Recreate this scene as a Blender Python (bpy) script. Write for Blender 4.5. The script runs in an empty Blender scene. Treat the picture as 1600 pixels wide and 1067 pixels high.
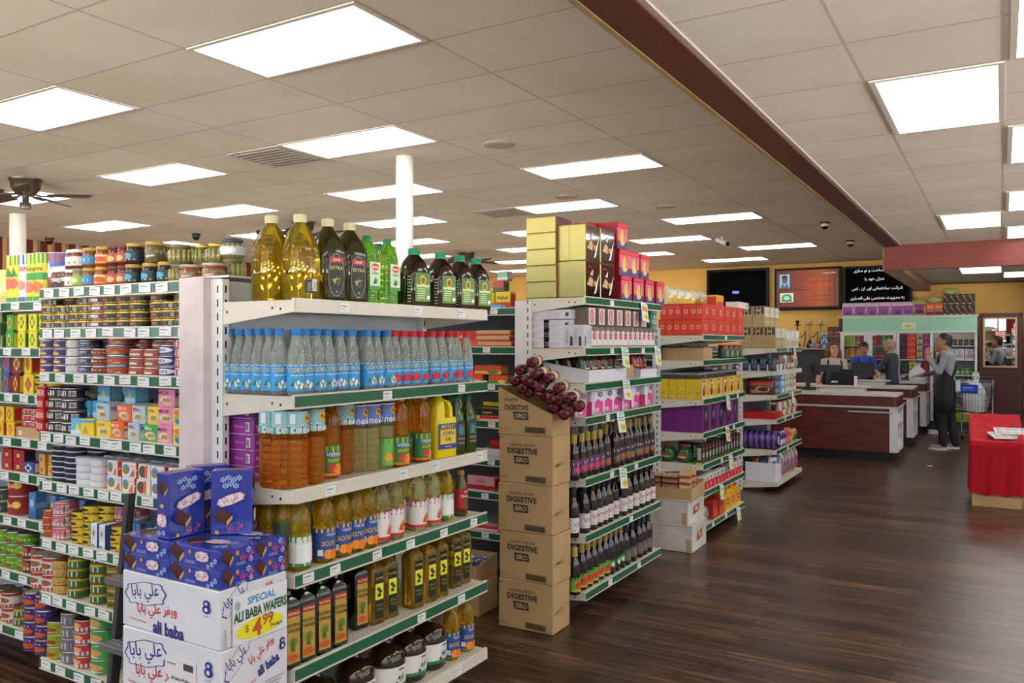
import bpy, bmesh, math, random
from mathutils import Vector, Matrix
R = math.radians
SC = bpy.context.scene
COL = SC.collection
rnd = random.Random(11)

# ---------------------------------------------------------------- camera
FPX, YAW, CAMZ, HOR = 1280.0, R(30.9), 1.6, 535.0     # focal length in pixels of the 1600 x 1067 frame
cam_data = bpy.data.cameras.new('camera')
cam_data.sensor_width = 36.0
cam_data.lens = FPX / 1600 * 36.0
cam_data.shift_y = (HOR - 533.5) / 1600
cam_data.clip_start = 0.05
cam = bpy.data.objects.new('camera', cam_data)
COL.objects.link(cam)
cam.location = (0, 0, CAMZ)
cam.rotation_euler = (R(90), 0, YAW)
SC.camera = cam

# ---------------------------------------------------------------- daylight, exposure
world = bpy.data.worlds.new('daylight')
SC.world = world
world.use_nodes = True
_wt = world.node_tree; bg = _wt.nodes['Background']
_tc = _wt.nodes.new('ShaderNodeTexCoord'); _sx = _wt.nodes.new('ShaderNodeSeparateXYZ'); _cr = _wt.nodes.new('ShaderNodeValToRGB')
_wt.links.new(_tc.outputs['Generated'], _sx.inputs[0]); _mr = _wt.nodes.new('ShaderNodeMapRange')
_mr.inputs['From Min'].default_value = -1; _wt.links.new(_sx.outputs['Z'], _mr.inputs['Value']); _wt.links.new(_mr.outputs[0], _cr.inputs['Fac'])
_cr.color_ramp.elements[0].position = 0.490; _cr.color_ramp.elements[0].color = (1.0, 0.93, 0.84, 1)      # made-up bright lower half, sends light up to the ceiling
_cr.color_ramp.elements[1].position = 0.502; _cr.color_ramp.elements[1].color = (0.10, 0.13, 0.17, 1)    # upper half made dim to spare the upright faces
_wt.links.new(_cr.outputs['Color'], bg.inputs['Color'])
bg.inputs['Strength'].default_value = 36.0
SC.view_settings.view_transform = 'Standard'
SC.view_settings.look = 'None'
SC.view_settings.exposure = -0.7
SC.view_settings.gamma = 1.0
SC.view_settings.use_curve_mapping = False
LAMP = 10.5                                            # radiance of the ceiling panels
try:
    cy = SC.cycles
    cy.use_denoising = True
    cy.max_bounces = 10
    cy.diffuse_bounces = 4
    cy.glossy_bounces = 3
    cy.transmission_bounces = 9
    cy.transparent_max_bounces = 8
    cy.caustics_reflective = False
    cy.caustics_refractive = True
    cy.sample_clamp_indirect = 6.0
except Exception:
    pass

# ---------------------------------------------------------------- measuring: from a pixel of the photograph to a plane of the shop
_s, _c = math.sin(YAW), math.cos(YAW)
def ray(px, py):
    a, b = (px - 800) / FPX, -(py - HOR) / FPX
    return (-_s + a * _c, _c + a * _s, b)
def on_x(px, py, X):
    r = ray(px, py); t = X / r[0]; return Vector((X, r[1] * t, CAMZ + r[2] * t))
def on_y(px, py, Y):
    r = ray(px, py); t = Y / r[1]; return Vector((r[0] * t, Y, CAMZ + r[2] * t))
def on_z(px, py, Z):
    r = ray(px, py); t = (Z - CAMZ) / r[2]; return Vector((r[0] * t, r[1] * t, Z))

# ---------------------------------------------------------------- materials
def lin(h):
    h = h.lstrip('#')
    out = []
    for i in (0, 2, 4):
        v = int(h[i:i + 2], 16) / 255
        out.append(v / 12.92 if v <= 0.04045 else ((v + 0.055) / 1.055) ** 2.4)
    return (*out, 1.0)
_MATS = {}
def mat(hexcol, rough=0.5, metal=0.0, trans=0.0, ior=1.45, emit=0.0, spec=0.5, coat=0.0):
    key = (hexcol, rough, metal, trans, ior, emit, spec, coat)
    m = _MATS.get(key)
    if m is None:
        m = bpy.data.materials.new('paint_' + hexcol)
        m.use_nodes = True
        b = m.node_tree.nodes['Principled BSDF']
        b.inputs['Base Color'].default_value = lin(hexcol)
        b.inputs['Roughness'].default_value = rough
        b.inputs['Metallic'].default_value = metal
        b.inputs['Transmission Weight'].default_value = trans
        b.inputs['IOR'].default_value = ior
        b.inputs['Specular IOR Level'].default_value = spec
        if coat: b.inputs['Coat Weight'].default_value = coat
        if emit:
            b.inputs['Emission Color'].default_value = lin(hexcol)
            b.inputs['Emission Strength'].default_value = emit
        m.diffuse_color = lin(hexcol)
        _MATS[key] = m
    return m
def ink(c):
    return mat(c, 0.45) if isinstance(c, str) else c
class NT:
    """a small node-tree writer for the procedural surfaces"""
    def __init__(s, name):
        s.m = bpy.data.materials.new(name); s.m.use_nodes = True
        s.t = s.m.node_tree; s.b = s.t.nodes['Principled BSDF']
    def n(s, typ, **kw):
        nd = s.t.nodes.new('ShaderNode' + typ)
        for k, v in kw.items(): setattr(nd, k, v)
        return nd
    def l(s, a, b): s.t.links.new(a, b)
    def ramp(s, fac, stops):
        r = s.n('ValToRGB'); e = r.color_ramp.elements
        while len(e) < len(stops): e.new(0.5)
        for el, (p, c) in zip(e, stops): el.position = p; el.color = lin(c) if isinstance(c, str) else c
        s.l(fac, r.inputs['Fac']); return r.outputs['Color']
    def mix(s, fac, a, b, typ='MIX'):
        x = s.n('Mix', data_type='RGBA', blend_type=typ)
        for k, v in (('Factor', fac), ('A', a), ('B', b)):
            i = [q for q in x.inputs if q.name == k and q.type == ('VALUE' if k == 'Factor' else 'RGBA')][0]
            if hasattr(v, 'is_linked') or hasattr(v, 'links'): s.l(v, i)
            else: i.default_value = lin(v) if isinstance(v, str) else v
        return [q for q in x.outputs if q.type == 'RGBA'][0]
    def coords(s, scale=(1, 1, 1), rot=(0, 0, 0), loc=(0, 0, 0), kind='Object'):
        c = s.n('TexCoord'); mp = s.n('Mapping')
        mp.inputs['Scale'].default_value = scale; mp.inputs['Rotation'].default_value = rot; mp.inputs['Location'].default_value = loc
        s.l(c.outputs[kind], mp.inputs['Vector']); return mp.outputs['Vector']
    def noise(s, vec, scale, detail=3, rough=0.55):
        x = s.n('TexNoise'); x.inputs['Scale'].default_value = scale; x.inputs['Detail'].default_value = detail
        x.inputs['Roughness'].default_value = rough; s.l(vec, x.inputs['Vector']); return x.outputs['Fac']
    def bump(s, h, strength=0.2, dist=0.01):
        x = s.n('Bump'); x.inputs['Strength'].default_value = strength; x.inputs['Distance'].default_value = dist
        s.l(h, x.inputs['Height']); s.l(x.outputs['Normal'], s.b.inputs['Normal'])
    def done(s, col=None, rough=None, metal=None, **kw):
        if col is not None:
            if isinstance(col, str): s.b.inputs['Base Color'].default_value = lin(col)
            else: s.l(col, s.b.inputs['Base Color'])
        if rough is not None: s.b.inputs['Roughness'].default_value = rough
        if metal is not None: s.b.inputs['Metallic'].default_value = metal
        for k, v in kw.items(): s.b.inputs[k.replace('_', ' ')].default_value = v
        return s.m
def mottled(name, a, b, scale=8, rough=0.6, bump=0.0, **kw):
    t = NT(name); v = t.coords(); f = t.noise(v, scale, 4)
    if bump: t.bump(f, bump)
    return t.done(t.ramp(f, [(0.35, a), (0.65, b)]), rough, **kw)
def m_ceiling(name, pitch, off, a, b, line):
    t = NT(name); v = t.coords(kind='Object', loc=off)
    br = t.n('TexBrick', offset=0.0, squash=1.0)
    br.inputs['Color1'].default_value = lin(a); br.inputs['Color2'].default_value = lin(b); br.inputs['Mortar'].default_value = lin(line)
    br.inputs['Scale'].default_value = 1.0; br.inputs['Brick Width'].default_value = pitch[0]; br.inputs['Row Height'].default_value = pitch[1]
    br.inputs['Mortar Size'].default_value = 0.008; br.inputs['Mortar Smooth'].default_value = 0.1; br.inputs['Bias'].default_value = 0.0
    t.l(v, br.inputs['Vector'])
    f = t.noise(v, 170, 2); g = t.noise(v, 1.3, 3)
    c = t.mix(0.10, br.outputs['Color'], t.ramp(f, [(0.4, '8a8580'), (0.6, 'ffffff')]), 'MULTIPLY')
    c = t.mix(0.16, c, t.ramp(g, [(0.35, 'b9a58c'), (0.6, 'ffffff')]), 'MULTIPLY')
    t.bump(br.outputs['Fac'], 0.5, -0.006)
    return t.done(c, 0.9)
def m_floor():
    t = NT('dark_plank_floor'); v = t.coords()
    br = t.n('TexBrick', offset=0.37, offset_frequency=2)
    for k, h in (('Color1', '4c372a'), ('Color2', '7d604b'), ('Mortar', '1c140f')): br.inputs[k].default_value = lin(h)
    br.inputs['Scale'].default_value = 1.0; br.inputs['Brick Width'].default_value = 1.22; br.inputs['Row Height'].default_value = 0.125
    br.inputs['Mortar Size'].default_value = 0.002; br.inputs['Bias'].default_value = -0.1
    t.l(v, br.inputs['Vector'])
    g = t.noise(t.coords(scale=(0.9, 17, 1)), 2.2, 6, 0.6)
    c = t.mix(0.9, br.outputs['Color'], t.ramp(g, [(0.34, '38302a'), (0.5, '94877b'), (0.64, 'ffffff')]), 'MULTIPLY')
    t.bump(g, 0.08, 0.004)
    return t.done(c, 0.31, Specular_IOR_Level=0.42)
def m_stripes():
    t = NT('red_and_tan_striped_wall'); c = t.n('TexCoord'); x = t.n('SeparateXYZ'); t.l(c.outputs['Object'], x.inputs[0])
    a = t.n('Math', operation='ADD'); a.inputs[1].default_value = 0.04; t.l(x.outputs['Y'], a.inputs[0])
    d = t.n('Math', operation='DIVIDE'); d.inputs[1].default_value = 0.235; t.l(a.outputs[0], d.inputs[0])
    f = t.n('Math', operation='FRACT'); t.l(d.outputs[0], f.inputs[0])
    r = t.n('ValToRGB'); r.color_ramp.interpolation = 'CONSTANT'
    e = r.color_ramp.elements
    e[0].position = 0; e[0].color = lin('5c1a1a'); e[1].position = 0.5; e[1].color = lin('b89468')
    n = e.new(0.78); n.color = lin('8a6a48')
    t.l(f.outputs[0], r.inputs['Fac'])
    return t.done(r.outputs['Color'], 0.7)
def m_wood(name, a, b, c, stretch=(14, 14, 1.2), rough=0.35, scale=2.5):
    t = NT(name); v = t.coords(scale=stretch); n = t.noise(v, scale, 6, 0.6)
    col = t.ramp(n, [(0.3, a), (0.52, b), (0.75, c)])
    t.bump(n, 0.05, 0.003)
    return t.done(col, rough)
def m_perforated():
    t = NT('perforated_cream_deck'); c = t.n('TexCoord'); x = t.n('SeparateXYZ'); t.l(c.outputs['Object'], x.inputs[0])
    sq = []
    for ax in 'XY':
        d = t.n('Math', operation='MULTIPLY'); d.inputs[1].default_value = 1 / 0.0254; t.l(x.outputs[ax], d.inputs[0])
        f = t.n('Math', operation='FRACT'); t.l(d.outputs[0], f.inputs[0])
        s = t.n('Math', operation='SUBTRACT'); s.inputs[1].default_value = 0.5; t.l(f.outputs[0], s.inputs[0])
        p = t.n('Math', operation='MULTIPLY'); t.l(s.outputs[0], p.inputs[0]); t.l(s.outputs[0], p.inputs[1]); sq.append(p)
    a = t.n('Math', operation='ADD'); t.l(sq[0].outputs[0], a.inputs[0]); t.l(sq[1].outputs[0], a.inputs[1])
    lt = t.n('Math', operation='LESS_THAN'); lt.inputs[1].default_value = 0.02; t.l(a.outputs[0], lt.inputs[0])
    return t.done(t.mix(lt.outputs[0], 'd2ccbb', '4a4438'), 0.45)

CREAM = mottled('cream_enamel_steel', 'cfc9ba', 'd9d4c7', 5, 0.42)
WHITEM = mottled('white_enamel_steel', 'd8d8d6', 'e4e3e0', 5, 0.4)
DECK = m_perforated()
GREEN = mat('1c5a3c', 0.25, spec=0.6)
PINKW = mottled('pinkish_end_panel', 'cbbcbc', 'd9cfce', 9, 0.5)
PEG = mottled('grey_peg_back', '6a6f78', '747a84', 6, 0.6)
BACKW = mottled('pale_grey_back', 'b9c0c9', 'c6ccd4', 2, 0.5)
TAG = mat('e9ebea', 0.5)
BLACK = mat('141416', 0.4)
STEEL = mat('9a9c9e', 0.3, 0.9)
TINLID = mat('b9b4a8', 0.28, 0.95)
GOLDLID = mat('c3a24e', 0.3, 0.9)
CARD = mottled('brown_cardboard', 'a98a60', 'b4956a', 3.0, 0.75)
CARDIN = mottled('cardboard_inside', '8f7350', '98794f', 5, 0.8)
WCARD = mottled('white_cardboard', 'd5d6dc', 'e0e1e6', 4, 0.6)

# ---------------------------------------------------------------- lettering
_TXT = {}
_font_obj = None
def text_geo(s):
    """the outlines of a string as flat triangles, height of a capital = 1"""
    global _font_obj
    if s in _TXT: return _TXT[s]
    if _font_obj is None:
        cu = bpy.data.curves.new('lettering', 'FONT'); cu.resolution_u = 2; cu.offset = 0.012
        _font_obj = bpy.data.objects.new('lettering', cu); COL.objects.link(_font_obj)
    _font_obj.data.body = s.lstrip('*'); _font_obj.data.offset = 0.034 if s.startswith('*') else 0.012
    dg = bpy.context.evaluated_depsgraph_get(); dg.update()
    me = bpy.data.meshes.new_from_object(_font_obj.evaluated_get(dg), depsgraph=dg)
    v = [(p.co.x / 0.73, p.co.y / 0.73) for p in me.vertices]
    f = [tuple(p.vertices) for p in me.polygons]
    # keep every letter facing up
    if f:
        a = 0
        for p in f[:40]:
            for i in range(len(p)):
                x0, y0 = v[p[i]]; x1, y1 = v[p[(i + 1) % len(p)]]; a += x0 * y1 - x1 * y0
        if a < 0: f = [tuple(reversed(p)) for p in f]
    bpy.data.meshes.remove(me)
    _TXT[s] = (v, f); return _TXT[s]
_AR = {'ا': (0xFE8D, 2), 'ب': (0xFE8F, 4), 'ت': (0xFE95, 4), 'ج': (0xFE9D, 4), 'ح': (0xFEA1, 4), 'خ': (0xFEA5, 4), 'د': (0xFEA9, 2), 'ر': (0xFEAD, 2),
       'ز': (0xFEAF, 2), 'س': (0xFEB1, 4), 'ش': (0xFEB5, 4), 'ص': (0xFEB9, 4), 'ع': (0xFEC9, 4), 'ف': (0xFED1, 4), 'ک': (0xFB8E, 4), 'ل': (0xFEDD, 4),
       'م': (0xFEE1, 4), 'ن': (0xFEE5, 4), 'ه': (0xFEE9, 4), 'و': (0xFEED, 2), 'ي': (0xFEF1, 4), 'ی': (0xFBFC, 4), 'گ': (0xFB92, 4), 'پ': (0xFB56, 4)}
def ar(s):
    """joined forms of Arabic letters, in drawing order"""
    out = []
    for i, ch in enumerate(s):
        if ch not in _AR: out.append(ch); continue
        base, n = _AR[ch]
        prev = i > 0 and s[i - 1] in _AR and _AR[s[i - 1]][1] == 4
        nxt = n == 4 and i + 1 < len(s) and s[i + 1] in _AR
        out.append(chr(base + (3 if prev and nxt else 2 if nxt else 1 if prev else 0)))
    return ''.join(reversed(out))

# ---------------------------------------------------------------- mesh writer
class MB:
    def __init__(s): s.v, s.f, s.mi, s.sm, s.mats = [], [], [], [], []
    def slot(s, m):
        m = ink(m)
        if m not in s.mats: s.mats.append(m)
        return s.mats.index(m)
    def add(s, vs, fs, m, smooth=False):
        b = len(s.v); k = s.slot(m); s.v.extend(vs)
        for f in fs: s.f.append(tuple(b + i for i in f)); s.mi.append(k); s.sm.append(smooth)
    def box(s, x0, x1, y0, y1, z0, z1, m, c=0.0):
        if c <= 0:
            s.add([(x0, y0, z0), (x1, y0, z0), (x1, y1, z0), (x0, y1, z0), (x0, y0, z1), (x1, y0, z1), (x1, y1, z1), (x0, y1, z1)],
                  [(3, 2, 1, 0), (4, 5, 6, 7), (0, 1, 5, 4), (1, 2, 6, 5), (2, 3, 7, 6), (3, 0, 4, 7)], m); return
        vs, idx = [], {}
        X, Y, Z = (x0, x1), (y0, y1), (z0, z1)
        for i in (0, 1):
            for j in (0, 1):
                for k in (0, 1):
                    sx, sy, sz = (1, -1)[i], (1, -1)[j], (1, -1)[k]
                    for a in range(3):
                        p = [X[i] + sx * c, Y[j] + sy * c, Z[k] + sz * c]
                        p[a] = (X[i], Y[j], Z[k])[a]
                        idx[i, j, k, a] = len(vs); vs.append(tuple(p))
        F = []
        q = lambda i, j, k, a: idx[i, j, k, a]
        for i in (0, 1):
            F.append([q(i, 0, 0, 0), q(i, 1, 0, 0), q(i, 1, 1, 0), q(i, 0, 1, 0)])
            F.append([q(0, i, 0, 1), q(1, i, 0, 1), q(1, i, 1, 1), q(0, i, 1, 1)])
            F.append([q(0, 0, i, 2), q(1, 0, i, 2), q(1, 1, i, 2), q(0, 1, i, 2)])
            for j in (0, 1):
                F.append([q(i, j, 0, 0), q(i, j, 1, 0), q(i, j, 1, 1), q(i, j, 0, 1)])
                F.append([q(i, 0, j, 0), q(i, 1, j, 0), q(i, 1, j, 2), q(i, 0, j, 2)])
                F.append([q(0, i, j, 1), q(1, i, j, 1), q(1, i, j, 2), q(0, i, j, 2)])
                for k in (0, 1): F.append([q(i, j, k, 0), q(i, j, k, 1), q(i, j, k, 2)])
        ctr = Vector(((x0 + x1) / 2, (y0 + y1) / 2, (z0 + z1) / 2))
        out = []
        for f in F:
            p = [Vector(vs[a]) for a in f]
            nrm = (p[1] - p[0]).cross(p[2] - p[0])
            out.append(tuple(f if nrm.dot(sum(p, Vector()) / len(p) - ctr) > 0 else reversed(f)))
        s.add(vs, out, m)
    def lathe(s, prof, m, n=18, cx=0, cy=0, smooth=True, cap=True, arc=None, axis=None):
        """prof: (radius, z) upwards; arc=(a0,a1) for an open band"""
        vs, fs = [], []
        full = arc is None
        a0, a1 = arc or (0, 2 * math.pi)
        cols = n if full else n + 1
        for r, z in prof:
            for i in range(cols):
                a = a0 + (a1 - a0) * i / n
                vs.append((cx + r * math.cos(a), cy + r * math.sin(a), z))
        for k in range(len(prof) - 1):
            for i in range(n):
                j = (i + 1) % cols
                fs.append((k * cols + i, k * cols + j, (k + 1) * cols + j, (k + 1) * cols + i))
        if axis: vs = [axis(p) for p in vs]
        s.add(vs, fs, m, smooth)
        if cap and full:
            if prof[0][0] > 1e-5: s.add([vs[i] for i in range(cols)], [tuple(reversed(range(cols)))], m)
            if prof[-1][0] > 1e-5: s.add([vs[(len(prof) - 1) * cols + i] for i in range(cols)], [tuple(range(cols))], m)
    def loft(s, rings, m, smooth=True, cap=True):
        n = len(rings[0]); vs = [p for r in rings for p in r]; fs = []
        for k in range(len(rings) - 1):
            for i in range(n):
                j = (i + 1) % n; fs.append((k * n + i, k * n + j, (k + 1) * n + j, (k + 1) * n + i))
        s.add(vs, fs, m, smooth)
        if cap:
            s.add(list(rings[0]), [tuple(reversed(range(n)))], m); s.add(list(rings[-1]), [tuple(range(n))], m)
    def tube(s, pts, r, m, n=8, closed=False, radii=None):
        pts = [Vector(p) for p in pts]; rings = []; up = None
        k = len(pts)
        for i, p in enumerate(pts):
            a = pts[(i - 1) % k] if (closed or i > 0) else p
            b = pts[(i + 1) % k] if (closed or i < k - 1) else p
            t = (b - a).normalized()
            if up is None: up = Vector((0, 0, 1)) if abs(t.z) < 0.9 else Vector((1, 0, 0))
            x = t.cross(up).normalized(); up = x.cross(t).normalized()
            rr = radii[i] if radii else r
            rings.append([tuple(p + x * rr * math.cos(2 * math.pi * q / n) + up * rr * math.sin(2 * math.pi * q / n)) for q in range(n)])
        if closed: rings.append(rings[0])
        rings = [list(reversed(q)) for q in rings]
        s.loft(rings, m, True, not closed)
    def mapped(s, geo, fn, m):
        v, f = geo
        if v: s.add([fn(x, y) for x, y in v], f, m)
    def mesh(s, name):
        me = bpy.data.meshes.new(name)
        me.from_pydata(s.v, [], s.f)
        for m in s.mats: me.materials.append(m)
        me.polygons.foreach_set('material_index', s.mi)
        me.polygons.foreach_set('use_smooth', s.sm)
        me.update(); return me
    def obj(s, name, parent=None, loc=(0, 0, 0), rz=0):
        o = bpy.data.objects.new(name, s.mesh(name)); COL.objects.link(o)
        o.location = loc; o.rotation_euler = (0, 0, rz); o.parent = parent; return o

def clip_x(poly, a, b):
    for lim, sgn in ((a, 1), (b, -1)):
        out = []
        for i, p in enumerate(poly):
            q = poly[i - 1]; dp, dq = (p[0] - lim) * sgn, (q[0] - lim) * sgn
            if dp * dq < 0: t = dq / (dq - dp); out.append((lim, q[1] + (p[1] - q[1]) * t))
            if dp >= 0: out.append(p)
        poly = out
    return poly
def prints(mb, decs, W, H, fn, n0=0.0):
    """printed artwork: decs in fractions of a W x H face, drawn through fn(x, y, lift)"""
    for k, d in enumerate(decs):
        z = n0 + 0.0005 * (k + 1)
        if d[0] == 'r':
            _, x0, y0, x1, y1, c = d
            n = max(1, int((x1 - x0) * W / 0.02)) if fn.__name__ == 'curved' else 5 if fn.__name__ == 'bagged' else 1
            nv = 5 if fn.__name__ == 'bagged' else 1
            for i in range(n):
                a, b = x0 + (x1 - x0) * i / n, x0 + (x1 - x0) * (i + 1) / n
                for j in range(nv):
                    p, q = y0 + (y1 - y0) * j / nv, y0 + (y1 - y0) * (j + 1) / nv
                    mb.add([fn(a * W, p * H, z), fn(b * W, p * H, z), fn(b * W, q * H, z), fn(a * W, q * H, z)], [(0, 1, 2, 3)], c)
        elif d[0] in 'ep':
            if d[0] == 'e':
                _, x, y, rx, ry, c = d
                poly = [((x + rx * math.cos(a * math.pi / 7)) * W, (y + ry * math.sin(a * math.pi / 7)) * H) for a in range(14)]
            else: poly, c = [(x * W, y * H) for x, y in d[1]], d[2]
            if sum(poly[i - 1][0] * p[1] - p[0] * poly[i - 1][1] for i, p in enumerate(poly)) < 0: poly.reverse()
            if fn.__name__ != 'curved': pieces = [poly]
            else:                        # follow the curve in narrow strips
                x0, x1 = min(p[0] for p in poly), max(p[0] for p in poly); n = max(1, int((x1 - x0) / 0.012))
                pieces = [clip_x(poly, x0 + (x1 - x0) * i / n, x0 + (x1 - x0) * (i + 1) / n) for i in range(n)]
            for pc in pieces:
                if len(pc) > 2: mb.add([fn(px, py, z) for px, py in pc], [tuple(range(len(pc)))], c)
        elif d[0] == 't':
            _, st, x, y, h, c = d[:6]; rot = d[6] if len(d) > 6 else 0; maxw = d[7] if len(d) > 7 else 0.94
            v, f = text_geo(st)
            if not v: continue
            x0, x1 = min(p[0] for p in v), max(p[0] for p in v)
            y0 = min(p[1] for p in v); y1 = max(p[1] for p in v)
            sc = h * H; sx = sc
            if (x1 - x0) * sx > maxw * W: sx = maxw * W / (x1 - x0)
            co, si = math.cos(rot), math.sin(rot)
            def place(px, py):
                a, b = (px - (x0 + x1) / 2) * sx, (py - (y0 + y1) / 2) * sc
                return fn(x * W + a * co - b * si, y * H + a * si + b * co, z)
            mb.mapped((v, f), place, c)

# ---------------------------------------------------------------- things, parts, labels
_USED = {}
def tag(o, label, cat, group=None, kind=None):
    if label:
        if label.lower() in _USED and not group: print('SAME LABEL:', label)
        _USED[label.lower()] = 1
        w = label.split()
        if not 4 <= len(w) <= 16: print('LABEL LENGTH', len(w), label)
        o['label'] = label
    if cat: o['category'] = cat
    if group: o['group'] = group
    if kind: o['kind'] = kind
    return o
def empty(name, loc=(0, 0, 0), rz=0.0):
    o = bpy.data.objects.new(name, None); COL.objects.link(o); o.location = loc; o.rotation_euler = (0, 0, rz)
    o.empty_display_size = 0.1; return o
def structure(name, mb, loc=(0, 0, 0)):
    o = mb.obj(name, None, loc); o['kind'] = 'structure'; return o
class Spec:
    """a kind of thing: its mesh (or None), its size and its parts [(name, mesh, parts, label)]"""
    def __init__(s, name, mesh, size, kids=()): s.name, s.mesh, s.size, s.kids = name, mesh, size, list(kids)
def _grow(name, me, kids, parent):
    o = bpy.data.objects.new(name, me); COL.objects.link(o); o.parent = parent
    for k in kids:
        c = _grow(k[0], k[1], k[2] if len(k) > 2 else (), o)
        if len(k) > 3 and k[3]: c['label'] = k[3]
    return o
def put(spec, loc, label, cat, rz=0.0, group=None, rx=0.0, ry=0.0, scale=None):
    o = _grow(spec.name, spec.mesh, spec.kids, None)
    o.location = loc; o.rotation_euler = (rx, ry, rz)
    if scale: o.scale = scale
    return tag(o, label, cat, group)
_ORD = 'first second third fourth fifth sixth seventh eighth ninth tenth eleventh twelfth thirteenth fourteenth fifteenth sixteenth seventeenth eighteenth nineteenth twentieth'.split()
def ordn(i):
    """i from 0"""
    return _ORD[i] if i < 20 else 'twenty-' + _ORD[i - 20] if i < 29 else 'thirtieth'
def left(i, n):
    return 'leftmost' if i == 0 else 'rightmost' if i == n - 1 and n > 2 else ordn(i) + ' from left'
def upn(i, n):
    if n == 1: return 'single'
    return 'bottom' if i == 0 else 'top' if i == n - 1 else ordn(i) + ' up'

# ================================================================ the room
HL, HR, H2 = 3.25, 2.94, 2.74           # main ceiling, ceiling by the entrance, ceiling over the checkouts
YB, YF, XL, XR, YS = 17.85, -3.4, -13.4, 5.2, 12.4
XB0, XB1 = -1.407, -1.217               # the red beam
m = MB(); m.box(XL, XR, YF, YB, -0.1, 0, m_floor()); structure('floor', m)
PALE_BOUNCE = mottled('pale_bounce_floor', 'b4aa9a', 'bdb3a3', 1.5, .5)  # made-up pale floor that bounces lamp light upwards
m = MB(); m.box(XL, -5.2, 3.6, YB, 0, 0.004, PALE_BOUNCE); structure('floor_bounce_left', m)  # unseen, added to brighten the far main ceiling
m = MB(); m.box(1.6, XR, YF, YS, 0, 0.004, PALE_BOUNCE); structure('floor_bounce_right', m)  # unseen, added to brighten the ceiling by the entrance
TILE_L = m_ceiling('main_ceiling_tiles', (1.26, 0.6175), (2.68 + 1.26 * 10, -3.0 + 0.6175 * 20, 0), 'efe6da', 'e9dfd1', 'cbbfae')
TILE_R = m_ceiling('entrance_ceiling_tiles', (0.61, 0.6175), (0.61 * 10 + 0.0, -3.3 + 0.6175 * 20, 0), 'efebe6', 'e9e4de', 'd0c6ba')
m = MB(); m.box(XL, XB0, YF, YB, HL, HL + 0.08, TILE_L); structure('ceiling', m)
m = MB(); m.box(XB1, XR, YF, YS, HR, HR + 0.08, TILE_R); structure('ceiling_entrance', m)
m = MB(); m.box(XB1 + 0.02, XR, YS + 0.1, YB, H2, H2 + 0.08, TILE_R); structure('ceiling_checkout', m)
BEAMW = m_wood('dark_red_wood_beam', '3e150d', '501c12', '622618', (9, 1.0, 9), 0.5)
FASC = m_wood('dark_red_wood_fascia', '58180d', '6a2012', '782a18', (1.0, 9, 9), 0.55)
TRIM = mottled('tan_trim', '8c7850', '9c875c', 6, 0.4)
m = MB(); m.box(XB0, XB1, YF, YS + 0.0, HR - 0.02, HL + 0.06, BEAMW); m.box(XB0 - 0.028, XB0, YF, YS, HR - 0.025, HR + 0.05, TRIM)
m.box(XB1, XB1 + 0.028, YF, YS - 0.002, HR - 0.012, HR, mat('b5aba4', 0.5)); structure('trim_1', m)
m = MB(); m.box(XB0, XR, YS, YS + 0.1, 2.60, HL + 0.06, FASC); structure('trim_2', m)
TAN = mottled('tan_painted_soffit', 'a8916c', 'b39c77', 3, 0.6)
m = MB()
m.box(XB0 - 0.03, XB1, YS + 0.1, YB, 2.60, HL + 0.05, TAN)
m.box(XB1, XB1 + 0.02, YS + 0.1, YB, 2.60, H2 + 0.08, mottled('brown_painted_face', '7c5a48', '86624f', 2, 0.5)); structure('trim_3', m)
m = MB(); m.box(XB1 + 0.02, XR, YB - 0.03, YB, H2 - 0.02, H2, mat('3a1a12', 0.5)); structure('trim_4', m)
YEL = mottled('mustard_yellow_wall', 'eebd62', 'f2c268', 1.2, 0.7)
m = MB(); m.box(XL, XR, YB, YB + 0.12, 0, HL + 0.05, YEL); structure('wall_back', m)
m = MB(); m.box(XL - 0.12, XL, YF, YB, 0, HL + 0.05, m_stripes()); structure('wall_left', m)
PLW = mottled('cream_plaster', 'cfc3ad', 'd8ccb6', 2, 0.8)
def wall_with_window(name, n, fixed, axis, a0, a1, holes, z0, z1):
    """a wall along x (axis 0) or y (axis 1) with glazed openings"""
    w = MB()
    bx = (lambda p, q, r, s: w.box(p, q, fixed, fixed + 0.12, r, s, PLW)) if axis == 0 else (lambda p, q, r, s: w.box(fixed, fixed + 0.12, p, q, r, s, PLW))
    e = a0
    for h0, h1 in holes: bx(e, h0, 0, HL + 0.05); bx(h0, h1, 0, z0); bx(h0, h1, z1, HL + 0.05); e = h1
    bx(e, a1, 0, HL + 0.05); structure(name, w)
    for h0, h1 in holes:
        fr = MB(); t = 0.05
        fx = (lambda p, q, r, s: fr.box(p, q, fixed + 0.03, fixed + 0.09, r, s, mat('3c3a38', 0.4, 0.6))) if axis == 0 else (lambda p, q, r, s: fr.box(fixed + 0.03, fixed + 0.09, p, q, r, s, mat('3c3a38', 0.4, 0.6)))
        fx(h0, h1, z0, z0 + t); fx(h0, h1, z1 - t, z1); fx(h0, h0 + t, z0 + t, z1 - t); fx(h1 - t, h1, z0 + t, z1 - t); fx((h0 + h1) / 2 - t / 2, (h0 + h1) / 2 + t / 2, z0 + t, z1 - t)
        structure('window_%d' % n, fr); n += 1
    return n
wn = wall_with_window('wall_front', 1, YF - 0.12, 0, XL, XR, [(-12.9 + 2.5 * i, -10.7 + 2.5 * i) for i in range(7)], 1.35, 2.95)  # unseen windows, added; sills raised so daylight falls on the ceiling
wall_with_window('wall_right', wn, XR, 1, YF, YB, [(0.5, 3.5), (4.2, 7.2), (8.2, 11.2)], 1.35, 2.8)  # also unseen and added, to daylight the entrance ceiling

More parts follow.
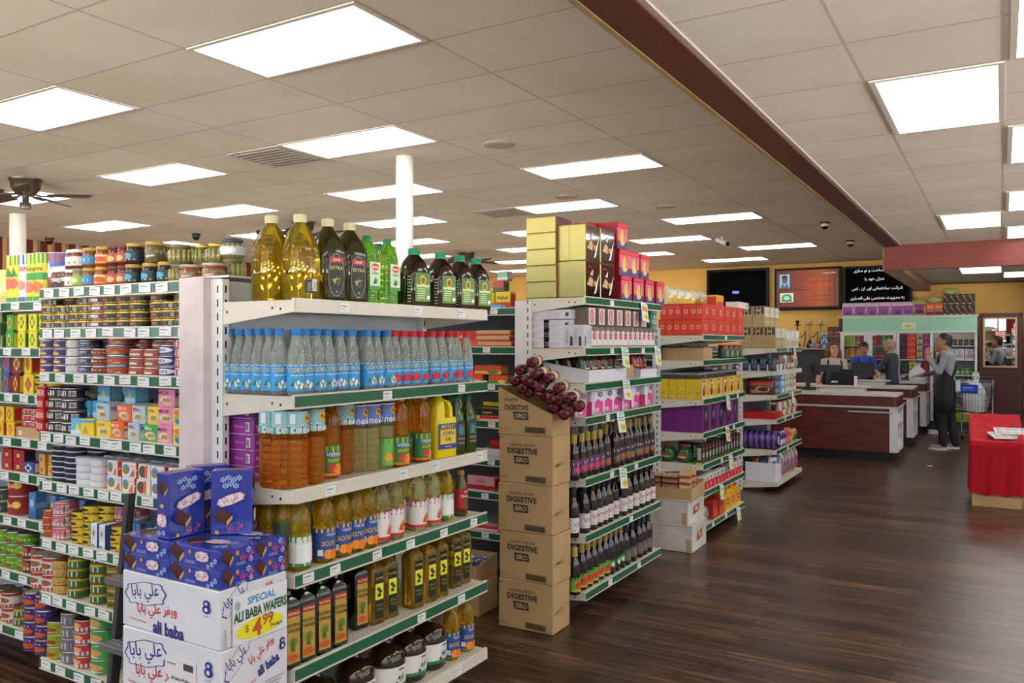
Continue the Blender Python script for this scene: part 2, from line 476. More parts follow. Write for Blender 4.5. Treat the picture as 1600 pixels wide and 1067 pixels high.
# ---------------------------------------------------------------- ceiling lights
LENS = mat('ffffff', 0.5, emit=LAMP)
def light_spec(w, d):
    f, l = MB(), MB(); t = 0.028; fm = mat('d9d5ce', 0.5)
    f.box(0, w, 0, t, -0.007, 0, fm); f.box(0, w, d - t, d, -0.007, 0, fm); f.box(0, t, t, d - t, -0.007, 0, fm); f.box(w - t, w, t, d - t, -0.007, 0, fm)
    l.box(t, w - t, t, d - t, -0.006, -0.001, LENS)
    return Spec('ceiling_light', None, (w, d, 0.02), [('frame', f.mesh('light_frame')), ('diffuser', l.mesh('light_diffuser'))])
LA, LB = light_spec(1.24, 0.6), light_spec(0.6, 1.24)
for k in range(-3, 8):
    y = 3.005 + 1.8525 * k
    for j in range(5):
        x1 = -2.68 - 2.52 * j - (1.26 if k % 2 else 0)
        if x1 - 1.26 < XL: continue
        if y < 2 and j > 2: continue
        put(LA, (x1 - 1.25, y, HL), f'white ceiling light panel, main ceiling, {ordn(k + 3)} row from the street, {ordn(j)} from beam', 'ceiling light', group='light panels of the main ceiling')
for j, (x, ys) in enumerate([(-0.59, (-0.6, 4.55, 9.72)), (0.03, (-1.8, 0.7, 3.3, 5.93, 8.5, 11.06)), (2.5, (0.6, 5.8, 10.9))]):  # last column lies out of view, added for its light
    for k, y in enumerate(ys):
        put(LB, (x, y, HR), f'white light panel right of the beam, {ordn(j)} column from it, {ordn(k)} from street', 'ceiling light', group='light panels by the entrance')
for k, (x, y) in enumerate([(-0.59, 14.22), (0.0, 12.75), (0.0, 15.46)]):
    put(LB, (x, y, H2), f'{ordn(k)} white light panel in the low ceiling over the checkouts', 'ceiling light', group='light panels over the checkouts')

# ---------------------------------------------------------------- columns, fans, cameras, vents
WHITEP = mottled('white_painted_steel', 'dcd9d4', 'e5e2dd', 4, 0.45)
for k, (x, y, r, d) in enumerate([(-4.56, 5.76, 0.077, 'white round pipe column rising behind the green and dark oil jugs'), (-10.89, 5.79, 0.095, 'white round pipe column beside the ceiling fan, by the striped wall')]):
    q = MB(); q.lathe([(r, 0), (r, HL)], WHITEP, 24, cap=False); b = MB(); b.lathe([(r + 0.05, 0), (r + 0.05, 0.02), (r + 0.005, 0.03)], WHITEP, 24)
    t = empty('support_column', (x, y, 0)); tag(t, d, 'column'); q.obj('shaft', t); b.obj('base_plate', t)
BRASS = mat('6b6154', 0.35, 0.85); BLADE = mottled('dark_fan_blade', '40302a', '4c3a32', 6, 0.45)
def fan(loc, rz, label):
    t = empty('ceiling_fan', loc, rz); tag(t, label, 'fan')
    a = MB(); a.lathe([(0.09, -0.10), (0.145, -0.075), (0.155, 0)][0:0] + [(0.07, -0.17), (0.11, -0.13), (0.135, -0.09), (0.14, -0.03), (0.155, -0.02), (0.155, 0)], BRASS, 24); a.obj('motor_housing', t)
    b = MB(); b.lathe([(0.05, -0.30), (0.055, -0.24), (0.03, -0.235), (0.03, -0.16)], mat('7f7a70', 0.35, 0.8), 18); b.obj('switch_cup', t)
    for k in range(5):
        c, s = math.cos(k * 2 * math.pi / 5), math.sin(k * 2 * math.pi / 5)
        r = lambda x, y, z: (x * c - y * s, x * s + y * c, z)
        d = MB(); ol = [(0.20, -0.05), (0.56, -0.075), (0.62, -0.05), (0.62, 0.05), (0.56, 0.075), (0.20, 0.05)]
        tilt = lambda y: -0.165 + y * 0.4
        top = [r(x, y, tilt(y) + 0.008) for x, y in ol]; bot = [r(x, y, tilt(y)) for x, y in ol]
        d.loft([bot, top], BLADE, False); bl = d.obj('blade', t)
        e = MB(); e.tube([r(0.06, 0, -0.15), r(0.14, 0, -0.17), r(0.26, 0, -0.172)], 0.012, BRASS, 6); e.obj('blade_iron', bl)
fan((-8.47, 4.58, HL), R(40), 'dark bladed ceiling fan with bronze motor near the striped wall')
fan((-8.22, 8.17, HL), R(10), 'dark ceiling fan half hidden behind the tall olive oil jugs')
fan((-8.45, 12.5, HL), R(-12), 'dark ceiling fan far back, right of the dark oil jugs')
def dome(loc, label, base='1c1c1c', body='dedcd8'):
    t = empty('security_camera', loc); tag(t, label, 'camera')
    a = MB(); a.lathe([(0.062, -0.025), (0.066, -0.02), (0.066, 0)], base, 20); a.obj('mount', t)
    b = MB(); b.lathe([(0.05, -0.06), (0.056, -0.025)], body, 20, cap=False); b.obj('housing', t)
    c = MB(); c.lathe([(0.001, -0.105), (0.025, -0.098), (0.042, -0.08), (0.05, -0.06)], mat('0c0c10', 0.08), 20); c.obj('lens_dome', t)
dome((-2.09, 11.85, HL), 'white dome camera on the ceiling beside the beam, nearer of two')
dome((-2.11, 14.2, HL), 'white dome camera on the ceiling beside the beam, farther of two')
dome((-10.49, 8.2, HL), 'black dome camera hanging above the pickle jars', body='26262a')
dome((-12.93, 7.36, HL), 'dark dome camera on the ceiling by the striped wall', body='3a3834')
t = empty('security_camera', (-3.76, 12.67, HL)); tag(t, 'bullet camera on a bracket hanging between the far light panels', 'camera')
a = MB(); a.tube([(0, 0, 0), (0, 0, -0.07)], 0.016, 'd5d2cc'); a.obj('bracket', t)
a = MB(); a.tube([(-0.09, 0.05, -0.03), (0.10, -0.06, -0.12)], 0.04, 'c9c6c0', 12); a.tube([(0.10, -0.06, -0.12), (0.115, -0.069, -0.127)], 0.034, BLACK, 12); a.obj('barrel', t)
VENT = mottled('grey_vent_plate', 'a8a198', 'b0a9a0', 12, 0.6)
def vent(x, y, label):
    t = empty('ceiling_vent', (x, y, HL)); tag(t, label, 'vent')
    a = MB(); a.box(-0.62, 0.0, -0.28, 0.28, -0.012, 0, VENT); a.obj('plate', t)
    b = MB()
    for i in range(7): b.box(-0.58, -0.04, -0.235 + i * 0.072, -0.2 + i * 0.072, -0.02, -0.012, mat('9c958c', 0.6))
    b.obj('grille', t)
vent(-5.2, 5.15, 'grey air vent set in the ceiling left of a light panel'); vent(-5.1, 8.85, 'grey air vent in the ceiling beyond the white column')
for x, y, w in [(-3.59, 5.79, 'nearest of three, right of the column'), (-4.23, 8.26, 'above the far light rows, middle of three'), (-3.51, 9.5, 'farthest of three, toward the beam')]:
    t = empty('ceiling_speaker', (x, y, HL)); tag(t, 'round beige ceiling speaker, ' + w, 'speaker')
    a = MB(); a.lathe([(0.125, -0.012), (0.13, -0.006), (0.13, 0)], 'a59a8c', 28); a.obj('rim', t)
    a = MB(); a.lathe([(0.105, -0.016), (0.105, -0.01)], 'b0a596', 28); a.obj('grille', t)

# ================================================================ shelving
def tag_mesh():
    q = MB(); q.box(-0.026, 0.026, -0.0025, 0, 0, 0.032, TAG)
    prints(q, [('r', 0.1, 0.6, 0.7, 0.74, '8a8c8e'), ('r', 0.1, 0.25, 0.5, 0.36, 'b4b6b8')], 0.052, 0.032, lambda x, y, l: (-0.026 + x, -0.0025 - l, y))
    return q.mesh('price_tag')
TAGM = tag_mesh()
class Unit:
    """a shelving unit: local x runs along its front, local y goes into it, z up"""
    def __init__(s, name, label, cat, org, rz, L, D, top, back=BACKW, peg=True, uprights=(1, 1), base_h=None, baseD=None):
        s.org, s.rz, s.L, s.D = Vector(org), rz, L, D
        s.e = empty(name, org, rz); tag(s.e, label, cat)
        q = MB(); q.box(0.005, L - 0.005, D + 0.001, D + 0.028, 0.02, top - 0.004, back); q.obj('back_panel', s.e)
        for i, x in enumerate((0.0, L - 0.03)):
            if not uprights[i]: continue
            q = MB(); q.box(x, x + 0.03, D - 0.035, D + 0.03, 0, top, WHITEM)
            nz = int(top / 0.05)
            for k in range(nz):
                z = 0.03 + k * 0.05
                q.add([(x + 0.011, D - 0.0355, z), (x + 0.019, D - 0.0355, z), (x + 0.019, D - 0.0355, z + 0.026), (x + 0.011, D - 0.0355, z + 0.026)], [(0, 1, 2, 3)], BLACK)
                xs = x - 0.0005 if i == 0 else x + 0.0305
                f = [(xs, D - 0.014, z), (xs, D - 0.006, z), (xs, D - 0.006, z + 0.026), (xs, D - 0.014, z + 0.026)]
                q.add(f, [(3, 2, 1, 0) if i == 0 else (0, 1, 2, 3)], BLACK)
            q.obj('upright', s.e)
        if base_h:
            q = MB(); q.box(0.01, L - 0.01, (0.16 if baseD is None else baseD), D, 0, base_h - 0.06, mat('2e2a26', 0.6)); q.obj('base', s.e)  # dark colour stands in for the shade under the base shelf
    def shelf(s, z, D=None, green=True, tags=(), x0=0.004, x1=None, name='shelf', rail=True, big=1.0):
        """z is the top of the front lip"""
        D = s.D if D is None else D; f = s.D - D; x1 = s.L - 0.004 if x1 is None else x1; t = 0.022
        zt = z - 0.007
        q = MB(); q.box(x0, x1, f + 0.012, s.D, zt - t, zt, DECK); q.box(x0, x1, f, f + 0.012, zt - 0.042, z, CREAM)
        for x in (x0, x1 - 0.006):      # tapered end brackets
            a = [(x, f + 0.012, zt - t), (x, s.D, zt - t), (x, s.D, zt - 0.085), (x, f + 0.012, zt - 0.042)]
            b = [(x + 0.006, p[1], p[2]) for p in a]
            q.add(a + b, [(0, 1, 2, 3), (7, 6, 5, 4), (3, 2, 6, 7), (4, 5, 1, 0)], CREAM)
            for yy, zz in ((f + 0.06, zt - 0.034), (f + 0.1, zt - 0.03), (s.D - 0.06, zt - 0.04)):
                xs = x - 0.0006 if x == x0 else x + 0.0066
                g = [(xs, yy, zz), (xs, yy + 0.009, zz), (xs, yy + 0.009, zz + 0.009), (xs, yy, zz + 0.009)]
                q.add(g, [(3, 2, 1, 0) if x == x0 else (0, 1, 2, 3)], BLACK)
        o = q.obj(name, s.e)
        if rail:
            r = MB(); m = GREEN if green else CREAM
            r.box(x0 + 0.004, x1 - 0.004, f - 0.004, f - 0.0004, zt - 0.036, zt + 0.001, m)
            r.box(x0 + 0.004, x1 - 0.004, f - 0.006, f - 0.0004, zt - 0.042, zt - 0.036, CREAM)
            r.obj('price_rail', o)
        for k, a in enumerate(tags):
            p = bpy.data.objects.new('price_tag', TAGM); COL.objects.link(p); p.parent = o
            p.location = (x0 + a * (x1 - x0), f - 0.0045, zt - 0.034 + rnd.uniform(-.003, .003)); p.rotation_euler = (0, rnd.uniform(-.06, .06), 0); p.scale = (big, 1, 1.08 if big > 1 else 1)
        return o
    def at(s, a, d, z):
        c, n = math.cos(s.rz), math.sin(s.rz)
        return (s.org.x + a * c - d * n, s.org.y + a * n + d * c, z)
    def along(s, px, d, py=520):
        """how far along the unit the photograph's column px falls, at depth d behind the lip"""
        if abs(s.rz) > 1: return on_x(px, py, s.org.x - d).y - s.org.y
        return on_y(px, py, s.org.y + d).x - s.org.x
    def put(s, spec, a, d, z, label, cat, rz=0.0, group=None, **k):
        if d >= 0 and spec.size[1] > .004:                  # keep clear of the front lip
            half = spec.size[1] / 2 * abs(math.cos(rz)) + (spec.size[0] / 2 * abs(math.sin(rz)) if not spec.name.endswith(('bottle', 'can', 'tin', 'jar')) or spec.size[0] != spec.size[1] else 0)
            d = max(d, half + .014)
        if abs(s.rz) > 1 and spec.name.endswith(('bottle', 'jug')): rz -= 0.3    # set out facing the entrance
        return put(spec, s.at(a, d, z + 0.0015), label, cat, s.rz + rz, group, **k)
def many(n, j=0.02): return [min(0.97, max(0.03, (i + 0.5) / n + rnd.uniform(-j, j))) for i in range(n)]
EX = -2.06
E1 = Unit('endcap_shelving', 'cream steel endcap shelving loaded with oil and clear bottles, nearest the camera', 'shelving', (EX, 2.0, 0), R(90), 1.22, 0.39, 1.83, base_h=0.175)
E1.shelf(1.752, green=False, tags=(0.2, 0.56, 0.82)); E1.shelf(1.422, tags=(0.4, 0.82)); E1.shelf(1.1, green=False, tags=(0.14, 0.48, 0.66, 0.94))
E1.shelf(0.812, tags=(0.05, 0.16, 0.35, 0.52, 0.71, 0.9)); E1.shelf(0.492, tags=(0.58, 0.82)); E1.shelf(0.18, green=False, tags=(0.8,), name='base_shelf')
q = MB(); q.box(-0.03, 0.048, 0.421, 0.556, 0, 1.838, PINKW)
q.obj('end_post', E1.e)
G1 = Unit('gondola_shelving', 'canned food shelving with green price rails and many white tags, beside the endcap', 'shelving', (-3.68, 2.05, 0), 0, 1.06, 0.45, 1.83, back=mat('8d97a3', 0.6), base_h=0.195)
for z, n in ((1.84, 9), (1.665, 9), (1.47, 9), (1.205, 10), (0.99, 10), (0.735, 10), (0.495, 10), (0.2, 9)): G1.shelf(z, tags=many(n), big=1.4)
G1B = Unit('gondola_shelving', 'shallower shelving section holding juice cartons and yellow packs, further from the endcap', 'shelving', (-4.92, 2.2, 0), 0, 1.235, 0.3, 1.83, back=mat('8d97a3', 0.6), base_h=0.195)
for z, n in ((1.80, 7), (1.575, 8), (1.35, 8), (1.135, 8), (0.965, 8), (0.745, 8), (0.475, 8), (0.2, 7)): G1B.shelf(z, tags=many(n), big=1.4)

E2 = Unit('endcap_shelving', 'endcap shelving with gold tins on top and dark bottles below, behind the brown boxes', 'shelving', (EX, 4.26, 0), R(90), 1.22, 0.39, 1.85, base_h=0.15)
for z, t in ((1.868, (0.3,)), (1.572, (0.3, 0.72)), (1.365, ()), (1.168, (0.25,)), (0.815, (0.3, 0.62)), (0.49, (0.55,)), (0.16, (0.28, 0.66))): E2.shelf(z, tags=t)
G2 = Unit('gondola_shelving', 'sweets shelving seen in the gap between the oil endcap and brown boxes', 'shelving', (-4.92, 4.3, 0), 0, 2.38, 0.42, 1.84, back=PEG, base_h=0.12)
for z, n in ((1.815, 8), (1.575, 6), (1.345, 6), (1.115, 6), (0.88, 6), (0.67, 6), (0.42, 6)): G2.shelf(z, tags=many(n))
q = MB(); q.box(2.385, 2.435, -0.03, 0.08, 0, 1.85, WHITEM); q.obj('end_post', G2.e)
E3 = Unit('endcap_shelving', 'endcap shelving with red tea boxes on top and purple boxes midway', 'shelving', (EX, 6.43, 0), R(90), 1.23, 0.4, 1.72, back=mat('a9a79f', 0.5), base_h=0.115)
for z, t in ((1.665, (0.5,)), (1.46, ()), (1.145, (0.8,)), (0.873, (0.7,)), (0.62, (0.4,)), (0.4, ()), (0.122, (0.2, 0.5))): E3.shelf(z, tags=t)
q = MB(); q.box(0.004, 1.22, 0.05, 0.38, 1.335, 1.353, mat('8b8c88', 0.4, 0.3)); q.obj('inner_shelf', E3.e)
G3 = Unit('gondola_shelving', 'bare gondola shelving hidden behind the red tea endcap', 'shelving', (-4.9, 6.48, 0), 0, 2.4, 0.42, 1.70, back=PEG, base_h=0.12)
E4 = Unit('endcap_shelving', 'farthest endcap shelving with tan boxes on top, next to the checkouts', 'shelving', (EX, 8.93, 0), R(90), 1.26, 0.4, 1.58, back=mat('5d6068', 0.5), base_h=0.115)
for z, t in ((1.545, (0.4,)), (1.297, ()), (1.04, (0.5,)), (0.78, (0.3, 0.6)), (0.45, (0.4,)), (0.11, ())): E4.shelf(z, tags=t, green=z not in (1.297, 0.11))
G4 = Unit('gondola_shelving', 'bare gondola shelving hidden behind the farthest endcap', 'shelving', (-4.9, 8.98, 0), 0, 2.4, 0.42, 1.56, back=PEG, base_h=0.12)
for u in (G3, G4):
    for z in (1.5, 1.2, 0.9, 0.6, 0.3): u.shelf(z)

# ================================================================ kinds of goods
def carton(name, w, d, h, col, front=(), side=(), top=(), c=0.0025, back=None, kids=()):
    q = MB(); q.box(-w / 2, w / 2, -d / 2, d / 2, 0, h, col, c)
    prints(q, front, w, h, lambda x, y, l: (-w / 2 + x, -d / 2 - l, y))
    prints(q, front if back is None else back, w, h, lambda x, y, l: (w / 2 - x, d / 2 + l, y))
    prints(q, side, d, h, lambda x, y, l: (w / 2 + l, -d / 2 + x, y))
    prints(q, side, d, h, lambda x, y, l: (-w / 2 - l, d / 2 - x, y))
    prints(q, top, w, d, lambda x, y, l: (-w / 2 + x, -d / 2 + y, h + l))
    return Spec(name, q.mesh(name), (w, d, h), kids)
def bend(r):
    W = math.pi * r
    def front(x, y, l):
        a = -math.pi / 2 + (x - W / 2) / r; return ((r + l) * math.cos(a), (r + l) * math.sin(a), y)
    front.__name__ = 'curved'
    def back(x, y, l):
        a = math.pi / 2 + (x - W / 2) / r; return ((r + l) * math.cos(a), (r + l) * math.sin(a), y)
    back.__name__ = 'curved'
    return W, front, back
def lift(fn, z0):
    g = lambda x, y, l: fn(x, y + z0, l)
    g.__name__ = fn.__name__; return g
def band(r, z0, z1, col, decs, n=20):
    """a label wrapped round a bottle"""
    q = MB(); q.lathe([(r, z0), (r, z1)], col, n, cap=False)
    W, f, b = bend(r)
    for g in (f, b): prints(q, decs, W, z1 - z0, lift(g, z0))
    return q.mesh('label_band')
def can(name, r, h, col, decs=(), lid=TINLID, rim=None, n=18):
    q = MB(); rim = rim or lid
    q.lathe([(r * 0.97, 0), (r * 1.01, 0.001), (r * 1.01, 0.004)], rim, n)
    q.lathe([(r, 0.004), (r, h - 0.005)], ink(col), n, cap=False)
    q.lathe([(r * 1.01, h - 0.005), (r * 1.015, h - 0.002), (r * 0.98, h), (r * 0.94, h - 0.002)], rim, n, cap=False)
    W, f, b = bend(r)
    for g in (f, b): prints(q, decs, W, h - 0.01, lift(g, 0.005))
    k = MB(); k.lathe([(0.0005, h - 0.0035), (r * 0.5, h - 0.0035), (r * 0.55, h - 0.003), (r * 0.94, h - 0.003)], lid, n, cap=False)
    return Spec(name, q.mesh(name), (2 * r, 2 * r, h), [('lid', k.mesh('lid'))])
def screw_cap(r, z0, z1, col, ring=None):
    q = MB(); n = 20; prof = []
    q.lathe([(r, z0), (r, z1 - 0.002), (r - 0.002, z1)], ink(col), n)
    for i in range(n):
        a = 2 * math.pi * (i + .5) / n; x, y = math.cos(a), math.sin(a)
        q.add([(x * r - y * 0.0007, y * r + x * 0.0007, z0 + 0.001), (x * (r + 0.0012), y * (r + 0.0012), z0 + 0.001), (x * r + y * 0.0007, y * r - x * 0.0007, z0 + 0.001),
               (x * r - y * 0.0007, y * r + x * 0.0007, z1 - 0.003), (x * (r + 0.0012), y * (r + 0.0012), z1 - 0.003), (x * r + y * 0.0007, y * r - x * 0.0007, z1 - 0.003)],
              [(2, 1, 4, 5), (1, 0, 3, 4)], ink(col))
    if ring: q.lathe([(r * 1.04, z0 - 0.006), (r * 1.04, z0 - 0.0005)], ink(ring), n)
    return q.mesh('cap')
def bottle(name, prof, body, cap, labels=(), n=20, fill=None, kids=()):
    """prof: (radius, z); cap: (r, z0, z1, colour, ring); labels: (z0, z1, colour, decs); fill: (level, colour) a liquid column seen through the wall"""
    q = MB(); q.lathe(prof, ink(body), n)
    def rad(z):
        best = 0
        for (r0, a), (r1, b) in zip(prof, prof[1:]):
            if a <= z <= b: best = max(best, r0, r1)
        return best or prof[1][0]
    ks = [('cap', screw_cap(*cap))] if cap else []
    for z0, z1, col, decs in labels: ks.append(('label', band(max(rad(z0 + 0.002), rad(z1 - 0.002), rad((z0 + z1) / 2)) + 0.0008, z0, z1, col, decs, n)))
    if fill:
        lv, fc = fill; fp = [(r * 0.93, z) for r, z in prof if z < lv]
        fp = [(fp[0][0], 0.003)] + [p for p in fp if p[1] > 0.003] + [(rad(lv) * 0.93, lv)]
        k = MB(); k.lathe(fp, ink(fc), n); ks.append(('contents', k.mesh('contents')))
    h = max(p[1] for p in prof)
    return Spec(name, q.mesh(name), (2 * max(p[0] for p in prof),) * 2 + (max(h, cap[2] if cap else 0),), ks + list(kids))
def ring4(hw, hd, z, p=4.0, n=24, cx=0, cy=0):
    o = []
    for i in range(n):
        a = 2 * math.pi * (i + 0.5) / n; c, s = math.cos(a), math.sin(a)
        o.append((cx + hw * math.copysign(abs(c) ** (2 / p), c), cy + hd * math.copysign(abs(s) ** (2 / p), s), z))
    return o
def square_bottle(name, secs, body, cap, plates=(), kids=()):
    """secs: (half width, half depth, z, squareness); plates: (w, z0, z1, y, colour, decs) flat labels on the front"""
    q = MB(); q.loft([ring4(*s) for s in secs], ink(body))
    ks = [('cap', screw_cap(*cap))] if cap else []
    for w, z0, z1, y, col, decs in plates:
        k = MB(); k.box(-w / 2, w / 2, -y - 0.0012, -y + 0.0003, z0, z1, col)
        prints(k, decs, w, z1 - z0, lambda a, b, l: (-w / 2 + a, -y - 0.0012 - l, z0 + b))
        ks.append(('label', k.mesh('label')))
    return Spec(name, q.mesh(name), (2 * max(s[0] for s in secs), 2 * max(s[1] for s in secs), cap[2] if cap else secs[-1][2]), ks + list(kids))
def jar(name, r, h, body, lid, decs=(), lab=None, lidh=0.014, lz=(0.2, 0.75), facet=0, stripe=None):
    q = MB(); hb = h - lidh
    q.lathe([(r * 0.9, 0), (r, 0.006), (r, hb - 0.016), (r * 0.9, hb - 0.006), (r * 0.86, hb)], ink(body), 18)
    if stripe:                      # whole pickles standing in the jar, showing through the glass
        for i in range(14):
            a = 2 * math.pi * i / 14; x, y = math.cos(a) * r * 0.965, math.sin(a) * r * 0.965
            q.lathe([(0.001, 0.006), (r * 0.17, 0.016), (r * 0.19, hb * 0.5), (r * 0.15, hb * 0.85), (0.001, hb * 0.92)], ink(stripe), 6, x, y)
    k = MB(); k.lathe([(r * 0.9, hb), (r * 0.94, hb + 0.002), (r * 0.94, h - 0.003), (r * 0.9, h)], ink(lid), 20)
    ks = [('lid', k.mesh('lid'))]
    if lab: ks.append(('label', band(r + 0.0008 + (r * 0.16 if stripe else 0), hb * lz[0], hb * lz[1], lab, decs, 18)))
    return Spec(name, q.mesh(name), (2 * r, 2 * r, h), ks)
def bag(name, w, d, h, col, front=(), crimp=True, rough=0.3, n=9):
    """a pillow pack standing on its lower seam"""
    q = MB(); rings = []; fs = []
    for k in range(n):
        t = k / (n - 1); z = h * t
        f = math.sin(math.pi * min(1, max(0, t * 1.0))) ** 0.45 if 0 < t < 1 else 0.04
        f = max(f, 0.5 if k == 0 else 0.03)
        fs.append(f)
        ww = w / 2 * (0.94 + 0.06 * (1 - f) if t > 0.5 else 0.96)
        rings.append(ring4(ww, d / 2 * f, z, 2.6, 20))
    q.loft(rings, ink(col), True)
    def fn(x, y, l):
        t = min(.999, max(0, y / h)) * (n - 1); k = int(t); g = fs[k] + (fs[k + 1] - fs[k]) * (t - k)
        u = min(.985, abs(x - w / 2) / (w / 2 * .96)); return (-w / 2 + x, -d / 2 * g * (1 - u ** 2.6) ** (1 / 2.6) - .0015 - l, y)
    fn.__name__ = 'bagged'
    prints(q, front, w, h, fn)
    return Spec(name, q.mesh(name), (w, d, h))
BAR = lambda x0, y0, x1, y1: [('r', x0, y0, x1, y1, 'f2f2f2')] + [('r', x0 + (x1 - x0) * (0.08 + 0.088 * i), y0 + (y1 - y0) * 0.12, x0 + (x1 - x0) * (0.08 + 0.088 * i + (0.03, 0.055)[i % 3 == 0]), y1 - (y1 - y0) * 0.12, '1c1c1c') for i in range(10)]

# ================================================================ goods on the nearest endcap
OIL = lambda c, r=0.045, t=0.86: mat(c, r, trans=t, ior=1.36)
OLIVE, DOLIVE, GOLD, AMBER, PALE, GRN = OIL('c8ae32'), mat('3f3a0c', 0.07, trans=0.55, ior=1.35, coat=0.4), OIL('f8d040'), OIL('f8a430'), OIL('f4eba4'), OIL('a8ee60')
COLA = mat('2a1a08', 0.08, trans=0.3, ior=1.4, coat=0.5)
CLEAR = OIL('f2fbf2', .04, .8)
TANCAP, GCAP, BCAP, YEL2 = 'c7c29a', '1f8a5c', '2f7fc0', 'e9c81e'

# --- tall jugs on the top shelf
def jug(body, cap, label, handle=True, hh=0.30, w=0.062, d=0.055, side_label=None):
    secs = [(w * .9, d * .9, 0, 4), (w, d, 0.008, 4), (w, d, hh * .50, 4), (w * .97, d * .97, hh * .62, 3.6), (w * .82, d * .82, hh * .74, 3), (w * .52, d * .55, hh * .86, 2.4), (0.02, 0.02, hh * .92, 2), (0.019, 0.019, hh * .95, 2)]
    kids = []
    if handle:
        k = MB(); k.tube([(-w * .78, 0, hh * .70), (-w * 1.0, 0, hh * .62), (-w * 1.06, 0, hh * .5), (-w * 1.0, 0, hh * .38), (-w * .72, 0, hh * .33)], 0.0125, body, 10); kids.append(('handle', k.mesh('handle')))
    pl = []
    if label == 'black':
        pl = [(w * 1.15, hh * .06, hh * .60, d, '15160f', [('e', .5, .5, .49, .49, '8d8f7c'), ('e', .5, .5, .46, .47, '15160f'), ('r', .08, .78, .92, .9, 'a8363a'), ('t', 'OLIVE', .5, .84, .05, 'f2e0d0'), ('t', 'EXTRA', .5, .66, .08, 'c9bd8a'), ('p', [(.3, .3), (.5, .5), (.44, .3)], '8a9a4a'), ('p', [(.5, .25), (.72, .5), (.6, .28)], '73853a'), ('p', [(.2, .4), (.75, .44), (.3, .34)], '94a253'), ('t', '3L', .5, .13, .05, 'c9bd8a')])]
    elif label == 'small':
        pl = [(w * .9, hh * .09, hh * .27, d, '2a2323', [('r', .05, .86, .5, .96, 'b0383c'), ('r', .55, .15, .95, .95, 'e0dfd8')] + [('r', .08, .15 + .1 * i, .45, .18 + .1 * i, 'c8c4bb') for i in range(6)] + [('r', .6, .25 + .08 * i, .9, .28 + .08 * i, '55524e') for i in range(7)])]
    return square_bottle('oil_jug', secs, body, (0.022, hh * .95, hh * 1.0 + .008, cap, cap), pl, kids)
J1, J2, J3 = jug(OLIVE, TANCAP, None), jug(OLIVE, TANCAP, 'small'), jug(DOLIVE, TANCAP, 'black', False)
def pet(name, body, cap, labs, r=0.037, h=0.292, ribs=True, fill=None):
    p = [(r * .8, 0), (r, 0.01)]
    z = 0.02
    while ribs and z < h * .58:
        p += [(r, z), (r * .965, z + .006), (r, z + .012)]; z += .024
    p += [(r, h * .60), (r * .985, h * .70), (r * .86, h * .80), (r * .55, h * .89), (0.0145, h * .93), (0.0145, h * .955)]
    return bottle(name, p, body, (0.0165, h * .935, h, cap[0], cap[1]), labs, fill=fill)
GB = pet('oil_bottle', GRN, ('1c7a46', '1c7a46'), [], 0.043, 0.27)
k = MB(); k.box(-.028, .028, -.0445, -.043, .06, .165, 'cfe8c8')
prints(k, [('r', 0, 0, 1, .12, '3f8f3f'), ('e', .5, .82, .42, .13, 'cf2c28'), ('t', 'Senso', .5, .82, .12, 'ffffff'), ('t', 'Olive', .5, .6, .11, '2f7a3a'), ('p', [(.3, .2), (.5, .45), (.62, .2)], '2c4a2a'), ('e', .6, .32, .12, .08, '6fae4a')], .056, .105, lambda x, y, l: (-.028 + x, -.0445 - l, .06 + y))
GB.kids.append(('label', k.mesh('label')))
dk = [(.058, .05, 0, 4), (.062, .054, .01, 4), (.062, .054, .13, 4), (.058, .051, .165, 3), (.043, .04, .20, 2.4), (.022, .022, .225, 2), (.02, .02, .235, 2)]
DJ = square_bottle('oil_jug', dk, COLA, (0.024, .228, .25, '1f8f68', '1f8f68'), [(.082, .025, .145, .054, '6d9440', [('r', 0, .62, 1, 1, '4f7c34'), ('e', .5, .74, .2, .17, 'e3c23a'), ('e', .5, .74, .14, .12, '7a5a1e'), ('r', .06, .5, .94, .58, 'd6dc9a')] + [('r', .1, .1 + .08 * i, .62, .13 + .08 * i, 'dce3c4') for i in range(5)] + [('r', .7, .08, .92, .2, 'f2f2f2')])])
k = MB()
for i in range(9): k.box(-.0635, -.062, -.05, -.03, .02 + i * .013, .026 + i * .013, 'b8bcae')
DJ.kids.append(('side_print', k.mesh('side_print')))
Z = 1.745
for i, (sp, px, d, what) in enumerate([(J1, 424, .19, 'pale olive oil jug with tan cap and loop handle, leftmost on top of the endcap'),
        (J2, 469, .085, 'pale olive oil jug with a small dark label low on it, second from left'),
        (J3, 512, .075, 'dark olive oil jug with oval black label, beside the pale jugs'), (J3, 546, .075, 'dark olive oil jug with oval black label, next to the green bottles')]):
    E1.put(sp, E1.along(px, d), d, Z, what, 'oil jug', rnd.uniform(-.1, .1) + (0.25 if i < 2 else 0.1), 'tall jugs on top of the endcap')
for i, (px, d) in enumerate([(573, .07), (605, .07), (560, .2), (592, .2)]):
    E1.put(GB, E1.along(px, d), d, Z, ('bright green oil bottle on top of the endcap, ' + ('left one in front', 'right one in front', 'left one behind', 'right one behind')[i]), 'oil bottle', .25, 'green oil bottles')
for i, px in enumerate([647, 688, 718, 744]):
    E1.put(DJ, E1.along(px, .075), .075, Z, f'dark oil jug with green cap and green label, {left(i, 4)} of four', 'oil jug', .12, 'dark jugs with green caps')

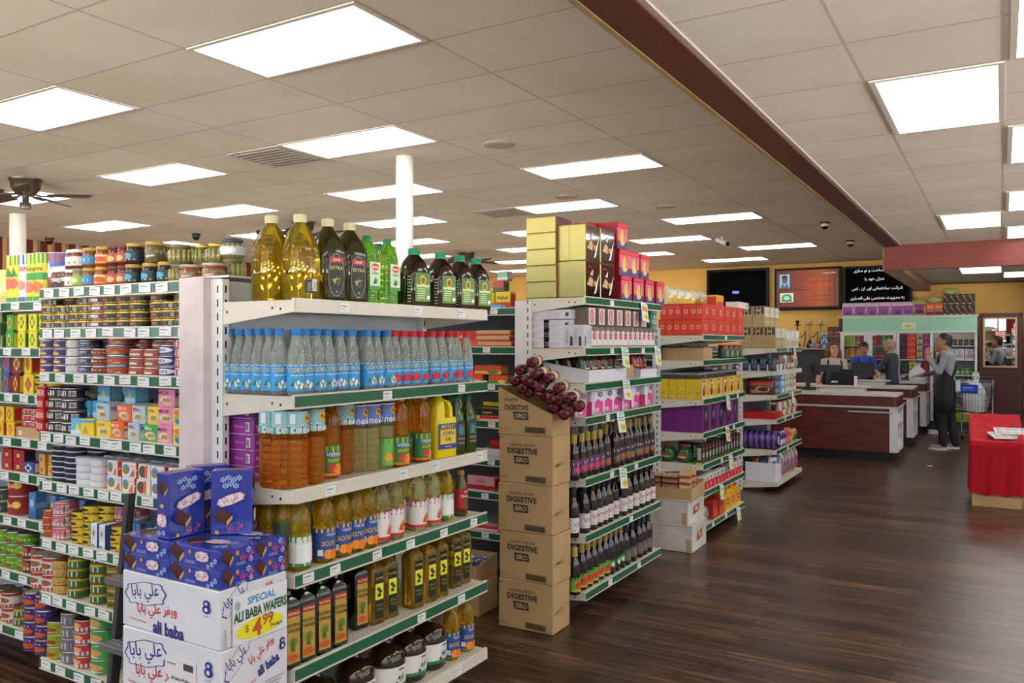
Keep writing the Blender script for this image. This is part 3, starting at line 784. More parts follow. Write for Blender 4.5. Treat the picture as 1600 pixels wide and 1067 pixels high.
# --- the row of clear flower-water bottles
def flower(red):
    r, h = 0.0315, 0.232
    p = [(r * .85, 0), (r, .008), (r, .115), (r * .97, .118), (r * .98, .125), (r * .94, .128), (r * .95, .138), (r * .88, .142), (r * .86, .152), (.018, .185), (.0135, .205), (.0135, .217)]
    dec = [('r', 0, .62, 1, .97, '2f8ed0'), ('r', 0, .97, 1, 1, 'e8f2f8'), ('t', 'CORTAS', .5, .82, .16, 'e8d04a'), ('t', 'Flower Water', .5, .62, .08, 'f4f8fa')]
    if red: dec += [('e', .5 + dx, .22 + dy, .1, .13, c) for dx, dy, c in [(-.12, .05, 'b81f36'), (.02, 0, 'd42c48'), (.14, .07, 'b81f36'), (-.02, .16, 'd42c48')]] + [('p', [(.2, .08), (.38, .2), (.3, .04)], '2f6a3a')]
    else: dec += [('p', [(.5 + dx, .25 + dy), (.56 + dx, .36 + dy), (.62 + dx, .24 + dy), (.55 + dx, .16 + dy)], c) for dx, dy, c in [(-.2, 0, 'f4f0d8'), (-.08, .08, 'fbf8ea'), (.04, 0, 'f4f0d8'), (.0, -.1, 'fbf8ea'), (-.14, -.1, 'ece6c2'), (.12, -.08, 'd8a03c')]] + [('p', [(.22, .2), (.34, .42), (.36, .2)], '2f7040'), ('p', [(.7, .1), (.82, .3), (.74, .05)], '2f7040')]
    body = '3a9ad8' if not red else '3f9fda'
    return bottle('flower_water_bottle', p, CLEAR, (.0148, .207, h, 'c5202e' if red else '2a78bc', None), [(.016, .104, body, dec)], 18)
FB, FR = flower(False), flower(True)
Z = 1.415
side = [(360, .345), (376, .292), (393.5, .240), (410, .189), (427.5, .138), (444.5, .09)]
for i, (px, d) in enumerate(side):
    E1.put(FB, .042, d + .02, Z, f'clear flower-water bottle, blue cap, {ordn(i)} along the near shelf edge from the back panel', 'bottle', -.6 + .1 * i, 'flower-water bottles')
front_px = [466, 481, 497.5, 514, 536, 552, 577, 593, 608, 619, 635, 648, 660, 680, 692, 705, 717.5, 731]
nb = 9
for i, px in enumerate(front_px):
    red = i >= nb
    E1.put(FR if red else FB, E1.along(px, .035), .04 + (.012 if i % 3 == 1 else 0), Z, f'clear flower-water bottle, {"red" if red else "blue"} cap, {ordn(i if not red else i - nb)} {"red" if red else "blue"} one in the front row', 'bottle', rnd.uniform(-.35, .5), 'flower-water bottles')
for i in range(15):
    red = i >= 8
    E1.put(FR if red else FB, .125 + i * .072, .125, Z, f'clear flower-water bottle, {"red" if red else "blue"} cap, {ordn(i if not red else i - 8)} {"red" if red else "blue"} one in the second row', 'bottle', rnd.uniform(-.4, .4), 'flower-water bottles')
for i in range(10):
    E1.put(FB, .13 + i * .1, .22, Z, f'clear flower-water bottle, blue cap, {ordn(i)} in the third row back', 'bottle', rnd.uniform(-.4, .4), 'flower-water bottles')

# --- purple cartons and sunflower oils
PUR = carton('purple_carton', .17, .13, .056, '8b2f8c', [('r', 0, 0, 1, .04, 'd8c8dc'), ('t', 'MARYLAND', .36, .52, .26, 'd9a8dc'), ('r', .55, .35, .9, .6, 'c9a6cf'), ('t', 'Biscuit', .72, .47, .16, '5a1a60')],
             [('t', 'Marina', .42, .5, .22, 'c77ccc'), *BAR(.68, .2, .84, .8), ('r', 0, 0, 1, .04, 'd8c8dc')], c=.002)
Z = 1.093
for i in range(5):
    E1.put(PUR, .135 + rnd.uniform(-.003, .003), .315, Z + i * .0575, f'flat purple carton, {upn(i, 5)} of the pile of five by the back panel', 'carton', rnd.uniform(-.02, .02), 'purple cartons')
SUN = [('e', .55, .5, .1, .2, 'e8a81e'), ('e', .66, .42, .1, .2, 'f0bd2c'), ('e', .55, .5, .04, .08, '6a3a10'), ('e', .66, .42, .04, .08, '6a3a10')]
teal = (.19, .268, '8fc0c2', [('r', 0, 0, 1, .34, '1d6b4a'), ('r', 0, .34, 1, .37, 'f0f0e8'), *[(a, x, y + .2, b, c, d) for a, x, y, b, c, d in SUN], ('t', 'Олейна', .5, .18, .26, 'f6f6f0'), ('r', .05, .45, .2, .9, 'e4ecec')])
blue = (.185, .262, '5d7cc0', [('r', 0, .0, 1, .3, '2f4da0'), *[(a, x, y + .15, b, c, d) for a, x, y, b, c, d in SUN], ('t', 'Олейна', .5, .2, .3, 'f6f6f0'), ('r', 0, .93, 1, 1, 'e9edf2')])
grn = (.012, .125, '3c7f3a', [('r', 0, .78, 1, .96, 'e0b820'), ('r', 0, .6, 1, .78, '2f6ab0'), ('t', 'ЧУМАК', .5, .69, .13, 'ffffff'), ('t', 'ЗОЛОТА', .5, .5, .1, 'e8d040'), ('e', .6, .22, .2, .17, 'e8902a'), ('e', .38, .25, .14, .13, 'c43a2a'), ('r', 0, 0, 1, .08, 'd87c28')])
wht = (.012, .125, 'dfe3d8', [('r', 0, .8, 1, .97, 'e0b820'), ('r', 0, 0, 1, .1, '4a9a46'), ('r', .15, .15, .7, .75, 'eceef0'), ('e', .8, .3, .12, .15, 'e8a02a')])
OA = pet('sunflower_oil_bottle', AMBER, ('1e7a3a', 'e2a81e'), [teal])
OB = pet('sunflower_oil_bottle', AMBER, ('2746b0', 'e2a81e'), [grn], ribs=False)
OC = pet('sunflower_oil_bottle', PALE, ('2746b0', 'e2a81e'), [blue])
OD = pet('sunflower_oil_bottle', PALE, ('2746b0', 'e2a81e'), [blue, (.012, .12, '6fae4c', [('r', 0, .8, 1, 1, '3f8f3f'), ('e', .4, .3, .15, .15, 'e89a2a'), ('e', .65, .35, .13, .13, 'd8502a')])])
rowC = [(OA, 422, .15, 'amber oil bottle, teal label, green cap, behind the purple cartons'), (OA, 441, .09, 'amber oil bottle, teal label, green cap, second from left'), (OA, 465, .045, 'amber oil bottle, teal label, green cap, at the shelf corner'), (OA, 491, .06, 'amber oil bottle, teal label, green cap, right of the corner bottle'),
        (OB, 515, .10, 'amber oil bottle with low green label, blue cap, between teal labelled ones'), (OA, 538, .12, 'amber oil bottle, teal label, green cap, fifth and set back'), (OC, 559, .11, 'pale oil bottle, blue upper label, leftmost of three'), (OC, 579, .09, 'pale oil bottle, blue upper label, middle of three'),
        (OD, 602, .085, 'pale oil bottle with blue upper and green lower labels'), (OB, 625, .05, 'amber oil bottle with low green label, left of three by the yellow jug'), (OB, 640, .12, 'amber oil bottle with low green label, middle one set back'), (OB, 659, .055, 'amber oil bottle with low green label, touching the yellow jug')]
for sp, px, d, lb in rowC: E1.put(sp, E1.along(px, d), d, Z, lb, 'oil bottle', .2 + rnd.uniform(-.2, .2), 'sunflower oil bottles')
for i, px in enumerate((466, 492, 517, 545, 572)): E1.put(OA if i % 2 else OC, E1.along(px, .2), .2, Z, f'oil bottle in the second row under the clear bottles, {left(i, 5)}', 'oil bottle', .1, 'sunflower oil bottles')
# yellow corn-oil jug with a moulded handle
YJ = mat('e6cf1c', 0.35)
q = MB(); q.loft([ring4(*s) for s in [(.062, .044, 0, 5), (.066, .048, .008, 5), (.066, .048, .165, 5), (.064, .046, .18, 4.5)]], YJ)
q.loft([ring4(.03, .045, .178, 4, cx=-.034), ring4(.03, .044, .22, 4, cx=-.032), ring4(.026, .036, .255, 3, cx=-.026), ring4(.017, .017, .275, 2, cx=-.018), ring4(.0165, .0165, .287, 2, cx=-.018)], YJ)
q.loft([ring4(.012, .022, .178, 3, cx=.05), ring4(.012, .02, .222, 3, cx=.048), ring4(.014, .018, .248, 3, cx=.034), ring4(.012, .016, .262, 3, cx=.006)], YJ)
k = MB(); k.box(-.056, .056, -.0492, -.0478, .04, .155, '3a3f8c')
prints(k, [('r', .08, .2, .92, .8, 'e2c832'), ('t', "MID'EAST", .5, .9, .13, 'f0d83c'), ('r', .06, .76, .94, .79, 'b33a3a'), ('t', 'CORN', .5, .62, .15, '2f3a7c'), ('t', 'OIL', .5, .4, .15, '2f3a7c'), ('t', '96 FL OZ', .5, .1, .06, 'e8e4d0')], .112, .115, lambda x, y, l: (-.056 + x, -.0492 - l, .04 + y))
CJ = Spec('corn_oil_jug', q.mesh('corn_oil_jug'), (.13, .1, .3), [('label', k.mesh('label')), ('cap', screw_cap(.02, .283, .302, 'e6cf1c'))])
for c in CJ.kids[1:]:
    for v in c[1].vertices: v.co.x -= .018
E1.put(CJ, E1.along(688, .075), .075, Z, 'opaque yellow corn oil jug with moulded handle and blue label', 'oil jug', .12, scale=(1, 1, .97))
GOB = mat('4e6a1a', .07, trans=.6, ior=1.35, coat=.3)
DG = square_bottle('olive_oil_bottle', [(.03, .03, 0, 5), (.034, .034, .006, 5), (.034, .034, .15, 5), (.03, .03, .185, 3.5), (.015, .015, .225, 2), (.0135, .0135, .25, 2)], GOB, (.0155, .235, .262, '1f6a3c', None), [(.05, .04, .145, .034, '332c26', [('r', .1, .45, .9, .9, '3a5f78'), ('e', .5, .65, .25, .18, '4a8a6a'), ('t', 'OLIVE OIL', .5, .3, .08, 'c8b890'), ('r', .1, .1, .9, .13, 'c8b890')])])
for i, (px, d) in enumerate([(712, .07), (730, .07), (700, .17), (716, .17)]): E1.put(DG, E1.along(px, d), d, Z, 'square green olive oil bottle with dark label, ' + ('left front by the yellow jug', 'right front at the shelf end', 'left behind', 'right behind')[i], 'oil bottle', .15, 'square green oil bottles')

# --- low shelf of golden oils
def gold(lab, body=GOLD, h=.262, r=.04):
    p = [(r * .85, 0), (r, .012), (r, .128), (r * .97, .133), (r, .138), (r * .96, .15), (r, .16), (r * .98, .18), (r * .8, .205), (r * .5, .228), (.0145, .240), (.0145, .25)]
    return bottle('sunflower_oil_bottle', p, body, (.0165, .243, h, 'a8c8dc', None), lab)
GB1 = gold([(.018, .12, 'e8eae6', [('r', 0, .8, 1, 1, '3a9a4a'), ('r', 0, 0, 1, .1, '2f8a44'), ('t', 'МАЙОЛА', .5, .9, .13, 'f4f4e8'), ('r', .18, .15, .7, .75, 'f4f4f2'), ('e', .8, .3, .1, .15, 'e8a02a')])], GOLD)
GB2 = gold([(.018, .125, '2c4f96', [('r', 0, .86, 1, 1, 'e0b820'), ('t', 'ЧУМАК', .5, .78, .1, 'f2f2f2'), ('t', 'ЗОЛОТА', .5, .5, .15, 'e8c040'), ('e', .35, .14, .14, .16, 'e8902a'), ('e', .55, .12, .15, .18, 'e07c20'), ('e', .75, .16, .13, .16, 'f0a83a'), ('r', .05, .1, .2, .3, 'e8e8e8')])], GOLD)
GB3 = gold([(.018, .125, 'e9e6e2', [('r', 0, .78, 1, 1, 'c8242c'), ('t', 'МАЙОЛА', .5, .88, .14, 'ffffff'), ('r', 0, .0, 1, .1, 'c8242c'), ('e', .62, .36, .16, .2, 'e8a41e'), ('e', .62, .36, .07, .09, '8a3a14'), ('p', [(.4, .2), (.5, .45), (.55, .15)], 'd83a2a')])], PALE)
Z = .805
rowD = [(GB1, 469, .05, 'golden oil bottle with green and white label at the shelf corner'), (GB2, 506, .055, 'golden oil bottle with blue sunflower label, leftmost of four'), (GB2, 532, .06, 'golden oil bottle with blue sunflower label, second of four'), (GB2, 553, .062, 'golden oil bottle with blue sunflower label, third of four'), (GB2, 573, .062, 'golden oil bottle with blue sunflower label, rightmost of four'),
        (GB3, 594, .06, 'pale oil bottle with red and white label, first of five'), (GB3, 616, .06, 'pale oil bottle with red and white label, second of five'), (GB3, 633, .14, 'pale oil bottle with red and white label, third, set back'), (GB3, 652, .07, 'pale oil bottle with red and white label, fourth of five'), (GB3, 674, .07, 'pale oil bottle with red and white label, last of five'),
        (GB1, 694, .08, 'golden oil bottle with green and white label, right of the red labels')]
for sp, px, d, lb in rowD: E1.put(sp, E1.along(px, d, 800), d, Z, lb, 'oil bottle', .25 + rnd.uniform(-.2, .2), 'golden oil bottles')
for i, (a, d) in enumerate([(.05, .34), (.05, .26), (.06, .18), (.16, .30), (.15, .2), (.30, .16), (.42, .16), (.54, .16), (.66, .17), (.80, .17)]):
    E1.put(GB2 if i < 8 else GB3, a, d, Z, f'golden oil bottle standing behind the front row under the amber bottles, {ordn(i)} from left', 'oil bottle', .3, 'golden oil bottles')
KB = gold([(.09, .17, '3a4a34', [('r', 0, 0, 1, .42, 'eef0f0'), ('t', 'КУБАНЬ', .5, .2, .26, '1c2c4a'), ('e', .6, .7, .2, .2, '8aa83a')])], GOLD)
E1.put(KB, .06, .10, Z, 'golden oil bottle with dark and white label behind the corner bottle', 'oil bottle', .5)
RO = bottle('olive_oil_bottle', [(.028, 0), (.032, .008), (.032, .12), (.027, .15), (.013, .18), (.0125, .2)], mat('6e641c', .07, trans=.6, ior=1.35, coat=.3), (.0145, .186, .207, 'c9a23c', None), [(.03, .125, 'a81f28', [('t', 'dinif', .5, .88, .11, 'f0d8c0'), ('t', 'Olive Oil', .5, .66, .13, 'f4f0ea'), ('e', .55, .32, .2, .16, '3a5a2a'), ('r', 0, 0, 1, .08, '7a141c')])], 18)
E1.put(RO, E1.along(720, .075, 740), .075, Z, 'small olive oil bottle with red label and gold cap, at the shelf end', 'oil bottle', .2)

# --- square olive-oil bottles
def sq(body, lab, cap='15140f'):
    return square_bottle('olive_oil_bottle', [(.034, .034, 0, 7), (.037, .037, .006, 8), (.037, .037, .21, 8), (.033, .033, .225, 5), (.017, .017, .245, 2.4), (.013, .013, .252, 2), (.013, .013, .28, 2)], body, (.0155, .262, .29, cap, None), lab)
BK = mat('0c0d0a', .1, coat=.6)
gl = lambda red: [(.05, .02, .2, .037, 'b08f3c', [('r', 0, .88, 1, 1, 'a0222c'), ('t', 'OLITALIA', .5, .94, .05, 'f0e0c0'), ('t', 'EXTRA', .5, .72, .07, '2a2a1a'), ('t', 'VIRGIN', .5, .62, .07, '2a2a1a'), ('e', .5, .4, .3, .09, '5f7a2f'), ('p', [(.25, .25), (.5, .45), (.62, .22)], '466428'), ('e', .45, .12, .4, .07, 'c0512a')])]
SB1, SB2 = sq(BK, gl(1)), sq(OIL('d0ae3e'), [(.042, .025, .2, .037, '191a10', [('t', 'OLIVIERI', .5, .9, .05, 'b8b060'), ('r', .02, .42, .98, .78, 'e0dc3c'), ('e', .4, .66, .2, .04, '2c3010'), ('e', .6, .6, .22, .04, '2c3010'), ('e', .45, .52, .24, .04, '2c3010'), ('t', 'Extra', .5, .3, .06, '8a8a3a'), ('t', 'Virgin', .5, .2, .06, '8a8a3a')])])
Z = .485
rowE = [(SB1, 449, .05), (SB1, 473, .05), (SB1, 498, .05), (SB1, 523, .05), (SB1, 557, .11), (SB2, 583, .09), (SB2, 604, .09), (SB2, 645, .075), (SB2, 666, .075), (SB2, 684, .075), (SB2, 694, .14), (SB2, 706, .1), (SB2, 720, .1)]
for i, (sp, px, d) in enumerate(rowE):
    E1.put(sp, E1.along(px, d, 920), d, Z, (f'square black olive oil bottle with gold label, {left(i, 9)} on the low shelf' if i < 5 else f'square golden olive oil bottle with yellow and black label, {ordn(i - 5)} from left'), 'oil bottle', .12, 'square olive oil bottles')
for i in range(9):
    E1.put(SB1 if i < 4 else SB2, .05 + i * .085, .21, Z, f'square olive oil bottle in the dark second row on the low shelf, {left(i, 9)}', 'oil bottle', 0, 'square olive oil bottles')

# --- big round jugs on the base
DJG = mat('35270c', .06, trans=.5, ior=1.4, coat=.5)
BJ = bottle('round_oil_jug', [(.072, 0), (.08, .01), (.08, .12), (.074, .15), (.055, .175), (.025, .19), (.018, .2), (.017, .24)], DJG, (.0205, .225, .25, '20201a', None), [(.03, .115, 'e6e6e2', [('r', 0, 0, 1, .16, '2f7a44'), ('p', [(.42, .4), (.47, .62), (.49, .4)], '2c3a24'), ('p', [(.49, .42), (.55, .66), (.54, .4)], '2c3a24'), ('p', [(.44, .32), (.56, .42), (.5, .3)], '46583a'), ('r', .44, .82, .56, .9, '8a3a30'), ('e', .4, .25, .03, .08, '4a3424')])], 24)
Z = .173
for i, (px, d) in enumerate([(447, .1), (500, .1), (560, .1), (607, .1), (642, .1), (673, .105)]):
    E1.put(BJ, E1.along(px, d, 1010), d, Z, f'big dark round oil jug with white label on the base shelf, {left(i, 6)}', 'oil jug', .35 + rnd.uniform(-.1, .1), 'round oil jugs')
for i, (px, d) in enumerate([(704, .08), (727, .08)]):
    E1.put(GB2, E1.along(px, d, 1000), d, Z, 'golden oil bottle on the base shelf beside the round jugs, ' + ('left', 'right') [i] + ' one', 'oil bottle', .3, 'golden oil bottles')

# ================================================================ canned goods, left of the endcap
def stack(unit, spec, a, d, z, n, desc, cat, grp=None, rz=0.0, step=None, jit=0.004):
    """n of a kind on top of one another, each a thing"""
    for k in range(n):
        unit.put(spec, a + rnd.uniform(-jit, jit), d + rnd.uniform(-jit, jit), z + k * (step or spec.size[2] + .0004), f'{desc}, {upn(k, n)}' if n > 1 else desc, cat, rz + rnd.uniform(-.12, .12), grp)
def cols(unit, z, rows, shelfname):
    """rows: (spec, photo columns, depth, how many high, words, category)"""
    for spec, pxs, d, n, desc, cat in rows:
        for i, px in enumerate(pxs):
            m = n[i] if isinstance(n, (list, tuple)) else n
            where = '' if len(pxs) == 1 else f' {left(i, len(pxs))} stack' if m > 1 else f' {left(i, len(pxs))}'
            stack(unit, spec, unit.along(px, d), d, z, m, f'{desc},{where}, {shelfname[7:]}' if where else f'{desc}, {shelfname[7:]}', cat, desc + ' ' + shelfname)
SPREAD = lambda c, l, lab, dec=(): jar('food_jar', .039, .086, mat(c, .15, coat=.5), l, dec, lab)
dot = lambda c, x=.5, y=.5: [('e', x, y, .16, .3, c)]
JW = SPREAD('6a3a22', 'e8e6e2', 'e0ddd6', [('r', .2, .2, .8, .45, '8a4a2c')]); JB = SPREAD('7a4426', 'b89a4c', '3a7fb0', [('r', .3, .3, .7, .7, 'd0e0e8')])
JY = SPREAD('8a3a1c', 'b89a4c', 'e0a02c', [('e', .6, .45, .2, .3, 'c0402a'), ('r', .1, .75, .9, .9, 'f0e0a0')]); JR = SPREAD('5a2018', '6a2a22', 'a84a34', [('e', .5, .4, .2, .3, 'd8b070')])
JK = SPREAD('2a2620', 'b89a4c', '20323c', [('e', .5, .5, .2, .3, '4a9ac0'), ('r', .2, .08, .8, .2, 'c8c0a0')]); JN = SPREAD('6a6238', 'b89a4c', None); JG = SPREAD('7a7a2c', '8a8474', '8fae4a', [('e', .5, .5, .2, .3, 'd0d890')])
PK = jar('pickle_jar', .043, .076, mat('6c6a38', .12, coat=.6), '6a6450', stripe=mat('9a955c', .15, coat=.5)); PKG = jar('pickle_jar', .043, .076, mat('6c6a38', .12, coat=.6), GOLDLID, stripe=mat('8a8a4c', .15, coat=.5))
PKL = jar('pickle_jar', .043, .076, mat('6c6a38', .12, coat=.6), '33415a', [('e', .5, .5, .3, .4, 'e4e6e8')], 'b8c0c4', stripe=mat('9a955c', .15, coat=.5))
CLAMP = jar('clamp_jar', .046, .068, mat('8a6a44', .1, coat=.6), 'c0b8b0', (), None, .012)
q = MB(); q.lathe([(.0475, .05), (.0475, .057)], '9c2a2c', 20, cap=False); CLAMP.kids.append(('rubber_ring', q.mesh('rubber_ring')))
q = MB(); q.tube([(-.02, -.048, .03), (-.024, -.053, .055), (0, -.055, .064), (.024, -.053, .055), (.02, -.048, .03)], .0018, STEEL, 6); CLAMP.kids.append(('wire_bail', q.mesh('wire_bail')))
Z = 1.833; T = 'on the top shelf'
cols(G1, Z, [(JW, [118, 127], .07, 2, 'white lidded brown spread jar', 'jar'), (JB, [143], .06, 2, 'brown spread jar with blue label', 'jar'), (JY, [163], .06, 2, 'jar with yellow fruit label', 'jar'), (JR, [182, 197], .065, 2, 'dark red jam jar', 'jar'),
    (JK, [212], .06, 2, 'dark jar with blue green label', 'jar'), (JN, [235], .06, 1, 'plain olive jar with gold lid', 'jar'), (JK, [237], .06, 1, 'gold lidded dark jar in front', 'jar')][:5], T)
cols(G1, Z, [(JK, [238, 262], .06, 1, 'dark labelled jar, low one', 'jar'), (JW, [126, 145, 162], .16, 2, 'white lidded jar at the back', 'jar'), (JG, [128], .055, 1, 'green labelled jar up front', 'jar'), (PK, [282], .07, 2, 'pickle jar of thin green spears', 'jar'), (CLAMP, [296, 331], .05, 1, 'clamp lid glass jar with red rubber ring', 'jar')], T)
cols(G1, Z + .087, [(JN, [240], .062, 1, 'plain olive jar stacked second', 'jar')], T); cols(G1, Z, [(JN, [258], .13, 2, 'plain olive jar set behind', 'jar')], T)
for i, (px, d, z, s) in enumerate([(316, .13, 0, PK), (318, .13, .077, PKG), (340, .13, 0, PK), (341, .13, .077, PKG), (366, .11, 0, PK), (366, .11, .077, PKL), (364, .11, .154, PKL), (292, .17, 0, PK), (312, .2, .077, PK), (389, .13, 0, PKL)]):
    if px > 352: continue
    G1.put(s, G1.along(px, d), d, Z + z, f'pickle jar piled above the end post, {ordn(i)} of the pile', 'jar', rnd.uniform(-.5, .5), 'pickle jar pile')
for i, (px, z, s) in enumerate([(364, 0, PK), (364, .077, PKL)]):
    p = on_y(px, 400, 2.2); put(s, (p.x, 2.2, 1.851 + z), f'pickle jar in the tall column beside the pale jugs, {upn(i, 2)}', 'jar', .2, 'pickle jar pile')
q = MB(); q.box(-2.66, -2.455, 2.06, 2.5, 1.842, 1.85, WHITEM); o = q.obj('top_ledge', G1.e); o.matrix_parent_inverse = G1.e.matrix_basis.inverted()
# flat tins
G5 = [('r', 0, .0, 1, .12, 'b59a4c'), ('r', 0, .88, 1, 1, 'b59a4c')]
T1 = can('flat_tin', .05, .034, '2a2a1c', G5 + [('r', .3, .2, .62, .8, '3a3c28'), *BAR(.66, .2, .86, .8)], lid=GOLDLID); T2 = can('flat_tin', .05, .034, '1e1c18', G5 + [('e', .5, .5, .12, .25, '8a5a3a')], lid=GOLDLID)
T3 = can('flat_tin', .05, .034, '5a3560', G5 + [('r', .4, .25, .7, .75, 'd8d0d8')], lid=GOLDLID)
cols(G1, 1.658, [(T1, [83, 104, 125], .06, [4, 3, 3], 'flat dark olive tin with barcode', 'tin'), (T2, [116, 137], .13, 4, 'flat black and gold tin set back', 'tin'), (T1, [139], .06, 4, 'flat olive tin', 'tin'), (T3, [161], .06, 4, 'flat purple tin', 'tin'),
    (T2, [180, 201, 222], .06, [4, 4, 4], 'flat black tin with gold rims', 'tin'), (T2, [238], .1, 4, 'flat black tin in a set back column', 'tin'), (T2, [256], .07, 4, 'flat black tin with brown print', 'tin'), (T1, [272, 294], .06, [3, 4], 'flat black and gold tin near the post', 'tin'), (T2, [283, 305], .13, 4, 'flat tin behind the near post ones', 'tin')], 'on the second shelf')
# fruit cans
FRU = can('food_can', .047, .0365, '3a2a78', [('t', 'FRUITS', .5, .72, .2, 'f0d838'), ('e', .42, .35, .16, .25, 'd06a2a'), ('e', .55, .3, .12, .2, 'e8c048')]); WHC = can('food_can', .047, .0365, 'c8c6c4', [('r', .1, .1, .9, .9, 'd6d4d0')]); BLC = can('food_can', .047, .0365, '27345e', [('r', 0, .2, 1, .3, 'b8a048'), ('e', .6, .6, .15, .2, '8a9ac0')])
RDC = can('food_can', .047, .0365, '7a2626', [('r', 0, .45, 1, .6, 'c8b070'), ('e', .4, .6, .12, .25, 'd8c8a0')]); ORC = can('food_can', .06, .042, 'a8472c', [('r', 0, .8, 1, 1, '4a6aa0'), ('t', 'Vera', .5, .45, .4, 'd8a868'), ('p', [(.6, .1), (.75, .3), (.8, .1)], 'e8c060')]); RGC = can('food_can', .047, .0365, 'b03a30', [('r', 0, .55, 1, .75, '3f8a52'), ('r', .1, .15, .7, .45, 'e8d8c8')])
AKC = can('food_can', .047, .042, '2a3a8a', [('e', .5, .5, .35, .35, 'f0f0f0'), ('t', 'AAKA', .5, .5, .4, '28347e')]); RWC = can('food_can', .047, .0365, 'b84a34', [('r', .35, .1, .7, .9, 'e0e0e2')])
FRW = carton('fruit_carton', .16, .12, .022, 'e0dede', [('e', .25, .5, .12, .3, 'c83a3a'), ('e', .7, .5, .12, .3, 'c83a3a'), ('r', 0, .85, 1, 1, '4a5aa0')])
cols(G1, 1.463, [(FRU, [81, 101], .06, [4, 4], 'purple fruit can', 'can'), (WHC, [121], .06, 5, 'white labelled can', 'can'), (BLC, [141], .06, 4, 'dark blue can', 'can'), (RDC, [161], .06, [3], 'dark red can', 'can'), (ORC, [191], .075, 4, 'large orange can', 'can'), (RGC, [221, 244], .06, [3, 3], 'red and green can', 'can'),
    (AKC, [268], .06, 3, 'blue can with white oval', 'can'), (RWC, [292], .06, 4, 'red can with white patch', 'can'), (BLC, [152, 168], .14, 4, 'dark can standing behind', 'can'), (RGC, [226, 256, 276], .15, 4, 'red can in the second row', 'can'), (RWC, [303], .06, 4, 'red can touching the post', 'can')], 'on the third shelf')
G1.put(FRW, G1.along(96, .12), .12, 1.463 + .148, 'flat pale carton with red fruit lying on the purple cans', 'carton')
# sardine boxes
FISH = [('e', .45, .42, .34, .2, 'e8d8a8'), ('e', .55, .3, .3, .16, 'd8c088')] + [('p', [(.3 + .12 * i, .3), (.36 + .12 * i, .52), (.39 + .12 * i, .5), (.33 + .12 * i, .26)], '3a2f28') for i in range(4)]
def fishbox(col, word, wc='c8322c'): return carton('fish_carton', .088, .062, .072, col, [*FISH, ('t', word, .4, .8, .2, wc)], [('r', .08, .1, .92, .5, 'e6e2d4'), ('t', word, .5, .72, .2, wc)], [('r', .1, .2, .9, .8, 'e6d8a0')])
FY, FO, FB2, FG, FP = fishbox('e6cc3c', 'milva'), fishbox('e0622c', 'MILVA', 'f8e8e0'), fishbox('a8c6dc', 'Milva'), fishbox('3f9a4c', 'Milva', 'f0f0e0'), fishbox('e08ab0', 'MILVA', '7a2040')
SKY = carton('fish_carton', .088, .062, .072, '5ab0d8', [('r', 0, 0, 1, .3, 'b8dcec'), ('p', [(.3, .3), (.5, .8), (.7, .3)], 'e8d048')], [('r', .1, .1, .9, .9, '8ac8e0')], [('r', .1, .3, .9, .7, '3a8ab8')])
TY = carton('fish_carton', .088, .062, .072, 'e4c62c', [('p', [(.15, .15), (.4, .7), (.65, .15)], 'b89a2c'), ('r', 0, .8, 1, .95, '3aa0c8')]); LEM = carton('fish_carton', .088, .062, .072, 'cfd45a', [('e', .3, .75, .2, .15, 'e86a2c'), ('e', .55, .3, .4, .2, '5a5a9c'), ('e', .4, .5, .3, .12, '8fae3c')])
BLK = can('food_can', .053, .05, '1a1a22', [('r', .12, .25, .62, .8, 'e8e4e0'), ('r', .12, .18, .62, .26, 'b03a3a'), ('e', .37, .68, .12, .14, '1a1a22'), *BAR(.7, .2, .88, .8)]); REX = carton('red_carton', .06, .09, .05, 'b8262c', [('t', 'REX', .5, .5, .5, 'f4e8e4'), ('r', 0, 0, 1, .12, '8a1a20')], [('t', 'REX', .5, .5, .5, 'f4e8e4')])
Z = 1.198; T = 'on the fourth shelf'
cols(G1, Z, [(REX, [78], .06, 4, 'small red carton', 'carton'), (BLK, [96, 117], .065, [4, 4], 'black can with white label', 'can'), (SKY, [131], .05, 1, 'sky blue fish carton in front', 'carton'), (TY, [147], .05, 1, 'yellow fish carton with triangle print', 'carton'), (FY, [171], .045, 1, 'yellow fish carton, lower', 'carton'), (FO, [194], .045, 1, 'orange fish carton, lower', 'carton'),
    (FB2, [218], .045, 1, 'pale blue fish carton, lower', 'carton'), (FG, [244], .045, 1, 'green fish carton, lower', 'carton'), (FP, [268], .045, 3, 'pink fish carton', 'carton'), (LEM, [293], .05, 2, 'lime fish carton', 'carton')], T)
cols(G1, Z, [(SKY, [141, 165], .125, 2, 'sky blue fish carton behind', 'carton'), (FB2, [186, 210, 234], .125, [2, 2, 2], 'pale fish carton behind', 'carton'), (FY, [256], .13, 2, 'yellow fish carton behind', 'carton'), (BLC, [160, 176, 200, 222], .24, 4, 'dark can in the back row', 'can'), (RDC, [275, 298], .2, 4, 'dark red can at the back', 'can')], T)
cols(G1, Z + .072, [(FB2, [172], .05, 1, 'pale blue fish carton, upper left', 'carton'), (FO, [204], .05, 1, 'orange fish carton, upper', 'carton'), (FB2, [228], .05, 1, 'pale blue fish carton, upper right', 'carton'), (FY, [252], .05, 1, 'yellow fish carton, upper', 'carton')], T)
cols(G1, Z + .144, [(SKY, [172], .14, 1, 'flat sky blue carton on the pile, left', 'carton'), (SKY, [215], .14, 1, 'flat sky blue carton on the pile, right', 'carton')], T)
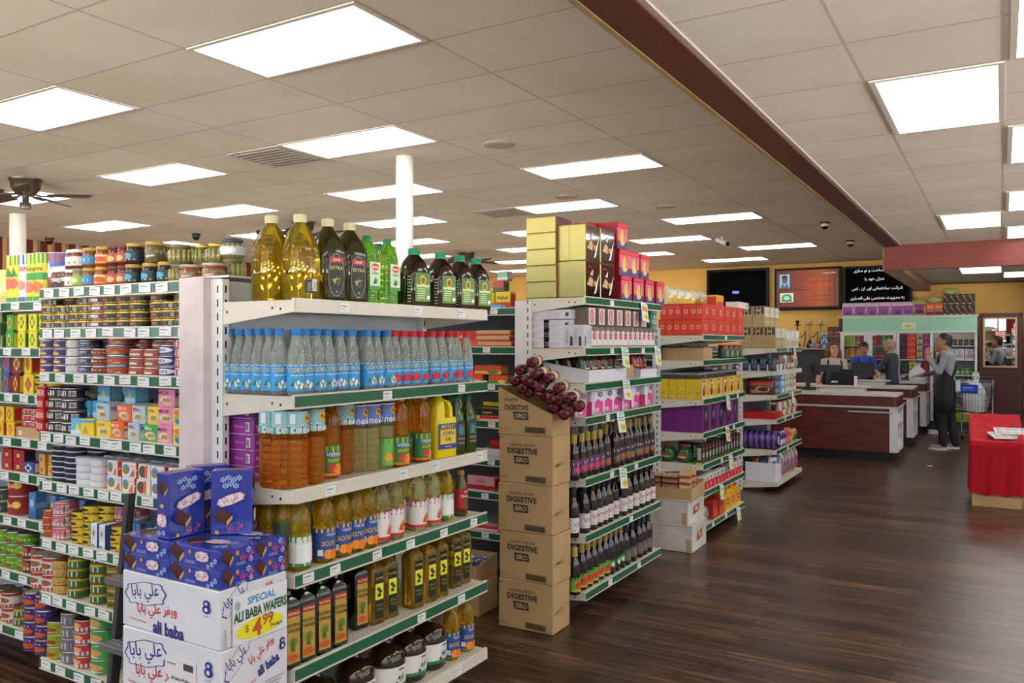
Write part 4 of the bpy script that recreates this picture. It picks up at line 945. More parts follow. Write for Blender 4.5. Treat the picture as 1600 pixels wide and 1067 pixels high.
# oval tins and camel cartons
def oval(name, w, d, h, col, rimc, lc):
    q = MB(); q.loft([ring4(w / 2 * f, d / 2 * f, z, 2.3, 28) for f, z in ((.97, 0), (1, .003), (1, h - .006))], ink(col)); q.loft([ring4(w / 2 * 1.015, d / 2 * 1.03, h - .006, 2.3, 28), ring4(w / 2 * 1.015, d / 2 * 1.03, h - .001, 2.3, 28)], ink(rimc))
    k = MB(); k.loft([ring4(w / 2 * .95, d / 2 * .93, h - .002, 2.3, 28), ring4(w / 2 * .92, d / 2 * .9, h, 2.3, 28)], ink(lc)); return Spec(name, q.mesh(name), (w, d, h), [('lid', k.mesh('lid'))])
OV = oval('oval_tin', .105, .07, .0233, '191d33', 'c8ccd2', '23263c'); OW = oval('oval_tin', .10, .07, .03, 'dedee2', 'b8bcc2', 'd0d0d4')
CML = carton('camel_carton', .085, .062, .062, 'dfe2e4', [('e', .3, .55, .24, .34, '4a86a8'), ('e', .3, .42, .2, .2, '8a7a3a'), ('p', [(.55, .1), (.85, .6), (.9, .1)], 'd8622c'), ('r', .5, .72, .95, .84, 'e8b890')], [('r', 0, 0, 1, 1, 'd8653a'), ('r', 0, .45, 1, .55, 'f0d8c8')], [('r', .1, .1, .9, .9, 'c8d0d8')])
CRT = carton('camel_carton', .085, .062, .062, 'e2e2e0', [('e', .35, .5, .3, .4, '5a4a38'), ('p', [(.5, .1), (.55, .95), (.75, .95), (.7, .1)], 'd86a3a')], [('r', 0, .2, 1, .8, 'e8e4e0')], [('r', .1, .1, .9, .9, 'c8d0d8')])
Z = 0.983; T = 'on the fifth shelf'
cols(G1, Z, [(OV, [97], .05, 8, 'flat navy oval tin', 'tin'), (OV, [113, 155], .11, 8, 'flat navy oval tin set back', 'tin'), (OV, [118], .055, 7, 'navy oval tin with pale rim', 'tin'), (OW, [136, 157], .055, [4, 4], 'white oval tin', 'tin'), (CML, [188, 211], .05, [2, 2], 'white carton with camel picture', 'carton'), (CRT, [235], .05, 2, 'white carton with brown picture', 'carton')], T)
cols(G1, Z, [(CRT, [180, 205, 230, 255, 280], .13, [2, 2, 2, 2, 2], 'pale carton in the second row', 'carton'), (CML, [258, 283], .05, 2, 'camel carton behind the blue boxes', 'carton')], T)
# lower shelves of tins
PNK = can('food_can', .052, .055, 'cf5a72', [('r', 0, .0, 1, .35, 'e8c8cc'), ('p', [(.3, .2), (.6, .75), (.7, .7), (.4, .15)], '8aa8b8'), *BAR(.72, .15, .9, .8)]); PEA = can('food_can', .052, .055, 'e0b8b8', [('e', .5, .45, .25, .35, 'e8a84a'), ('r', 0, .8, 1, 1, 'd87a8a')]); YLC = can('food_can', .042, .034, 'd8bc2c', [('r', 0, 0, 1, .12, '5a4a14'), ('e', .5, .55, .18, .28, '2a2414')], lid=GOLDLID)
MLK = carton('milk_carton', .045, .065, .105, 'e8ecee', [('r', .0, 0, .12, 1, '2f8a5a'), ('r', .3, .35, .75, .9, 'cfd8e8'), ('e', .52, .62, .14, .12, 'd8602c'), *BAR(.2, .05, .85, .2)], [('r', 0, 0, 1, 1, '2f4f9a')]); RSM = can('food_can', .03, .03, 'a83a30', [('r', 0, .4, 1, .6, 'd8a0a0')], lid=GOLDLID)
SKB = carton('sky_carton', .05, .06, .13, '4a7ab0', [('r', 0, 0, 1, .3, '2f5a92'), ('e', .5, .6, .3, .15, '9ac0dc')], [('r', 0, .4, 1, .6, '86aed0')])
Z = .728; T = 'on the sixth shelf'
cols(G1, Z, [(RSM, [80], .05, 4, 'small dark red tin', 'tin'), (PNK, [101], .06, 3, 'pink fruit can', 'can'), (YLC, [126, 145], .05, [4, 5], 'yellow fish tin', 'tin'), (YLC, [170], .09, 5, 'yellow fish tin set back', 'tin'), (MLK, [152, 167], .035, 1, 'white and blue milk carton', 'carton'), (YLC, [190], .06, 3, 'gold fish tin beside milk cartons', 'tin'),
    (PNK, [192, 212], .14, 3, 'pink fruit can in the back', 'can'), (SKB, [92, 107, 122, 137], .24, 1, 'tall blue carton at the back', 'carton'), (SKB, [215, 226], .06, 1, 'tall blue carton beside the step ladder', 'carton')], T)
TAN2 = can('food_can', .043, .036, 'b8965a', [('r', 0, .3, 1, .5, '8a6a34')], lid=GOLDLID); GRC = can('food_can', .045, .042, '3f5a2c', [('r', .2, .15, .75, .85, 'c8ccc8'), ('r', 0, .85, 1, 1, 'a8a048')], lid=GOLDLID); GLD = can('food_can', .045, .04, '8a7a34', [('e', .5, .5, .25, .3, '4a4a20')], lid=GOLDLID); RBK = can('food_can', .05, .07, '5a1c1c', [('r', .1, .2, .9, .45, 'c8b8a8'), ('e', .5, .65, .2, .2, 'a8502c')]); WRD = can('food_can', .055, .075, 'd8d4d0', [('r', 0, 0, 1, .2, 'a83030'), ('r', 0, .8, 1, 1, 'a83030'), ('e', .5, .5, .2, .2, '8a5a34')])
Z = .488; T = 'on the seventh shelf'
cols(G1, Z, [(RBK, [50, 62], .05, 1, 'dark red can', 'can'), (WRD, [66, 84], .06, 2, 'white and red can', 'can'), (TAN2, [97], .05, 4, 'plain golden tin', 'tin'), (GRC, [121], .05, 5, 'green tin with pale label', 'tin'), (GRC, [156], .05, 5, 'green and silver tin', 'tin'), (GLD, [182], .05, 5, 'gold tin next to the ladder', 'tin'), (GLD, [133, 147, 168], .13, 5, 'gold tin in the back row', 'tin')][1:], T)
PUC = can('food_can', .05, .066, '40286a', [('r', .2, .7, .8, .8, 'b8a8c8'), ('e', .55, .35, .25, .22, 'b8502c')]); GRN2 = can('food_can', .052, .062, '3f9a4a', [('e', .5, .45, .28, .3, 'c89a5a'), ('p', [(.2, .1), (.5, .2), (.8, .1), (.5, .02)], 'bfe0d8')]); PKC = can('food_can', .048, .052, 'b8384a', [('r', 0, 0, 1, .4, 'd8c8cc'), ('e', .5, .6, .2, .25, 'd8a86a')]); SLC = can('food_can', .048, .055, '6a6c74', [('r', .3, .1, .8, .7, 'b8bcc4')]); LIM = can('food_can', .048, .055, '8a9a2c', [('r', 0, 0, 1, .45, 'c8a82c'), ('e', .5, .35, .25, .2, '8a4a1c')])
Z = .193; T = 'on the base shelf'
cols(G1, Z, [(PUC, [55, 73], .06, [4, 4], 'purple can', 'can'), (LIM, [90], .055, 3, 'lime and yellow can', 'can'), (SLC, [112], .055, 4, 'silver grey can', 'can'), (PKC, [133], .055, 4, 'crimson can', 'can'), (GRN2, [159], .055, 4, 'bright green can', 'can'), (PUC, [85, 104, 124], .16, 4, 'purple can in the back row', 'can')], T)

# ---------------------------------------------------------------- the shallower section at the edge
TALL = lambda c, c2, dec=(): can('drum_tin', .05, .24, c, [('r', 0, .8, 1, 1, c2), ('r', 0, 0, 1, .1, c2), *dec], lid=mat('c8c4b8', .4))
Z = 1.793; T = 'on the far top shelf'
DY = TALL('e4d23a', '3a8a4a', [('e', .5, .4, .2, .12, 'd0684a'), ('p', [(.3, .55), (.5, .75), (.7, .55)], '2f7a3a')]); DW = TALL('dcdcdc', '3a62a0', [('t', 'WAN', .5, .7, .1, 'c8323c'), ('e', .5, .35, .15, .1, 'c88a8a')]); DG2 = TALL('e0cf40', '2f9a4c', [('r', 0, .45, 1, .6, '3a9a4a'), ('e', .5, .3, .22, .12, 'd8704a'), ('t', 'WAN', .5, .68, .08, '2a6a34')]); DB = TALL('c8503a', '4a6ab8', [('r', 0, .6, 1, .8, '4a6ab8'), ('p', [(.35, .5), (.5, .85), (.65, .5)], 'e8e8f0'), ('e', .5, .3, .22, .14, '6a2a22')])
cols(G1B, Z, [(DY, [23, 34], .05, 1, 'yellow drum of snacks', 'tin'), (DW, [44], .05, 1, 'white drum of snacks', 'tin'), (DG2, [56, 68], .05, 1, 'green and yellow drum of snacks', 'tin'), (DB, [79, 93], .09, 1, 'blue and red drum of snacks', 'tin')], T)
CLR = bottle('snack_tub', [(.05, 0), (.055, .01), (.055, .15), (.05, .16)], mat('d8cf8a', .15, coat=.4), (.052, .155, .172, 'e2d890', None), [(.04, .12, 'd8d26a', [('r', .2, .2, .8, .8, 'e8e4b0')])], 18); COC = bottle('snack_tub', [(.045, 0), (.05, .01), (.05, .13), (.045, .14)], mat('5a3020', .2, coat=.4), (.05, .138, .165, 'dfe2e4', None), [(.03, .11, 'c8c4c0', [('r', .1, .1, .5, .9, '6a3a28'), ('e', .6, .5, .2, .3, '3a2018')])], 18)
cols(G1B, Z, [(CLR, [9], .05, 1, 'clear yellow tub', 'tub'), (CLR, [3, 16], .13, 1, 'clear yellow tub behind', 'tub'), (COC, [92, 106], .045, 1, 'cocoa tub with white lid', 'tub')], T)
def bx(name, w, d, h, c, c2, c3, word=None): return carton(name, w, d, h, c, [('p', [(.5, .12), (.85, .5), (.5, .9), (.15, .5)], c2), ('e', .5, .5, .2, .2, c3)] + ([('t', word, .5, .5, .14, 'f4f4f0')] if word else []), [('r', .1, .1, .9, .9, c2)])
GBX, YBX = bx('tea_carton', .075, .06, .085, '2f9a44', 'e2d23c', '8a6a20'), bx('tea_carton', .075, .06, .085, 'e0d830', '2f7a3a', 'd8c83a'); PHB = bx('photo_carton', .07, .06, .065, '6a8a5a', '3f5a3a', 'b8503a')
cols(G1B, 1.568, [(GBX, [24], .045, 2, 'green carton with yellow diamond', 'carton'), (YBX, [42, 60], .045, 2, 'yellow carton with dark diamond', 'carton'), (PHB, [6], .05, 3, 'green picture carton', 'carton'), (YBX, [74], .06, 2, 'yellow carton half hidden', 'carton')], 'on the far second shelf')
BRB, RYB, YRB = bx('rice_carton', .06, .06, .1, '3f5a9a', 'c8643a', '8a2a2a'), bx('rice_carton', .07, .06, .1, '7a1c24', 'e0d43a', 'a8342c'), bx('rice_carton', .075, .06, .1, 'e0c82c', 'c8402c', 'b86a3a')
cols(G1B, 1.343, [(BRB, [18], .045, 2, 'blue and red carton', 'carton'), (RYB, [34], .045, 2, 'maroon carton with yellow diamond', 'carton'), (YRB, [52], .045, 2, 'yellow and red carton', 'carton'), (PHB, [6], .05, 2, 'green picture carton', 'carton'), (YLC, [68, 82], .05, 3, 'small gold tin', 'tin')], 'on the far third shelf')
FRY, RDT = bx('spice_carton', .07, .06, .075, 'e0c42c', 'c83a34', 'd8a83a'), can('food_can', .05, .03, 'b83a3c', [('r', .2, .2, .7, .8, 'd8d8d4')])
TRAY = carton('cardboard_tray', .22, .13, .055, CARD, [('r', .12, .3, .24, .7, 'e0d8c8')])
cols(G1B, 1.128, [(FRY, [8, 25], .045, 2, 'yellow and red spice carton', 'carton'), (TRAY, [62], .07, 1, 'cardboard tray', 'tray')], 'on the far fourth shelf')
cols(G1B, 1.128 + .056, [(RDT, [52, 66], .06, 3, 'flat red tin in the tray', 'tin')], 'on the far fourth shelf')
KIW = bx('polish_carton', .09, .06, .055, 'a8202a', '2a2a4a', 'd8a83a'); BLW = bx('polish_carton', .08, .06, .055, '2f4a8a', 'e0e0e0', '2f4a8a'); WHB = bx('white_carton', .07, .06, .09, 'd0cfc8', 'b8b6ae', '8a8a84'); TNB = bx('tan_carton', .05, .05, .05, 'd8a85a', 'c88a3a', 'a8602c')
cols(G1B, .958, [(WHB, [4], .045, 1, 'pale carton', 'carton'), (KIW, [20, 38], .045, [2, 2], 'dark red carton', 'carton'), (BLW, [52], .045, 1, 'blue and white carton', 'carton'), (TNB, [74, 88], .06, [2, 2], 'tan carton', 'carton')], 'on the far fifth shelf')
BIGR = can('big_can', .065, .097, '8f1f26', [('e', .3, .55, .18, .3, 'e8d048'), ('e', .7, .55, .1, .2, 'e8d048'), ('r', .4, .4, .65, .6, 'd88a8a')]); DKG = can('food_can', .05, .06, '1c3a2c', [('r', .2, .2, .7, .6, '8aa89a')])
cols(G1B, .738, [(DKG, [5], .05, 2, 'dark green can', 'can'), (BIGR, [33], .07, 2, 'large red can with yellow moon', 'can'), (SKB, [58], .05, 1, 'tall blue carton', 'carton')], 'on the far sixth shelf')
GRY = can('food_can', .05, .062, '5a9a34', [('r', 0, .45, 1, .6, 'd8c82c'), ('e', .5, .3, .2, .2, '7a4a2a')])
cols(G1B, .468, [(GRY, [5, 23, 40], .05, [3, 3, 3], 'green and yellow can', 'can'), (RBK, [52, 66], .06, 2, 'dark red and white can', 'can')], 'on the far seventh shelf')
cols(G1B, .193, [(WRD, [6, 22], .07, [2, 2], 'white and red can', 'can'), (GRC, [37], .06, 2, 'pale green can', 'can'), (DKG, [52], .1, 3, 'dark green can', 'can')], 'on the far base shelf')

# ================================================================ white cartons and wafer boxes by the end post
NAVY, RED = '27307c', 'c0323a'
def plaque(x, y, w, h, rot, col=NAVY, t=.03, fill='dcdde4', asp=2.3):
    pts = []
    for i in range(28):
        a = 2 * math.pi * i / 28; r = 1 + .07 * math.cos(8 * a)
        pts.append((math.copysign(abs(math.cos(a)) ** .6, math.cos(a)) * w * r, math.copysign(abs(math.sin(a)) ** .7, math.sin(a)) * h * r))
    c, s = math.cos(rot), math.sin(rot)
    f = lambda k: [(x + (p * k * c - q * k / asp * s), y + (p * k * s * asp + q * k * c)) for p, q in pts]
    return [('p', f(1), col), ('p', f(1 - t * 2.2), fill)]
FRONTP = [*plaque(.255, .66, .215, .20, .14), ('t', ar('علي بابا'), .255, .67, .2, NAVY, .14, .36), ('t', ar('ويفر علي بابا'), .38, .40, .17, RED, .1, .46), ('t', '*ali baba', .50, .13, .22, NAVY, 0, .32), ('t', 'Chocolate Coated Wafer', .18, .17, .035, RED, -.05, .26),
    ('e', .885, .76, .033, .06, NAVY), ('e', .885, .66, .04, .07, NAVY), ('e', .885, .76, .014, .025, 'd9dae2'), ('e', .885, .66, .018, .035, 'd9dae2'), ('t', 'SHUNIZ', .885, .55, .03, '8a8a94', 0, .1)]
SIDEP = [*plaque(.22, .80, .2, .14, .5), ('t', ar('علي بابا'), .22, .81, .16, NAVY, .5, .3), ('t', ar('ويفر علي بابا'), .58, .78, .13, RED, .42, .4), ('t', '*ali baba', .68, .55, .15, NAVY, .3, .34), ('e', .9, .82, .04, .05, NAVY), ('e', .9, .74, .05, .06, NAVY), ('e', .9, .82, .017, .02, 'd9dae2'), ('e', .9, .74, .02, .028, 'd9dae2'),
    ('t', 'Chocolate Coated Wafer', .3, .34, .035, RED, .3, .4), *[('r', .62, .3 - .05 * i, .9 - .03 * (i % 3), .315 - .05 * i, '9a9aa4') for i in range(5)], ('r', .05, .05, .08, .35, 'b0b0ba')]
CW, CD, CX, CY = .49, .275, -2.557 + .245, 1.84
def wcarton(h): return carton('white_carton', CW, CD, h, WCARD, FRONTP, SIDEP, [('r', .49, 0, .51, 1, 'c2c0b8')], c=.004)
WC1, WC2 = wcarton(.1855), wcarton(.2143)
for k in range(3): put(WC2, (CX + (.004, -.004, .003)[k], CY, .2153 * k), f'white printed wafer carton, {("bottom of the pile on the floor", "second from the floor in the pile", "just under the top one")[k]}', 'carton', (.01, -.008, .012)[k], 'white wafer cartons')
put(WC1, (CX, CY, .646), 'white printed wafer carton with the price sign, top of its pile', 'carton', -.006, 'white wafer cartons')
LBL = MB(); LBL.box(-.075, .075, -.001, .0004, 0, .12, 'e2e2e0'); prints(LBL, [('r', .6, .72, .92, .9, '4a4a4a'), ('t', 'Ali Baba Wafer', .5, .45, .09, '3a3a3a'), ('t', '12 x 24 pcs x 25 gr', .5, .2, .08, '3a3a3a'), ('r', .08, .8, .35, .84, '7a7a7a')], .15, .12, lambda x, y, l: (-.075 + x, -.001 - l, y))
o = LBL.obj('shipping_label', None, (CX + .06, CY - CD / 2 - .001, .47)); tag(o, 'small white shipping label on the second white wafer carton', 'label')
def sheet(name, w, h, decs, base='e8e9e6'):
    q = MB(); q.box(-w / 2, w / 2, -.0012, 0, -h, 0, base); prints(q, decs, w, h, lambda x, y, l: (-w / 2 + x, -.0012 - l, y - h)); return Spec(name, q.mesh(name), (w, .002, h))
BIG = sheet('price_sign', .225, .158, [('r', .01, .01, .99, .99, 'e6e9ee'), ('t', '*SPECIAL', .52, .82, .15, '4f8fc4', 0, .75), ('e', .08, .78, .05, .1, 'a8b0ac'), ('t', '*ALI BABA WAFERS', .5, .57, .2, '2a5a34', .02, .98), ('e', .48, .24, .44, .2, 'e8dc28'), ('t', '$', .24, .27, .14, '6a5a14'), ('t', '*4', .42, .24, .34, 'b8542c'), ('t', '*99', .62, .34, .22, 'b0642c'), ('t', '24 pack', .78, .16, .08, '4a4a14')])
put(BIG, (CX + CW / 2 + .006, CY + .018, .806), 'white special price sign reading 4.99 taped on the top white carton', 'sign', R(90))
# blue wafer boxes
BLU = mat('2a3b9c', .16, coat=.6)
def wafer(x, y, s): return [('p', [(x, y + s * .55), (x + s * .35, y + s * 1.0), (x + s * 1.05, y + s * .45), (x + s * .7, y - s * .02)], '4a241c'), ('p', [(x + s * .7, y - s * .02), (x + s * 1.05, y + s * .45), (x + s * 1.05, y + s * .2), (x + s * .72, y - s * .3)], 'd8b878'), ('p', [(x, y + s * .55), (x + s * .7, y - s * .02), (x + s * .72, y - s * .3), (x + s * .02, y + s * .25)], '3a1a14'),
    ('p', [(x + s * .72, y - s * .16), (x + s * 1.05, y + s * .34), (x + s * 1.05, y + s * .29), (x + s * .72, y - s * .2)], '6a3a20')]
def flake(x, y, r, W=1, H=1): return [('p', [(x + rr * math.cos(a) / W, y + rr * math.sin(a) / H) for rr, a in ((r if i % 2 else r * .55, i * math.pi / 6) for i in range(12))], 'a9c0e8'), ('e', x, y, r * .4 / W, r * .4 / H, '2a3b9c'), ('e', x, y, r * .2 / W, r * .2 / H, 'a9c0e8')]
W_, D_, H_ = .243, .134, .06
def scl(decs, sx, sy, ox=0, oy=0):
    out = []
    for d in decs: out.append(('p', [(ox + px * sx, oy + py * sy) for px, py in d[1]], d[2]) if d[0] == 'p' else d)
    return out
longf = [*scl(wafer(0, 0, 1), .26, .8, .02, .3), ('e', .42, .74, .028, .11, 'd8a02c'), ('t', '6', .42, .74, .14, '7a4a10'), *plaque(.66, .6, .13, .26, .12, 'c8a0a8', .04, 'e4dfe4'), ('t', ar('علي بابا'), .66, .6, .28, 'b8323c', .12, .2), *flake(.86, .3, .011, W_, H_), *flake(.93, .5, .011, W_, H_), *flake(.8, .18, .009, W_, H_), *[('r', .36, .2 + .09 * i, .56, .24 + .09 * i, '8a9ad8') for i in range(2)]]
shortf = [*scl(wafer(0, 0, 1), .32, .78, .03, .32), ('e', .47, .74, .05, .13, 'd8a02c'), ('t', '6', .47, .74, .16, '7a4a10'), *flake(.8, .78, .012, D_, H_), *flake(.86, .28, .011, D_, H_), ('t', ar('علي بابا'), .74, .5, .36, 'd8485a', .25, .42), *[('r', .4, .12 + .09 * i, .68, .16 + .09 * i, '8a9ad8') for i in range(2)]]
topf = [*scl(wafer(0, 0, 1), .3, .5, .05, .3), *plaque(.55, .6, .16, .18, .2, 'c8a0a8', .05, 'e4dfe4'), ('t', ar('علي بابا'), .55, .6, .2, 'b8323c', .2, .24), *[e for i in range(6) for e in flake(.78 + .07 * (i % 3), .25 + .2 * (i // 3) + .08 * (i % 2), .012, W_, D_)]]
WB = carton('wafer_box', W_, D_, H_, BLU, longf, shortf, topf, c=.003)
for lay in (0, 1):
    for ix in (0, 1):
        for iy in (0, 1):
            put(WB, (CX + (-.1225, .1225)[ix], CY + (-.0675, .0675)[iy], .8325 + lay * .0605), f'blue wafer box lying flat, {("lower", "upper")[lay]} layer, {("post side", "aisle side")[ix]}, {("front", "back")[iy]} one', 'box', rnd.uniform(-.015, .015), 'blue wafer boxes')
# standing boxes, wide face forward
bigf = [*[e for i in range(7) for e in flake(.3 + .13 * (i % 4) + .06 * (i // 4), .86 - .09 * (i // 4) + .03 * (i % 2), .0125, D_, W_)], *plaque(.5, .56, .34, .075, .35, 'c8a0a8', .06, 'e4dfe4', .6), ('t', ar('علي بابا'), .5, .56, .09, 'b8323c', .35, .4), *scl(wafer(0, 0, 1), .42, .22, .1, .22), ('t', ar('علي بابا'), .62, .12, .09, 'd8485a', .3, .4), ('e', .17, .06, .05, .03, 'd8a02c')]
narf = [*scl(wafer(0, 0, 1), .8, .2, .08, .7), ('e', .5, .5, .16, .035, 'd8a02c'), *plaque(.5, .28, .38, .1, 0, 'c8a0a8', .06, 'e4dfe4', .3), ('t', ar('علي بابا'), .5, .28, .07, 'b8323c', 1.35, .9), *flake(.3, .08, .012, H_, W_), *flake(.7, .1, .012, H_, W_)]
WU = carton('wafer_box', D_, .07, .215, BLU, bigf, narf, [('r', .1, .1, .9, .9, '7a6a8a')], c=.003)
put(WU, (-2.377 + .01, 1.79, .954), 'blue wafer box standing on end at the post side of the pile', 'box', R(86), 'blue wafer boxes standing up')
put(WU, (-2.245, 1.905, .954), 'blue wafer box standing on end, turned toward the entrance', 'box', R(40), 'blue wafer boxes standing up')
put(WU, (-2.40, 1.925, .954), 'blue wafer box standing behind the other two upright ones', 'box', R(60), 'blue wafer boxes standing up')

# ---------------------------------------------------------------- folding step ladder
t = empty('step_ladder', (-2.80, 1.90, 0)); tag(t, 'grey folded step ladder squeezed between the cans and white cartons', 'ladder')
DKA = mat('4a4b4e', .4, .6); TRD = mat('6c6d6e', .45, .5)
for i, x in enumerate((-.1, .1)):
    q = MB(); q.loft([[(x - .012, -.06, 0), (x + .012, -.06, 0), (x + .012, -.02, 0), (x - .012, -.02, 0)], [(x - .012 + .03, .03, 1.02), (x + .012 + .03, .03, 1.02), (x + .012 + .03, .06, 1.02), (x - .012 + .03, .06, 1.02)]], DKA, False); q.obj('front_rail', t)
    q = MB(); q.tube([(x * .9, .07, 0), (x * .9 + .03, .09, .9)], .01, DKA, 8); q.obj('rear_leg', t)
for k, z in enumerate((.24, .48, .72)):
    y = -.045 + z / 1.02 * .09; q = MB(); q.box(-.09, .09 + z * .03, y - .07, y + .03, z - .022, z - .004, TRD)
    for i in range(4): q.box(-.088, .088 + z * .03, y - .066 + i * .025, y - .054 + i * .025, z - .004, z, mat('8c8d8e', .4, .5))
    q.obj('tread', t)
q = MB(); q.tube([(.11, .045, .84), (.12, -.01, .86), (.10, -.04, .84), (.07, -.05, .80)], .016, BLACK, 10); q.obj('latch_knob', t)

# ================================================================ brown cartons of biscuits
def bfront(dx=0): return [('t', 'GALLETAS / BISCUITS', .44, .80, .055, '3c3024', 0, .46), ('t', '*DIGESTIVE', .44, .675, .115, '332a20', 0, .56), ('p', [(.30, .41), (.57, .41), (.55, .57), (.28, .57)], '2a2622'), ('t', '*SIRO', .425, .49, .10, 'b39a70', 0, .22), ('r', .5, .05, .88, .18, '8a7250'), *[('r', .51 + .0185 * i, .06, .51 + .0185 * i + (.007, .012)[i % 3 == 1], .17, '2a231a') for i in range(20)], ('t', '400 g x 20', .1, .12, .035, '4a3c2c', 0, .15), ('r', .04, .94, .1, .955, '5a4834')]
BC = carton('biscuit_carton', .345, .21, .2698, CARD, bfront(), [('t', 'COMPACTO', .35, .42, .07, '3a3026', .1, .5)], [('r', 0, .48, 1, .52, '8f764e')], c=.004)
BCX, BCY = -2.277, 4.05
for k in range(4): put(BC, (BCX + (0, .006, -.003, .004)[k], BCY, .271 * k), f'brown biscuit carton, {("standing on the floor", "second from the floor", "third from the floor", "directly under the open one")[k]}', 'carton', (.02, -.01, .015, .0)[k], 'brown biscuit cartons')
q = MB(); w, d, z0 = .345, .21, 1.085; a, b = .262, .12
P = [(-w/2, -d/2, 0), (w/2, -d/2, 0), (w/2, d/2, 0), (-w/2, d/2, 0)]
top = [(-w/2, -d/2, a), (w/2, -d/2, b), (w/2, d/2, b + .02), (-w/2, d/2, .27)]
for i in range(4):
    j = (i + 1) % 4; q.add([P[i], P[j], top[j], top[i]], [(0, 1, 2, 3)], CARD)
    inn = lambda p: (p[0] * .976, p[1] * .962, p[2]); q.add([inn(P[i]), inn(P[j]), inn(top[j]), inn(top[i])], [(3, 2, 1, 0)], CARDIN); q.add([top[i], top[j], inn(top[j]), inn(top[i])], [(0, 1, 2, 3)], CARDIN)
q.add(P, [(3, 2, 1, 0)], CARD); q.add([(p[0], p[1], .002) for p in P], [(0, 1, 2, 3)], CARDIN)
prints(q, [('t', '*DIGESTIVE', .34, .56, .105, '332a20', 0, .44), ('p', [(.30, .31), (.57, .31), (.55, .47), (.28, .47)], '2a2622'), ('t', '*SIRO', .425, .39, .10, 'b39a70', 0, .22), ('t', 'GALLETAS', .24, .72, .055, '3c3024', 0, .3), ('r', .5, .05, .88, .18, '8a7250'), *[('r', .51 + .0185 * i, .06, .51 + .0185 * i + (.007, .012)[i % 3 == 1], .17, '2a231a') for i in range(20)], ('t', '400 g x 20', .1, .12, .035, '4a3c2c', 0, .15)], w, .271, lambda x, y, l: (-w / 2 + x, -d / 2 - l, y))
o = q.obj('biscuit_carton', None, (BCX, BCY, z0)); tag(o, 'brown biscuit carton cut open on a slant, full of red rolls', 'carton')
def roll():
    q = MB(); m = mat('4e0a15', .25, coat=.3); r = .03
    ax = lambda p: (p[0], p[2] - .09, p[1])
    q.lathe([(.012, 0), (r * .93, .002), (r, .008), (r, .172), (r * .93, .178), (.012, .18)], m, 18, axis=ax)
    for i in range(9):
        a = 2 * math.pi * i / 9; q.lathe([(.001, -.001), (.006, .0005)], mat('6e1420', .25), 6, math.cos(a) * .014, math.sin(a) * .014, axis=ax)
    k = MB(); k.lathe([(r + .0006, .075), (r + .0006, .12)], 'd8cfc0', 18, axis=ax, cap=False); k.lathe([(r + .0008, .13), (r + .0008, .15)], 'c88a3a', 18, axis=ax, cap=False)
    return Spec('biscuit_roll', q.mesh('biscuit_roll'), (.06, .18, .06), [('label', k.mesh('label'))])
RL = roll()
rolls = [(811, 565, 0), (795, 577, 0), (788, 594, 0), (820, 583, 0), (805, 594, 0), (837, 590, 0), (822, 604, 0), (853, 605, 0), (836, 617, 0), (869, 621, .01), (856, 624, 0), (846, 636, 0), (880, 634, .02), (868, 640, 0), (806, 612, 0), (860, 646, 0), (797, 606, 0), (829, 596, 0), (845, 622, 0), (815, 598, 0)]
for i, (px, py, dy) in enumerate(rolls):
    Y = 4.0 + .02 * (i % 3); p = on_y(px, py, Y - .07)
    put(RL, (p.x + .05, Y + dy + .02, p.z), f'dark red biscuit roll, {ordn(i)} of the heap in the open brown carton', 'biscuit roll', R(12) + rnd.uniform(-.15, .15), 'red biscuit rolls', rx=R(3))

# ================================================================ goods on the second endcap
GT = mat('9c9258', .3, .8); WIN = mat('2c120e', .08, coat=.8)
gold5 = carton('gold_tin', .215, .2, .0965, GT, [('r', .02, .05, .98, .95, mat('5a1a20', .2))], [('r', 0, .9, 1, .93, mat('8a8244', .3, .7))], c=.004)
GS = [('r', .03, .02, .97, .98, WIN), ('t', 'Anabon', .3, .86, .06, 'b8323c', 0, .5), ('p', [(.1, .35), (.35, .6), (.5, .3)], 'd0b080'), ('e', .35, .45, .16, .1, 'c8a070'), ('e', .65, .4, .14, .08, 'b88a5a'), ('p', [(.55, .1), (.8, .55), (.92, .7), (.7, .15)], 'e8e4e0'), ('p', [(.3, .65), (.5, .8), (.45, .6)], 'e0d8d0')]
goldb = carton('gold_tin', .205, .105, .213, GT, GS, [('r', 0, .975, 1, .99, mat('8a8244', .3, .7))], c=.004)
Z = 1.862
for k in range(5): E2.put(gold5, .113, .295, Z + .0967 * k, f'flat gold tin at the back corner, {upn(k, 5)} of five', 'tin', 0, 'flat gold tins')
for k in range(2):
    for i in range(2):
        for j in range(2):
            E2.put(goldb, .135 + .212 * i, .058 + .108 * j, Z + .214 * k, f'tall gold tin, {("lower", "upper")[k]} layer, {("near", "far")[i]} one {("up front", "behind")[j]}', 'tin', rnd.uniform(-.02, .02), 'tall gold tins')
PW = [('r', 0, 0, 1, .3, '4a3f7a'), ('r', 0, .3, 1, .8, 'd8627a'), ('r', 0, .8, 1, 1, 'b01c2c'), ('e', .5, .42, .28, .3, 'd8b468'), ('p', [(.28, .15), (.7, .2), (.72, .5), (.4, .42)], 'e0bc78'), ('r', .62, .3, .68, .75, '3a2a20'), ('r', .05, .84, .95, .96, 'd83848')]
WF = carton('wafer_carton', .16, .13, .165, 'a01828', PW, [('r', .1, .1, .9, .9, '8f1424')], [('r', .08, .1, .92, .9, 'c03040')], c=.003)
for i, px in enumerate((976, 995, 1012, 1029)): E2.put(WF, E2.along(px, .03), .08, Z, f'red wafer carton, bottom row, {left(i, 4)}', 'carton', rnd.uniform(-.03, .03), 'red wafer cartons')
